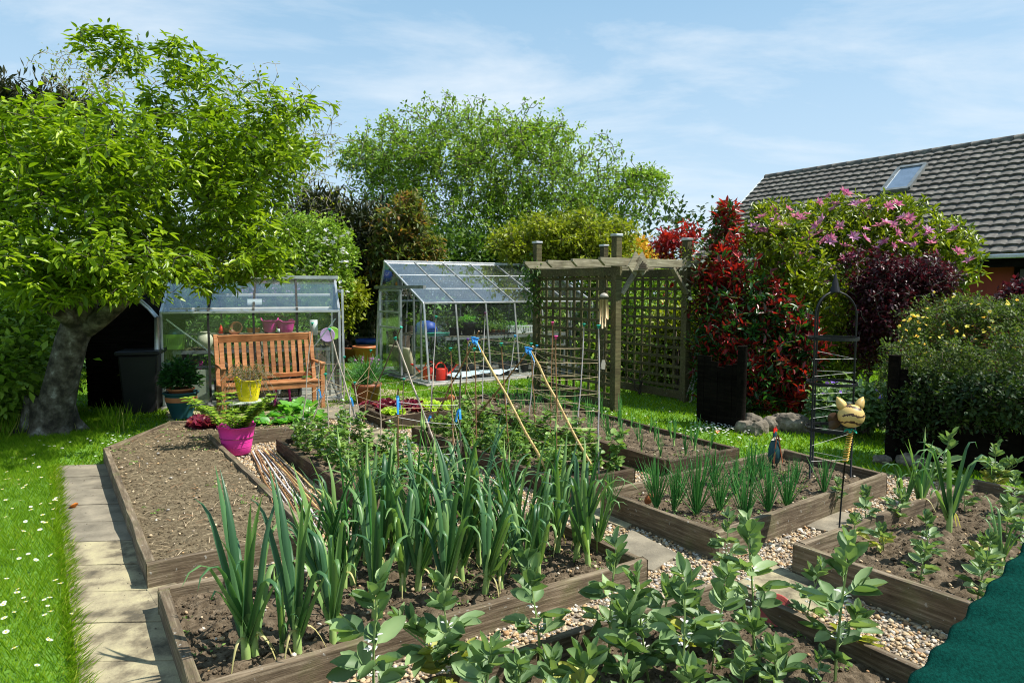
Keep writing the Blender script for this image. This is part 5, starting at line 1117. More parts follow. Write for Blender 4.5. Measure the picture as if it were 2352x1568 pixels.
# pink tub with a leafy plant
pt = G(545, 1042, .02)
t = tub('big bright pink flexible tub with plants, standing on the gravel by the dry bed', (pt[0], pt[1], .03), .183, .285, 'pinktub', None, 1.25)
MB().lathe([(.17, .17), (0, .18)], 24).build('soil', M['soil'], t)
r_ = np.random.default_rng(14); m = MB(); st_ = MB()
for k in range(26):
    a = r_.random() * 6.28; L_ = .25 + .32 * r_.random(); u = np.array([math.cos(a), math.sin(a), 0]); s = np.linspace(0, 1, 7)[:, None]; p = np.array([-.05, 0, .16]) + u * s * L_ * .75 + np.array([0, 0, 1]) * (s * L_ * 1.05 - s ** 3 * L_ * .25); st_.tube(p, .003, 4)
    for q in range(2, 7):
        for w in range(4):
            an = w * 1.57 + q; d = np.array([[math.cos(an), math.sin(an), .3]]); m.inst(LEAFS[0], LEAFS[1], frames(d, (0, 0, 1)) * (.065 + .03 * r_.random()), p[q][None], 0, [r_.random()], True)
st_.build('stems', M['pea'], t); m.build('foliage', M['fineleaf'], t)
m = MB(); scatter(m, OVAL, np.array([-.04, 0, .28]) + r_.normal(0, .05, (26, 3)), sph(26), .045); m.build('blossom', M['petalpink'], t)
# glazed pot at the greenhouse corner
p = G(418, 962)
t = thing('glazed_planter', 'large dark petrol glazed planter at the left greenhouse corner', 'planter', p); t.scale = (.76, .76, .80); MB().lathe([(0, 0), (.15, 0), (.17, .02), (.16, .05), (.22, .22), (.245, .30)], 30).build('lower_body', M['petrol'], t)
MB().lathe([(.2455, .30), (.252, .34), (.253, .38)], 30).build('clay_band', M['terracotta'], t); MB().lathe([(.253, .38), (.252, .41), (.285, .425), (.29, .45), (.26, .455), (.24, .43)], 30).build('rim', M['petrol'], t)
t2 = pot('potted_plant', 'dark green leafy plant in a clay pot set inside the petrol planter', 'potted plant', (p[0], p[1], .29), .155, .12, 'terracotta'); sprig(t2, 'f', 900, .24, .36, OVAL, .075, 'darkherb', .15, 77, stems=25)
# chive pot by the terrace edge
p = G(855, 925, 0); p = G(853, 945); p = G(845, 927)
t = pot('clay_planter', 'brown glazed pot of flowering chives at the right end of the bench', 'planter', G(843, 926), .20, .30, 'terracottadark', True, True, .72, 30)
m = MB(); r_ = np.random.default_rng(15)
for k in range(330):
    a = r_.random() * 6.28; L_ = .25 + .22 * r_.random(); th = abs(r_.normal(0, .5)); s = np.linspace(0, 1, 6); bend = s ** 2 * r_.random() * .5
    x = np.sin(th + bend) * s * L_ + .08 * r_.random(); p_ = np.c_[np.cos(a) * x, np.sin(a) * x, .29 + np.cos(th + bend) * s * L_]; m.tube(p_, .0022, 3, rnd=.4 + .6 * r_.random(), cap=False)
m.build('foliage', M['onion'], t)
for k in range(12):
    a = r_.random() * 6.28; rr = .05 + .18 * r_.random(); z = .58 + .12 * r_.random(); m = MB(); c = np.array([math.cos(a) * rr, math.sin(a) * rr, z]); d = sph(30); scatter(m, DIA, np.tile(c, (30, 1)), d, .022, jit=.05); m.tube([(c[0] * .3, c[1] * .3, .3), tuple(c)], .0015, 4); m.build('flower_head', M['petallilac'], t)

# ------------------------------------------------------------------ trellis pergola
Pb = G(1412, 945); Pa = Pb + DA * 1.82; Pc = Pb + DB * 1.40; Pd = Pa + DB * 1.40
pang = ROTB
t = thing('trellis_pergola', 'weathered timber pergola with square lattice sides beside the onion bed', 'pergola', (Pb[0], Pb[1], 0), pang)
# local axes: x = away-right, y = away-left
PW, PD = 1.40, 1.82; PHT = [(0, 0, 2.40), (0, PD, 2.40), (PW, 0, 2.40), (PW, PD, 2.40)]
for x, y, h in PHT:
    m = MB(); m.box((x, y, h / 2), (.105, .105, h)); o = m.build('post', M['trellis'], t, bevel=.006)
    m = MB(); m.box((x, y, h + .018), (.125, .125, .035)); m.build('post_cap', M['alu'], t, bevel=.006)
for x in (0, PW):
    m = MB(); m.box((x - .03 + .06 * (x > 0), PD / 2, 1.93), (.045, PD + .25, .12)); m.build('side_beam', M['trellis'], t, bevel=.005)
def rafter(y, x0, x1):
    m = MB(); z0, z1 = 2.0, 2.11; v = []
    for yy in (y - .025, y + .025): v += [(x0 + .09, yy, z0), (x1 - .0, yy, z0), (x1, yy, z1), (x0, yy, z1), (x0, yy, z1 - .035)]
    m.add(np.array(v), [[0, 1, 2, 3, 4], [9, 8, 7, 6, 5], [0, 5, 6, 1], [1, 6, 7, 2], [2, 7, 8, 3], [3, 8, 9, 4], [4, 9, 5, 0]]); m.build('rafter', M['rafter'], t, bevel=.004)
for k, y in enumerate(np.linspace(-.055, PD - .15, 4)): rafter(y - .0, -.36 + .0 * k, PW + .42)
def lattice(x):
    m = MB(); n = 11
    m_ = MB(); 
    for k in range(n): 
        y = .06 + k * (PD - .12) / (n - 1); m_.box((x + .012, y, 1.03), (.016, .044, 1.72))
    for k in range(12):
        z = .22 + k * .147; m_.box((x - .004, PD / 2, z), (.016, PD - .1, .044))
    m_.build('lattice', M['trellis'], t); m = MB(); m.box((x, PD / 2, .10), (.03, PD - .11, .12)); m.build('bottom_board', M['trellis'], t, bevel=.003)
lattice(0); lattice(PW)
for (x, sx) in ((0, 1), (PW, -1)):
    for y in (-.052,):
        m = MB(); m.bar((x + sx * .05, y, 1.62), (x + sx * .36, y, 1.99), .04, .075, (0, 1, 0)); m.build('brace', M['rafter'], t, bevel=.004)
def pl(x, y, z): return L2W(Pb, pang, x, y, z)
# insect house on the front rafter
t = thing('insect_house', 'small triangular wooden insect house fixed on the front rafter', 'insect house', pl(.26, -.16, 2.04), pang + .15); t.scale = (1.35, 1.35, 1.35)
m = MB(); 
for s_ in (-1, 1): m.bar((0, 0, .07), (s_ * .12, 0, -.08), .15, .014, (0, 1, 0))
m.build('roof', M['rafter'], t); m = MB(); m.prism([(-.1, -.0), (.1, 0), (0, .12)], -.05, .05); o = m.build('body', M['rafter'], t); o.rotation_euler = (math.pi / 2, 0, 0); o.location = (0, 0, -.075)
m = MB(); 
for q in range(36):
    z = -.05 + .016 * (q // 8); x = (q % 8 - 3.5) * .018; 
    if abs(x) < .085 * (1 - (z + .075) / .13): m.lathe([(.007, 0), (.007, .01), (.004, .01), (.004, 0)], 7, (x, 0, 0)); m.v[-1] = m.v[-1][:, [0, 2, 1]] * [1, -1, 1] + [0, -.052, z]
m.build('hollow_stems', M['barkdark'], t)
# bamboo wind chime
t = thing('wind_chime', 'bamboo wind chime with a coconut cap hanging from the pergola', 'wind chime', pl(-.22, .0, 2.0)); H0 = -.42
MB().lathe([(.0, .06), (.03, .052), (.055, .03), (.066, 0), (.055, 0), (.03, .03), (0, .04)], 20, (0, 0, H0)).build('coconut_cap', M['stone'], t)
for k in range(6):
    a = k * 1.047; L_ = [.30, .40, .26, .36, .42, .28][k]; MB().tube([(math.cos(a) * .045, math.sin(a) * .045, H0 - .03), (math.cos(a) * .05, math.sin(a) * .05, H0 - L_)], .013, 9).build('tube', M['bamboochime'], t)
m = MB(); m.tube([(0, 0, .02), (0, 0, H0 + .05)], .0015, 4); m.tube([(0, 0, H0), (0, 0, H0 - .85)], .0012, 4); m.build('cord', M['blackplastic'], t); m = MB(); m.prism([(-.03, 0), (.02, -.01), (.035, .07), (.02, .12), (-.02, .12), (-.035, .06)], -.004, .004); o = m.build('wind_catcher', M['stone'], t); o.rotation_euler = (1.57, 0, .4); o.location = (0, 0, H0 - .97)

# ------------------------------------------------------------------ obelisk, ornaments
ob = (G(1857, 1096, .12) + G(1948, 1096, .12)) / 2; obr = .19
t = thing('garden_obelisk', 'black metal arched obelisk wound with string in the onion bed', 'obelisk', ob)
legs = [(math.cos(a) * obr, math.sin(a) * obr) for a in (math.pi + .15, .15 - .0, math.pi / 2 + .3, -math.pi / 2 + .3)]
legs = [(-obr * .95, -.06), (obr * .97, .0), (-.05, obr)]
for x, y in legs:
    p = [(x * 1.02, y * 1.02, -.1), (x, y, .6), (x, y, 1.35)] + [(x * math.cos(q), y * math.cos(q), 1.35 + .20 * math.sin(q)) for q in np.linspace(.2, 1.5, 7)]
    MB().tube(p, .0085, 8).build('leg', M['gunmetal'], t)
for z in (.42, .80, 1.17):
    a = np.linspace(0, 2 * math.pi, 33); m = MB(); v = []
    for zz in (-.012, .012): v.append(np.c_[np.cos(a[:-1]) * obr * 1.03, np.sin(a[:-1]) * obr * 1.03, np.full(32, z + zz)])
    for zz in (-.012, .012): v.append(np.c_[np.cos(a[:-1]) * obr * .99, np.sin(a[:-1]) * obr * .99, np.full(32, z + zz)])
    V = np.vstack(v); j = np.arange(32); k2 = (j + 1) % 32
    for A_, B_ in ((0, 32), (96, 64), (32, 96), (64, 0)): m.add(V, np.stack([A_ + j, A_ + k2, B_ + k2, B_ + j], -1))
    m.build('hoop', M['gunmetal'], t)
MB().lathe([(.045, 0), (.0, .17)], 4, (0, 0, 1.55)).build('finial', M['gunmetal'], t)
t = thing('white_string', 'thin white string zigzagging around the black obelisk', 'string', ob); r_ = np.random.default_rng(2); pts = []
hs = [.15, .33, .52, .60, .72, .86, 1.0]
for k, z in enumerate(hs):
    for l in range(3): x, y = legs[l]; pts.append((x * 1.06, y * 1.06, z + r_.normal(0, .02) + .015 * l))
MB().tube(pts, .0014, 4, cap=False, smooth=False).build('strand', M['nylon'], t)
for i, (x, y, h_) in enumerate([(1845, 1105, .12), (1908, 1120, .38)]): pass
# cat face stake
cb = G(1925, 1222, .11); ct = P(1941, 1060, cb[1]); hd = P(1955, 955, cb[1])
t = thing('cat_garden_stake', 'round striped golden cat head ornament on a spring and black rod', 'ornament', cb)
MB().tube([(0, 0, -.15), tuple((ct - cb) * .5), tuple(ct - cb)], .0055, 8).build('rod', M['gunmetal'], t)
sp0 = ct - cb; sp1 = hd - cb - [0, 0, .09]; a = np.linspace(0, 2 * math.pi * 13, 260); s = a / a[-1]; c = sp0 + (sp1 - sp0) * s[:, None]
MB().tube(c + np.c_[np.cos(a) * .016, np.sin(a) * .016, 0 * a], .0035, 5, cap=False).build('spring', M['gold'], t)
hc = hd - cb; m = MB(); v, f = subdiv(*subdiv(*ICO1)); v = v * [.082, .075, .075]
def stripe(v): return (np.sin(v[:, 2] * 130 + np.sin(v[:, 0] * 50) * 1.1) > .62) & (np.abs(v[:, 0]) < .072)
cen = v[f].mean(1); sm = stripe(cen); m.add(v + hc, f[~sm], 0, .5, True); m.add(v + hc, f[sm], 1, .5, True); m.build('head', [M['cat'], M['darkbrown']], t)
for s_ in (-1, 1):
    m = MB(); tv, tf = leaf_t([(0, .28), (.35, .38), (.7, .25), (1, .02)], -.3, .4); m.inst(tv, tf, frames(np.array([[s_ * .55, 0, 1.]]), (0, 1, 0)) * .085, (hc + [s_ * .045, 0, .045])[None], 0, [.5], True); o = m.build('ear', M['cat'], t)
    so_ = o.modifiers.new('solid', 'SOLIDIFY'); so_.thickness = .003
m = MB(); a = np.arange(6) * 1.05; m.inst(OVAL[0], OVAL[1], frames(np.c_[np.cos(a), np.sin(a), -.3 + 0 * a], (0, 0, 1)) * .05, np.tile(hc - [0, 0, .085], (6, 1)), 0, None, True); m.build('collar_leaves', M['teal'], t)
m = MB(); m.inst(ROUND[0], ROUND[1], frames(np.array([[-1, .2, .2], [-.9, .2, -.6]]), (0, 1, 0)) * .09, np.array([hc + [-.05, .03, -.03]] * 2), 0, None, True); m.build('wing', M['darkbrown'], t)
# tin cockerel
cp = G(1778, 1072, .12)
t = thing('cockerel_ornament', 'small painted metal cockerel standing in the corner of the onion bed', 'ornament', cp, .3)
MB().lathe([(0, .03), (.045, .04), (.062, .10), (.06, .16), (.042, .22), (.022, .27), (.017, .31), (0, .33)], 18, sy=.8).build('body', M['petrol'], t)
m = MB()
for s_ in (-1, 1): m.add(np.array([(0, -.03, .30), (s_ * .010, -.035, .29), (s_ * .05, -.045, .06), (s_ * .038, -.055, .04)]), np.array([[0, 1, 2, 3]]))
o = m.build('wing_stripe', M['terracottadark'], t); so_ = o.modifiers.new('solid', 'SOLIDIFY'); so_.thickness = .006
m = MB(); m.prism([(-.025, 0), (.02, 0), (.03, .03), (.012, .025), (.01, .055), (-.004, .03), (-.02, .045)], -.004, .004); o = m.build('comb', M['redplastic'], t); o.rotation_euler = (1.57, 0, .3); o.location = (0, 0, .31)
m = MB(); m.inst(LEAFS[0], LEAFS[1], frames(np.array([[-1, -.2, -.3], [1, -.2, -.3]]), (0, -1, .4)) * .06, np.array([[0, -.02, .27], [0, -.02, .27]]), 0, None, True); m.build('collar_feathers', M['cream'], t)
for s_ in (-1, 1): MB().tube([(s_ * .02, 0, .05), (s_ * .025, -.01, -.03)], .004, 6).build('leg', M['gunmetal'], t)
# clay discs, red saucer
def disc(lab, x, y, z, r, mat, rx, rz, name='clay_saucer'):
    t = thing(name, lab, 'saucer', G(x, y, z)); o = MB().lathe([(0, 0), (r * .85, 0), (r, r * .14), (r * .93, r * .14), (r * .8, r * .05), (0, r * .05)], 30).build('dish', M[mat], t); o.rotation_euler = (rx, 0, rz); o.location = (0, 0, r * .8)
disc('terracotta saucer stuck upright in the corner of the onion bed', 1492, 1157, .13, .045, 'terracotta', -1.35, .5)
disc('dull red plastic saucer on edge behind the near bed of beans', 1780, 1432, .04, .085, 'trayred', .75, -.4)
disc('small terracotta saucer on edge in the lettuce bed', 1036, 922, .13, .055, 'terracotta', -1.3, .2)
disc('tipped terracotta pot base in the far end of the onion bed', 1139, 920, .13, .06, 'terracottadark', -1.2, -.2)

# rocks edging the border
rk = [(1712, 985, .11, .1), (1728, 972, .15, .12), (1735, 990, .10, .1), (1752, 985, .09, .1), (1772, 978, .15, .11), (1792, 968, .1, .1), (1800, 972, .10, .1), (1822, 982, .20, .16), (1815, 965, .13, .09), (1880, 975, .10, .1), (1900, 985, .12, .09), (1925, 990, .10, .1), (1980, 985, .13, .11), (2010, 975, .14, .12), (2030, 965, .12, .14), (2060, 1010, .10, .08), (2025, 1055, .10, .05), (2095, 1060, .14, .07), (1855, 985, .10, .07)]
RV, RF = subdiv(*ICO1)
for i, (x, y, w, h) in enumerate(sorted(rk)):
    p = G(x, y + 8); r_ = np.random.default_rng(i + 5); n_ = 1 + .5 * (vnoise(RV * 1.6 + i * 3.7) - .5) + .2 * (vnoise(RV * 4 + i) - .5); v = RV * n_[:, None] * [w, w * .75, h]; v = np.sign(v) * np.abs(v) ** .86 * .75
    o = MB().add(v, RF, 0, .5, False).build('border_stone', M['rock']); o.location = (p[0], p[1], h * .45); o.rotation_euler = (0, 0, r_.random() * 3); tag(o, 'rough grey edging stone, %s from the left along the shrub border' % ORD[i], 'stone', 'stones edging the shrub border')

# ------------------------------------------------------------------ gate and dark fence
def pickets(name, label, cat, p0, p1, n, hs, wd, rails=(.25, .8), post=None, gap=.86):
    p0 = np.array(p0, float); p1 = np.array(p1, float); d = p1 - p0; L = np.linalg.norm(d[:2]); an = math.atan2(d[1], d[0]); t = thing(name, label, cat, p0, an)
    for k in range(n):
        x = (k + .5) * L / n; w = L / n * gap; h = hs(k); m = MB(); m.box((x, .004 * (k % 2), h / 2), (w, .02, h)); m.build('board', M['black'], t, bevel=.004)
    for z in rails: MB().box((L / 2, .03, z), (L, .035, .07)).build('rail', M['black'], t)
    if post:
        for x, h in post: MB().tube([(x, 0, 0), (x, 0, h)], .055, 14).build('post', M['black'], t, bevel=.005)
    return t
gpo = G(1600, 968); gq = G(1696, 990)
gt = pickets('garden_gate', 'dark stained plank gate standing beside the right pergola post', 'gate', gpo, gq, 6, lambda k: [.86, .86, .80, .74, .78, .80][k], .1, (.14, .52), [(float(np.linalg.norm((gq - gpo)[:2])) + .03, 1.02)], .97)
fq0 = G(2040, 1058); fq1 = np.array([5.6, 5.35, 0])
pickets('picket_fence', 'low dark stained picket fence, blackened for its shade, under the yellow flowering bush', 'fence', fq0, fq1, 17, lambda k: [.92, .86, .74, .78, .74, .84][k % 6], .1, (.2, .7), [(.02, 1.05), (1.1, 1.0)], 1.03)  # boards kept near black so their colour carries the shade under the bush

# ------------------------------------------------------------------ shed, bin, pallets behind the tree
so_ = P(205, 925, 9.6); t = thing('garden_shed', 'low black stained shed with a pitched roof in the shade of the tree', 'shed', (so_[0], so_[1], 0), .12)
m = MB(); SW, SDp, SE, SR = .98, 1.0, 1.28, 1.62
for k in range(11): m.box((SW / 2, -.01 - .004 * (k % 2), .06 + k * SE / 11), (SW, .02, SE / 11 * .94)); m.box((SW + .01, SDp / 2, .06 + k * SE / 11), (.02, SDp, SE / 11 * .94)); m.box((-.01, SDp / 2, .06 + k * SE / 11), (.02, SDp, SE / 11 * .94))
m.box((SW / 2, SDp, SE / 2), (SW, .02, SE)); m.build('wall', M['black'], t)
m = MB(); m.prism([(-.02, SE), (SW + .02, SE), (SW / 2, SR)], 0, .02); o = m.build('gable', M['black'], t); o.rotation_euler = (math.pi / 2, 0, 0)
m = MB(); m.bar((-.1, SDp / 2 - .05, SE - .06), (SW / 2, SDp / 2 - .05, SR + .02), SDp + .2, .03, (0, 1, 0)); m.bar((SW + .1, SDp / 2 - .05, SE - .06), (SW / 2, SDp / 2 - .05, SR + .02), SDp + .2, .03, (0, 1, 0))
m = MB(); 
for s_ in (-1, 1):
    a = np.array([SW / 2, -.1, SR + .02]); b = np.array([SW / 2 + s_ * (SW / 2 + .12), -.1, SE - .06]); c = b + [0, SDp + .2, 0]; d = a + [0, SDp + .2, 0]; panel(m, a, b, c, d, .03)
m.build('roof', M['black'], t)
p = G(330, 945); t = thing('wheelie_bin', 'black plastic bin half hidden in shade beside the shed', 'bin', (p[0], p[1], 0), .3); m = MB(); m.prism([(-.24, -.24), (.24, -.24), (.24, .24), (-.24, .24)], 0, .8); v = m.v[0]; v[:4, :2] *= .82; m.build('bin_body', M['blackplastic'], t, bevel=.02); MB().box((0, 0, .83), (.54, .56, .06)).build('lid', M['blackplastic'], t, bevel=.02)
# pallet screen
pp_ = P(826, 860, 17.0); t = thing('pallet_screen', 'grey wooden pallet screen with offset boards behind the greenhouses', 'fence', (pp_[0] - .35, pp_[1], 0), -.1)
for k in range(9): MB().box((.35 + .05 * (k % 2), -.02 + .06 * (k % 2), .45 + k * .175), (.85, .02, .10)).build('board', M['rafter'], t)
for x in (.08, .72): MB().box((x, .02, .95), (.07, .05, 1.9)).build('post', M['rafter'], t)
for i, (x, y, d, r, h, mt) in enumerate([(838, 790, 15.5, .26, .4, 'terracotta'), (812, 780, 15.6, .24, .36, 'terracottadark'), (846, 760, 16.2, .28, .5, 'bluebag')]):
    q = P(x, y, d); pot('garden_pot', '%s pot near the pallet screen' % ['orange clay', 'dark brown', 'deep blue glazed'][i], 'pot', (q[0], q[1], 0), r, h, mt)
q0 = G(770, 808); q1 = G(868, 800); t = thing('border_board', 'pale timber edging board at the far border behind the lawn', 'edging', q0, math.atan2(q1[1] - q0[1], q1[0] - q0[0])); MB().box((.9, 0, .08), (2.6, .05, .18)).build('board', M['rafter'], t)

# ------------------------------------------------------------------ house
Hr0 = np.array([8.03, 21.95, 5.2]); Hd = -DA; Hn = -DB      # ridge start, along the ridge towards the camera side, down the near slope
hl = 14.0; run = 3.55; eavez = 2.38
t = thing('house', 'house with a long grey tiled roof and red walls beyond the shrubs', 'house', (Hr0[0], Hr0[1], 0), math.atan2(Hd[1], Hd[0]))
# local x along the ridge, local y = +90 deg of x
sgn = 1 if np.dot(Hn[:2], np.array([-Hd[1], Hd[0]])) > 0 else -1
R0z, rise = 5.2, 5.2 - eavez; SL = math.hypot(run, rise)
wy = sgn * (run - .45)
m = MB(); m.prism([(.25, wy), (hl, wy), (hl, -wy), (.25, -wy)][::sgn], 0, eavez - .05); m.build('wall', M['redwall'], t)
m = MB(); m.add(np.array([(.25, wy, eavez - .06), (.25, -wy, eavez - .06), (.25, 0, R0z - .25)]), [[0, 1, 2]]); m.build('gable_wall', M['redwall'], t)
# tiles: rolled courses, each lapping the one below
rows_, cpt = 19, 10; nx = int(hl / .24) * cpt; xs = np.linspace(0, hl, nx + 1); V = []; F_ = []
prof = .026 * np.abs(np.sin(xs / .24 * math.pi)) ** .7
def tiles(side):
    m = MB(); uy, uz = side * run / SL, -rise / SL; ny, nz = side * rise / SL, run / SL
    for k in range(rows_):
        s0 = SL * k / rows_; s1 = SL * (k + 1) / rows_ + .02
        off = rng.normal(0, .0025, len(xs) // cpt + 2)[(np.arange(len(xs)) // cpt)]
        def line(s, h): hh = prof + h + off; return np.c_[xs, s * uy + ny * hh, R0z + s * uz + nz * hh]
        top, bot, lip = line(s0, .0), line(s1, .050), line(s1, .004); n = len(xs); v = np.vstack([top, bot, lip]); i = np.arange(n - 1)
        f = np.vstack([np.stack([i, i + 1, n + i + 1, n + i], -1), np.stack([n + i, n + i + 1, 2 * n + i + 1, 2 * n + i], -1)]); m.add(v, f, 0, .5)
    return m
m = tiles(sgn); m.build('roof', M['tile'], t)
m = MB(); m.add(np.array([(0, 0, R0z - .01), (hl, 0, R0z - .01), (hl, -sgn * run, eavez), (0, -sgn * run, eavez)]), [[0, 1, 2, 3]]); m.build('roof_back', M['tile'], t)
m = MB(); n_r = int(hl / .45)
for k in range(n_r): m.tube([(k * .45 + .01, 0, R0z - .02), (k * .45 + .445, 0, R0z - .02)], .11, 12)
m.build('ridge_tiles', M['tile'], t)
m = MB(); m.bar((-.02, 0, R0z - .02), (-.02, sgn * (run + .03), eavez - .02), .03, .17, (1, 0, 0)); m.bar((-.02, 0, R0z - .02), (-.02, -sgn * (run + .03), eavez - .02), .03, .17, (1, 0, 0)); m.build('verge_board', M['white'], t)
m = MB(); m.box((hl / 2, sgn * (run + .06), eavez - .06), (hl, .11, .09)); m.build('gutter', M['alu'], t, bevel=.02)
m = MB(); m.box((hl / 2, sgn * (run - .2), eavez - .14), (hl, .45, .02)); m.box((hl / 2, sgn * (run - .01), eavez - .18), (hl, .02, .18)); m.build('fascia', M['black'], t)
def roofpt(x, s, h): return np.array([x, sgn * run / SL * s + sgn * rise / SL * h, R0z - rise / SL * s + run / SL * h])
# skylight
best = min(((abs(px(np.array([Hr0[0], Hr0[1], 0]) + Hd * x + Hn * run / SL * 1.0 + [0, 0, R0z - rise / SL * 1.0])[0] - 2088), x) for x in np.linspace(2, 10, 200)))[1]
sk0, sk1, sa, sb = best - .30, best + .34, .80, 1.85
f_ = MB(); q = [(sk0, sa), (sk1, sa), (sk1, sb), (sk0, sb)]
for (a, b) in zip(q, q[1:] + q[:1]): f_.bar(roofpt(a[0], a[1], .09), roofpt(b[0], b[1], .09), .09, .10, (0, sgn * .6, .8))
fo = f_.build('skylight', M['aludark'], t); fo2 = panel(MB(), roofpt(sk0, sb, .10), roofpt(sk1, sb, .10), roofpt(sk1, sa, .10), roofpt(sk0, sa, .10), .01).build('skylight_pane', pmat('sky_mirror_glass', (.20, .26, .34), .08, .3), t); fo2.parent = fo
# a dark window under the eave
wx = min(((abs(px(np.array([Hr0[0], Hr0[1], 0]) + Hd * x + Hn * abs(wy) + [0, 0, 1.5])[0] - 2340), x) for x in np.linspace(2, 13, 300)))[1]
m = MB(); m.box((wx + .55, wy + sgn * .02, 1.55), (1.3, .06, 1.25)); fo = m.build('window', M['black'], t); m = MB(); m.box((wx + .55, wy + sgn * .055, 1.55), (1.1, .01, 1.05)); g_ = m.build('window_pane', pmat('dark_window_glass', (.05, .06, .07), .06, .1), t); g_.parent = fo

# ------------------------------------------------------------------ green netting by the photographer
t = thing('garden_netting', 'green woven netting draped over a hoop at the bottom right corner', 'netting')
e0, e1 = P(2420, 1172, 1.50), P(2006, 1655, 1.22); ax = (e1 - e0) / np.linalg.norm(e1 - e0); sd_ = np.cross(ax, np.array([0, 1, 0])); sd_ = sd_ / np.linalg.norm(sd_); 
if sd_[0] < 0: sd_ = -sd_
fw = np.cross(sd_, ax); fw = fw / np.linalg.norm(fw); fw = fw if fw[1] < 0 else -fw
nu, nv = 60, 60; V = []
for i in range(nu):
    u = i / (nu - 1); b = e0 + (e1 - e0) * u
    for j in range(nv):
        a = j / (nv - 1) * 2.6; rad = .16; x = rad - rad * math.cos(a); y = rad * math.sin(a)
        wob = .0004 * math.sin(u * 9 + j * .5) + .0003 * math.sin(j * 1.1 + u * 23) + .003 * math.sin(u * 60 + j * .2)
        wob += .0008 * math.sin(j * .95 + u * 2) * (1.0 if j > 34 else 0); V.append(b + sd_ * (x * 1.4 + wob) + fw * (y + wob))
c0 = V[0].copy(); t.location = c0; V = np.array(V) - c0; i_ = np.arange(nu * nv).reshape(nu, nv)
o = MB().add(V, np.stack([i_[:-1, :-1], i_[1:, :-1], i_[1:, 1:], i_[:-1, 1:]], -1).reshape(-1, 4), 0, .5, True).build('net_sheet', M['net'], t); s_ = o.modifiers.new('solid', 'SOLIDIFY'); s_.thickness = .004
# ------------------------------------------------------------------ vegetation
def blob(x, y, d, rx, ry, rd):
    c = P(x, y, d); k = d / FPX; return (c, (rx * k, rd, ry * k))
def ground_clip(b): return b
# the big tree on the left
tr = thing('cherry_tree', 'broad leaning tree with large drooping leaves and a mottled grey trunk', 'tree', G(118, 992)); o3 = np.array(tr.location)
root = [G(115, 995) - [0, 0, .05], P(125, 950, 7.9), P(145, 860, 7.9), P(165, 780, 7.95), P(185, 735, 8.0)]
TB = [blob(110, 470, 7.4, 250, 190, 1.7), blob(360, 430, 7.9, 230, 170, 1.7), blob(590, 335, 8.5, 150, 100, 1.1), blob(190, 320, 8.2, 170, 60, 1.2), blob(268, 125, 8.6, 68, 45, .5), blob(425, 150, 8.4, 52, 45, .5), blob(330, 250, 8.4, 70, 35, .5), blob(540, 240, 8.6, 110, 55, .9), blob(560, 560, 8.2, 95, 75, .7), blob(300, 575, 7.3, 300, 80, 1.3), blob(40, 620, 6.7, 170, 75, 1.2), blob(90, 665, 6.9, 150, 40, .7), blob(270, 655, 7.2, 150, 36, .7), blob(400, 640, 7.6, 120, 40, .6), blob(620, 600, 8.2, 50, 55, .4), blob(30, 300, 7.6, 120, 60, .9), blob(560, 420, 10.0, 120, 90, 1.0), blob(600, 340, 9.8, 110, 70, .8), blob(440, 480, 9.6, 150, 110, .9), blob(690, 270, 8.4, 70, 60, .6), blob(480, 620, 7.9, 130, 45, .7), blob(160, 640, 7.0, 140, 45, .8), blob(560, 420, 8.6, 110, 80, .8)]
LB = [blob(b_x, b_y, d_, 1, 1, 1)[0] for b_x, b_y, d_ in ((60, 560, 7.3), (330, 470, 8.0), (560, 350, 8.5), (250, 330, 8.2), (540, 560, 8.2), (270, 170, 8.6), (430, 220, 8.4))]
wood = MB(); wood.tube(np.array(root) - o3, [.25, .20, .175, .17, .18], 16, cap=False)
m_ = wood; limbs = []
top_ = root[-1]; Rn = [np.array(q) - o3 for q in root]
for e, r0, bnd in ((P(40, 640, 7.2), .10, .1), (P(250, 600, 7.6), .12, .25), (P(330, 640, 7.8), .11, -.05), (P(90, 700, 7.4), .09, .05), (P(200, 560, 8.2), .10, .2)):
    s = np.linspace(0, 1, 8)[:, None]; a = top_ - o3 - [0, 0, .12]; p = a + (e - o3 - a) * s; p[:, 2:] += bnd * np.sin(s * 3.14); wood.tube(p, np.linspace(r0 * 1.15, r0 * .62, 8), 10, cap=False); limbs.append(p)
tips, td = in_blobs([((b[0] - o3), b[1]) for b in TB], 700, .35, .2, 3, .0); tips = tips[tips[:, 2] > .9]
allroot = [l for p in limbs for l in p[3:]]
N0 = np.array(allroot)
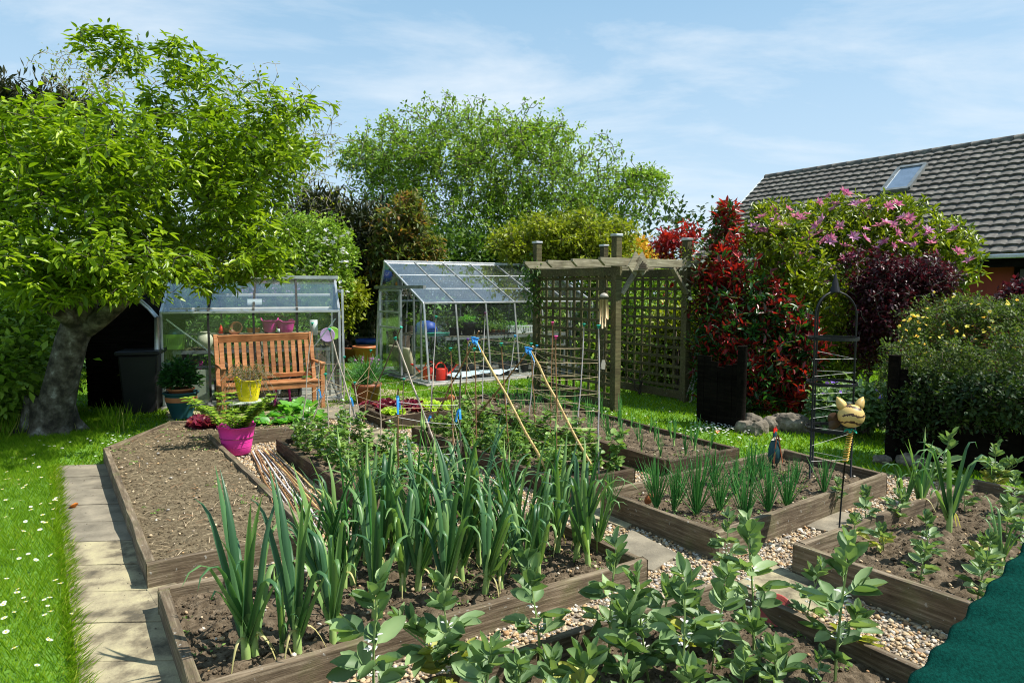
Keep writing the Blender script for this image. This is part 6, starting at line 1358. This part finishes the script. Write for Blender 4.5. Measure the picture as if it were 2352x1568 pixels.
def grow(mb, N, Rr, tips, mat=0, sag=.05, wob=.07, seed=0, rk=.72, rmin=.0035, k1=.026, rec=None):
    rg = np.random.default_rng(seed); ctr = N.mean(0); order = np.argsort(np.linalg.norm(tips - ctr, axis=1) + rg.random(len(tips)) * .5)
    cap = len(N) + len(tips) * 16; A_ = np.zeros((cap, 3)); B_ = np.zeros(cap); n0 = len(N); A_[:n0] = N; B_[:n0] = Rr
    for ti in order:
        t_ = tips[ti]; d = ((A_[:n0] - t_) ** 2).sum(1) ** .5 + .3 * np.maximum(0, A_[:n0, 2] - t_[2]); j = int(np.argmin(d)); a = A_[j]; L = np.linalg.norm(t_ - a)
        if L < .04: continue
        m = min(15, max(3, int(L / .12))); s = np.linspace(0, 1, m)[:, None]; p = a + (t_ - a) * s; p[1:-1] += rg.normal(0, wob * min(L, 1), (m - 2, 3)); p[:, 2:] += sag * L * np.sin(s * math.pi)
        ra = min(B_[j] * rk, .008 + L * k1); r = np.maximum(ra * (1 - s[:, 0] * .7), rmin); mb.tube(p, r, 6 if ra > .02 else 3, mat, cap=False); A_[n0:n0 + m - 1] = p[1:]; B_[n0:n0 + m - 1] = r[1:]; n0 += m - 1
        if rec is not None: rec.append((p[max(1, m // 2):], _unit((p[-1] - p[-2])[None])[0]))
    return A_[:n0]
def shoots(blobs, n, frac=.10, seed=1, lo=.25, out=1.28, rough=.3, gap=.12, gs=1.3):
    P_, D_ = in_blobs(blobs, n, lo, rough, seed, gap, gs); r_ = np.random.default_rng(seed + 5)
    k = int(n * frac); i = r_.integers(0, len(blobs), k); d = sph(k); d[:, 2] = np.abs(d[:, 2]) * .9 + .1; d = _unit(d)
    e = np.array([np.array(blobs[j][0]) + d[q] * np.array(blobs[j][1]) * (1 + (out - 1) * r_.random()) for q, j in enumerate(i)])
    return np.vstack([P_, e])
def leafon(mb, rec, per, T, size, mat=0, spread=.04, droop=.2, up=None, along=.5, rlo=0., rhi=1., zt=None, flat=1.):
    pos = np.vstack([p for p, d in rec]); dr = np.vstack([np.repeat(d[None], len(p), 0) for p, d in rec]); ti = np.concatenate([np.full(len(p), random.random()) for p, d in rec])
    k = len(pos); P2 = np.repeat(pos, per, 0); D2 = np.repeat(dr, per, 0) * along + rng.normal(0, .8, (k * per, 3)); D2[:, 2] = D2[:, 2] * flat - droop; D2 = _unit(D2)
    P2 = P2 + D2 * spread * .5 + rng.normal(0, spread * .4, P2.shape); r = np.clip(np.repeat(ti, per) * .55 + rng.random(k * per) * .45, 0, 1) * (rhi - rlo) + rlo
    if zt is not None: r = zt(P2, r)
    ok = P2[:, 2] > .02
    scatter(mb, T, P2[ok], D2[ok], size * (.6 + .7 * rng.random(ok.sum())), mat, rnd=r[ok], jit=.1)
rec = []
LBb = [((b[0] - o3), b[1]) for b in TB]
tips = shoots(LBb, 3300, .06, 3, .30, 1.2, .34, .33, 1.5); tips = tips[tips[:, 2] > 1.15]
grow(wood, N0, np.full(len(N0), .075), tips, 0, .05, .09, 4, .74, .0035, .028, rec)
for k_ in range(7):      # root flare
    a_ = k_ * .9 + .2; e = np.array([math.cos(a_) * .46, math.sin(a_) * .38, -.06]); wood.tube([np.array([math.cos(a_) * .12, math.sin(a_) * .12, .42]), e * [.5, .5, 1] + [0, 0, .16], e], [.13, .10, .03], 8, cap=False)
wood.build('trunk', M['bark'], tr)
m = MB(); leafon(m, rec, 7, LEAF, .106, 0, .07, .12, along=.5, flat=.45); m.build('crown', M['treeleaf'], tr)

def tree(name, label, base, blobs, n, per, T, size, leaf, spread=.12, droop=.2, wood='barkdark', ntips=120, seed=1, shell=.5, gap=.2, gs=1.2, rough=.3, stems=None, cat='tree', r0=.12, rmin=.006, rlo=0, rhi=1, group=None, extra=None, trunkh=.35, twig=0, k1=.020, frac=.10, out=1.28, zt=None):
    b = np.array([base[0], base[1], 0.]); t = thing(name, label, cat, b, 0, group); lb = [(c - b, r) for c, r in blobs]
    m = MB()
    if ntips:
        lo = min(c[2] - r[2] for c, r in lb); ctr = np.mean([c for c, r in lb], 0); h = max(.3, ctr[2] * trunkh); N = []
        for q in range(stems or 1):
            e = np.array([rng.normal(0, .2 * (q > 0)) + ctr[0] * .3, rng.normal(0, .2 * (q > 0)) + ctr[1] * .3, h]); p = wavy((rng.normal(0, .06) * (q > 0), rng.normal(0, .06) * (q > 0), -.05), e, 6, .03, q + seed); m.tube(p, np.linspace(r0, r0 * .6, 6), 8, cap=False); N += list(p[2:])
        N = np.array(N); rec = []
        tips = shoots(lb, twig, frac, seed, .25, out, rough) if twig else in_blobs(lb, ntips, .4, .2, seed, 0)[0]
        tips = tips[tips[:, 2] > .05]
        grow(m, N, np.full(len(N), r0 * .7), tips, 0, .04, .08, seed, .75, rmin, k1, rec); m.build('trunk', M[wood], t)
        if twig:
            m = MB(); leafon(m, rec, per, T, size, 0, spread, droop, rlo=rlo, rhi=rhi, zt=zt); m.build('crown' if cat == 'tree' else 'foliage', M[leaf], t); return t, None, b
    m = MB(); pts = foliage(m, lb, n, per, T, size, 0, spread, droop, seed, shell, rough, gap, gs, rlo, rhi); m.build('crown' if cat == 'tree' else 'foliage', M[leaf], t)
    return t, pts, b
def G0(x, d): p = P(x, 662, d); return p
# fresh green tree behind the greenhouses
tree('hazel_tree', 'tall airy bright green tree rising behind the large greenhouse', G0(1130, 21), [blob(1000, 430, 21, 170, 130, 2.2), blob(900, 400, 21, 90, 90, 1.6), blob(1030, 330, 21, 120, 75, 1.8), blob(1180, 400, 21, 180, 120, 2.2), blob(1260, 450, 21, 170, 120, 2), blob(1400, 470, 20.5, 110, 70, 1.3), blob(1220, 330, 21, 80, 40, 1), blob(1150, 540, 20.5, 200, 80, 2), blob(1480, 430, 20.5, 45, 35, .6), blob(830, 400, 21, 45, 60, .8)], 7600, 5, DIA, .112, 'fineleaf', .09, .05, 'barkdark', 420, 5, .35, .30, 1.0, .42, 5, r0=.12, rmin=.010, twig=4600, frac=.24, out=1.38)
# twiggy willow behind the left tree
tree('bare_twig_tree', 'half bare pale twiggy tree showing between the left tree and the green tree', G0(600, 15), [blob(640, 400, 15, 160, 170, 1.2), blob(560, 260, 15, 110, 90, 1), blob(700, 350, 15, 70, 110, .8), blob(320, 190, 14, 160, 80, 1), blob(180, 190, 14, 70, 50, .8)], 700, 1, DIA, .08, 'limeleaf', .05, 0, 'barkpale', 520, 8, .3, .25, 1.2, .4, 4, r0=.08, rmin=.006, twig=1300, frac=.2, out=1.4)
# dark conifers
for i, (x, d, L_) in enumerate([(120, 16, [blob(110, 300, 16, 90, 90, 1), blob(150, 360, 16, 120, 120, 1.2), blob(20, 380, 16, 120, 130, 1.2)]), (0, 15, [blob(-20, 330, 15, 50, 130, .8)]), (800, 17, [blob(790, 620, 17, 120, 150, 1.2), blob(730, 540, 17, 80, 110, 1), blob(850, 560, 17, 60, 90, 1)])]):
    tree('conifer', ['dark ragged conifer rising behind the left tree', 'narrow dark conifer at the left edge of the view', 'dark brown-green conifer between the two greenhouses'][i], G0(x, d), L_, 2600, 7, NEEDLE, .22, 'conifer', .16, .1, 'barkdark', 60, 20 + i, .5, .1, 1.5, .45)
tree('apple_tree', 'light green bush dotted with white blossom behind the small greenhouse', G0(720, 14), [blob(700, 610, 13.6, 95, 100, .9), blob(760, 600, 13.8, 60, 90, .8), blob(650, 660, 13.4, 80, 70, .8), blob(690, 540, 13.8, 60, 45, .7)], 1700, 7, DIA, .085, 'fineleaf', .08, .1, 'barkdark', 60, 12, .5, .2, 1.6, .35, 3, twig=1300, out=1.2)
t, pts, b = tree('lilac_bush', 'green bush with pale pink blossom behind the small greenhouse', G0(560, 13), [blob(560, 690, 12.6, 110, 70, .7), blob(450, 720, 12.4, 110, 90, .7), blob(600, 780, 12.6, 120, 60, .6)], 900, 7, DIA, .11, 'shrubleaf', .12, .2, 'barkdark', 40, 13, .5, .2, 1.6, .35, 3, cat='shrub')
q = P(570, 670, 12.0) - b
for k in range(18):
    m = MB(); c = q + rng.normal(0, 1, 3) * [.35, .1, .14]; d = sph(26); scatter(m, DIA, c + d * .04, d, .04); m.build('blossom', M['petallilac'], t)
q_ = [P(x, y, 12.9) for x, y in zip(rng.uniform(650, 800, 60), rng.uniform(520, 690, 60))]
ap = bpy.data.objects['apple_tree'].location
def blossoms(parent, b, pts, size, mat, T=OVAL, n=7, name='blossom'):
    proto = None
    for c in pts:
        if proto is None:
            m = MB(); a = np.arange(n) * 6.283 / n; m.inst(T[0], T[1], frames(np.c_[np.cos(a), np.sin(a), .5 + .3 * (np.arange(n) % 2)], (0, 0, 1)) * 1.0, np.zeros((n, 3)), 0, rng.random(n), True); o = m.build(name, M[mat], parent); proto = o
        else: o = proto.copy(); S.collection.objects.link(o); o.parent = parent
        o.location = tuple(np.array(c) - b); s = size * random.uniform(.7, 1.25); o.scale = (s, s, s); o.rotation_euler = (random.uniform(-.3, 1.2), random.uniform(-.7, .7), random.random() * 6.28)
blossoms(bpy.data.objects['apple_tree'], np.array(ap), q_, .05, 'petalwhite', n=5)
tree('bronze_shrub', 'tall shrub with bronze tipped leaves left of the large greenhouse roof', G0(930, 16), [blob(925, 540, 16, 65, 75, .7), blob(900, 600, 16, 60, 60, .6), blob(960, 600, 16, 60, 60, .6), blob(940, 490, 16, 35, 40, .4)], 1300, 5, LEAFS, .13, 'bronze', .07, -.2, 'barkdark', 60, 14, .5, .15, 1.5, .35, 3, cat='shrub', twig=900, out=1.2)
tree('green_hedge', 'dense mid green hedge running behind the large greenhouse', G0(1100, 18.5), [blob(1080, 610, 18.5, 180, 75, 1), blob(1250, 640, 18.5, 180, 90, 1), blob(1010, 680, 18.5, 150, 120, .9), blob(1230, 740, 18.5, 220, 100, .9)], 3200, 7, DIA, .15, 'shrubleaf', .15, .1, 'barkdark', 0, 15, .6, .1, 1.4, .3, cat='hedge')
tree('yellow_leaved_tree', 'yellow-green leafy tree above the pergola posts', G0(1330, 15), [blob(1250, 560, 15.5, 100, 60, .9), blob(1340, 550, 15.5, 110, 60, .9), blob(1180, 580, 15.5, 60, 45, .7), blob(1380, 600, 15.5, 90, 60, .8)], 2200, 6, DIA, .105, 'limeleaf', .08, .1, 'barkdark', 70, 16, .45, .22, 1.4, .4, 3, twig=1500, out=1.25)
tree('golden_conifer', 'small golden yellow conifer between the pergola posts', G0(1470, 17), [blob(1455, 590, 17, 40, 35, .6), blob(1480, 620, 17, 45, 40, .6)], 900, 6, DIA, .10, 'yellowcon', .10, .0, 'barkdark', 0, 17, .6, .05, 1.5, .3, cat='shrub')
# garden seen through the trellis, and masses that close the view
for i, (x, d, L_, lf, lab) in enumerate([(1500, 13.5, [blob(1500, 720, 13.5, 130, 110, .7), blob(1420, 800, 13.2, 90, 60, .5)], 'fineleaf', 'green shrub seen through the right lattice panel'), (1560, 12.0, [blob(1560, 800, 12, 70, 80, .5)], 'limeleaf', 'yellowish shrub low behind the right lattice panel'),
    (1300, 17.5, [blob(1330, 760, 17.5, 140, 60, .8)], 'fineleaf', 'fresh green shrub beyond the end of the large greenhouse'), (30, 9.5, [blob(20, 760, 8.8, 95, 100, .7), blob(-40, 860, 8.0, 120, 110, .7), blob(60, 850, 9.2, 70, 80, .5)], 'fineleaf', 'leafy hedge plants at the left edge behind the trunk'),
    (20, 12, [blob(0, 700, 12, 200, 140, .9), blob(160, 680, 12.5, 140, 120, .8)], 'hedge', 'dark hedge behind the shed'), (420, 14.5, [blob(420, 600, 14.5, 240, 110, .9), blob(330, 760, 14.5, 200, 110, .9)], 'hedge', 'dark hedge behind the small greenhouse roof'),
    (820, 19, [blob(820, 720, 19, 110, 90, .9), blob(900, 720, 19, 90, 90, .9)], 'hedge', 'dark hedge filling the gap behind the pallet screen'), (800, 15.8, [blob(772, 690, 15.0, 26, 60, .3), blob(800, 690, 15.2, 26, 30, .25)], 'limeleaf', 'light green shrub in front of the pallet screen'),
    (1650, 15, [blob(1640, 700, 15, 160, 100, .8), blob(1850, 720, 14, 200, 120, .8)], 'shrubleaf', 'green shrubs under the house wall behind the red bush')]):
    tree('shrub', lab, G0(x, d), L_, 1500, 7, DIA, .11, lf, .12, .1, 'barkdark', 25, 30 + i, .5, .12, 1.6, .35, 3, cat='shrub', r0=.05)
tree('woodland', 'distant line of dark green trees closing the garden', np.array([0, 30, 0]), [(np.array([x, 31 + (i % 2) * 3, 2.0]), (3.6, 2, 2.4 + .7 * (i % 3))) for i, x in enumerate(range(-34, 30, 5))], 6000, 6, DIA, .30, 'hedge', .4, .1, 'barkdark', 0, 44, .6, .05, .6, .3, cat='hedge')
o = bpy.data.objects['woodland']; kk = kids(o)[0]; bpy.data.objects.remove(o); kk.location = (0, 30, 0); kk.name = 'distant_trees'; tag(kk, kind='stuff')
# long shoots left in the pea rows etc. are in the plants; rhubarb by the pallet screen
t = rosette('rhubarb_plant', 'rhubarb with big crinkled leaves by the far border board', 'leafy vegetable', 'salad', 16, .55, 61, ROUND, .8); t.location = tuple(G(800, 800))
# red photinia
PH = [blob(1660, 560, 10.2, 30, 55, .3), blob(1672, 500, 10.2, 24, 28, .22), blob(1680, 650, 9.9, 55, 75, .4), blob(1745, 690, 9.7, 60, 60, .4), blob(1625, 640, 10.1, 35, 45, .3), blob(1690, 770, 9.6, 72, 80, .5), blob(1640, 830, 9.9, 60, 110, .4), blob(1640, 700, 10.0, 45, 60, .35), blob(1800, 740, 9.3, 65, 80, .3), blob(1840, 800, 9.2, 45, 70, .3), blob(1760, 830, 9.3, 85, 85, .45), blob(1825, 890, 9.2, 50, 70, .4), blob(1735, 900, 9.2, 75, 65, .4)]
t, pts, b = tree('photinia_bush', 'large bush with glossy red and green leaves behind the dark gate', G0(1730, 9.4), PH, 1500, 5, LEAF, .105, 'photinia', .06, -.4, 'barkdark', 130, 18, .5, .12, 1.9, .3, 5, cat='shrub', r0=.05, twig=1400, out=1.22, zt=lambda p, r: np.clip(r + .02 + .08 * (p[:, 2] - 1.0) + .5 * (vnoise(p * 2.1 + 3) - .5), 0, 1))
tree('red_shoots_shrub', 'thin red leaved shoots rising behind the right pergola post', G0(1560, 10.8), [blob(1555, 560, 10.8, 50, 40, .3), blob(1530, 580, 10.8, 30, 25, .2)], 60, 4, LEAF, .10, 'photinia', .05, -.3, 'barkdark', 30, 19, .4, .0, 2, .3, 3, cat='shrub', r0=.02, rlo=.55, twig=90, out=1.5)
MG = [blob(1880, 560, 10.9, 190, 90, 1.0), blob(2030, 560, 10.9, 150, 90, 1.0), blob(1790, 600, 9.9, 60, 100, .5), blob(1840, 680, 9.8, 70, 110, .5), blob(1930, 500, 10.9, 90, 45, .7), blob(2130, 600, 10.8, 80, 90, .8), blob(1890, 760, 10.3, 130, 150, .8), blob(1770, 520, 10.3, 50, 50, .4), blob(2190, 640, 10.8, 45, 70, .5), blob(2070, 700, 10.6, 120, 100, .7), blob(2040, 480, 10.9, 40, 25, .3)]
t, pts, b = tree('magnolia_bush', 'big yellow-green magnolia bush covered with pink flowers before the house', G0(1950, 10.8), MG, 4300, 5, LEAF, .105, 'magnolia', .06, -.45, 'barkdark', 160, 21, .55, .12, 1.9, .3, 6, cat='shrub', r0=.05, twig=2600, out=1.14)
fl = [(int(x), int(y)) for x, y in zip(np.random.default_rng(6).uniform(1740, 2200, 34), np.random.default_rng(8).uniform(500, 650, 34)) if not (x > 1990 and y > 590)] + [(1750, 500), (1775, 487), (1782, 505), (1800, 520), (1830, 498), (1841, 503), (1853, 492), (1935, 440), (1945, 447), (1880, 465), (1918, 470), (1760, 530), (1845, 550), (1860, 545), (1858, 600), (1915, 480), (1985, 465), (2000, 480), (1990, 498), (2060, 470), (2040, 475), (2022, 520), (2035, 512), (2075, 500), (2090, 515), (2110, 520), (2060, 535), (2075, 560), (2010, 570), (1960, 545), (1905, 555), (1815, 560), (1800, 610), (1925, 520), (1890, 505), (2140, 560), (2150, 580), (2200, 580), (2228, 600), (1840, 640), (1870, 655), (1810, 480), (1730, 520), (1955, 590), (2030, 560), (2100, 545), (1905, 450), (2130, 530), (1965, 470), (1875, 520)]
blossoms(t, b, [P(x, y, 9.75 + .25 * random.random() + (.3 if y < 500 else 0)) for x, y in fl], .095, 'petalpink', LEAF, 8, 'flower')
BB = [blob(2060, 640, 9.4, 100, 55, .6), blob(2130, 650, 9.4, 60, 40, .5), blob(2010, 720, 9.2, 70, 90, .5), blob(1985, 620, 9.4, 45, 40, .4), blob(2090, 690, 9.3, 80, 40, .4), blob(2010, 800, 9.2, 50, 50, .35)]
tree('purple_leaved_tree', 'small tree with dense dark purple leaves in front of the magnolia', G0(1990, 9.3), BB, 1900, 7, DIA, .060, 'berberis', .05, .0, 'bark', 50, 22, .5, .08, 2.2, .3, 2, r0=.04, twig=1500, out=1.25)
tree('purple_leaved_shrub', 'dark purple leaved shrub at the right edge above the yellow flowers', G0(2350, 8.6), [blob(2362, 705, 8.6, 45, 45, .4)], 500, 8, DIA, .07, 'berberis', .07, .0, 'barkdark', 20, 23, .5, .08, 2.2, .3, 2, cat='shrub', r0=.03)
PT = [blob(2180, 760, 7.6, 110, 70, .45), blob(2290, 770, 7.3, 110, 75, .45), blob(2150, 850, 7.5, 100, 70, .4), blob(2290, 880, 7.0, 120, 80, .4), blob(2100, 930, 7.5, 60, 80, .35), blob(2340, 720, 7.4, 40, 30, .3), blob(2240, 715, 7.5, 60, 30, .3), blob(2075, 880, 6.85, 60, 100, .22), blob(2150, 870, 6.6, 80, 90, .2), blob(2230, 870, 6.35, 80, 80, .2), blob(2330, 860, 6.0, 60, 90, .2)]
t, pts, b = tree('potentilla_bush', 'twiggy olive green bush dotted with small yellow flowers above the black fence', G0(2220, 7.5), PT, 3800, 8, DIA, .036, 'potentilla', .04, -.3, 'barkdark', 200, 24, .5, .15, 2.6, .3, 7, cat='shrub', r0=.02, twig=3000, out=1.25, rmin=.003)
blossoms(t, b, [P(x, y, 7.0 + .15 * random.random()) for x, y in zip(rng.uniform(2060, 2340, 95), rng.normal(770, 45, 95))], .021, 'petalyellow', ROUND, 5, 'flower')
t, pts, b = tree('geranium_plant', 'mound of light green cut leaves with violet flowers behind the stones', G0(1950, 7.9), [blob(1960, 930, 7.9, 75, 38, .4), blob(1910, 935, 8.0, 40, 35, .3), blob(2010, 930, 7.8, 40, 35, .3)], 700, 6, ROUND, .06, 'bean', .05, -.3, 'pea', 0, 25, .6, .05, 2, .2, 3, cat='plant')
blossoms(t, b, [P(x, y, 7.5) for x, y in [(1913, 878), (1924, 877), (1930, 900), (1958, 888), (1962, 884), (2012, 896), (2024, 912), (1900, 880), (2030, 920), (1890, 905)]], .032, 'petalpurple', ROUND, 5, 'flower')
tree('shade_dark_shrub', 'low shrub over the black picket fence, leaves coloured dark for shade', G0(2200, 6.6), [blob(2075, 950, 6.62, 45, 80, .16), blob(2140, 930, 6.4, 60, 70, .16), blob(2215, 925, 6.15, 60, 60, .16), blob(2290, 930, 5.9, 60, 65, .16), blob(2350, 930, 5.7, 50, 60, .16)], 900, 6, DIA, .05, 'hedge', .05, -.1, 'barkdark', 60, 61, .4, .15, 2.4, .3, 3, cat='shrub', r0=.02, twig=1100, out=1.25, rmin=.003)  # dark leaf colour stands in for the shade in front of the fence
# climbers on the pergola
t, pts, b = tree('climbing_vine', 'leafy green climber twining up the back left pergola post', Pa, [(Pa + [0, 0, z], (.11 + .03 * math.sin(z * 3), .11, .28)) for z in (.6, 1.0, 1.4, 1.75, 2.0)] + [(Pa + [-.1, 0, 2.0], (.18, .15, .12)), (Pa + [-.08, -.1, 1.6], (.15, .12, .25))], 130, 5, LEAFS, .08, 'shrubleaf', .06, .5, 'barkdark', 40, 26, .5, .1, 3, .3, 3, cat='climber', r0=.015, rmin=.003)
t, pts, b = tree('honeysuckle', 'twiggy climber with pale cream blossom on the right pergola post', Pc, [(Pc + [.12, 0, z], (.22, .2, .3)) for z in (1.0, 1.5, 1.9)] + [(Pc + [.2, 0, 2.15], (.35, .25, .22)), (Pc + [.45, 0, 1.8], (.3, .25, .35))], 240, 6, DIA, .045, 'limeleaf', .05, .1, 'barkpale', 150, 27, .4, .1, 3, .35, 4, cat='climber', r0=.015, rmin=.003)
blossoms(t, b, [Pc + [.2 + rng.normal(0, .2), -.15 + rng.normal(0, .1), 1.95 + rng.normal(0, .22)] for _ in range(45)], .032, 'cream', ROUND, 5)
t, pts, b = tree('climbing_rose', 'tangle of bare twigs and green leaves inside the right lattice panel', Pd * .5 + Pc * .5, [((Pc * (1 - s_) + Pd * s_) + [0, 0, z], (.25, .2, .35)) for s_ in (.2, .5, .8) for z in (.5, 1.0, 1.5)], 90, 4, DIA, .055, 'fineleaf', .07, .1, 'barkdark', 90, 28, .3, .1, 3, .35, 4, cat='climber', r0=.018, rmin=.003)
# rough grass and weeds at the trunk
mb = MB(); q_ = np.vstack([np.array(G(random.gauss(x, s), y + random.gauss(0, 6)))[:2] for x, s, y in [(270, 25, 985), (10, 25, 1000), (60, 35, 975), (20, 20, 960)] for _ in range(130)]); n = len(q_); a = rng.random(n) * 6.28; d = np.c_[np.cos(a) * .5, np.sin(a) * .5, np.ones(n)]
R = frames(d, np.c_[np.sin(a), np.cos(a), 0 * a]) * (.15 + .25 * rng.random(n))[:, None, None]; R[:, :, 0] *= .3; mb.inst(BL3[0], BL3[1], R, np.c_[q_, 0 * a], 0); tag(mb.build('long_grass', M['grass']), kind='stuff')

# repeats that have no group yet share one
GRP = {'bamboo_cane': 'bamboo canes standing in the pea beds', 'fallen_leaf': 'fallen brown leaves', 'plant_pot': 'black plant pots in the large greenhouse', 'clay_pot': 'small clay pots on the staging', 'potted_plant': 'potted plants', 'potted_seedling': 'seedlings in the small greenhouse', 'seed_tray': 'seed trays in the large greenhouse', 'storage_box': 'storage crates under the staging', 'watering_can': 'red watering cans', 'flexible_tub': 'flexible plastic tubs', 'plate': 'round plates in the small greenhouse', 'staging_bench': 'greenhouse staging benches', 'clay_saucer': 'saucers stuck in the beds', 'raised_bed': 'timber raised beds', 'greenhouse': 'aluminium greenhouses', 'conifer': 'dark conifers behind the garden', 'shrub': 'shrubs around the garden', 'garden_pot': 'pots by the pallet screen', 'ribbon': 'blue ribbons binding the poles', 'white_string': 'white strings', 'garden_twine': 'jute twine rings'}
by = {}
for o in S.objects:
    if o.parent is None and o.type in ('MESH', 'EMPTY') and 'kind' not in o: by.setdefault(o.name.split('.')[0], []).append(o)
for k_, L_ in by.items():
    if len(L_) > 1:
        for o in L_:
            if 'group' not in o and k_ in GRP: o['group'] = GRP[k_]
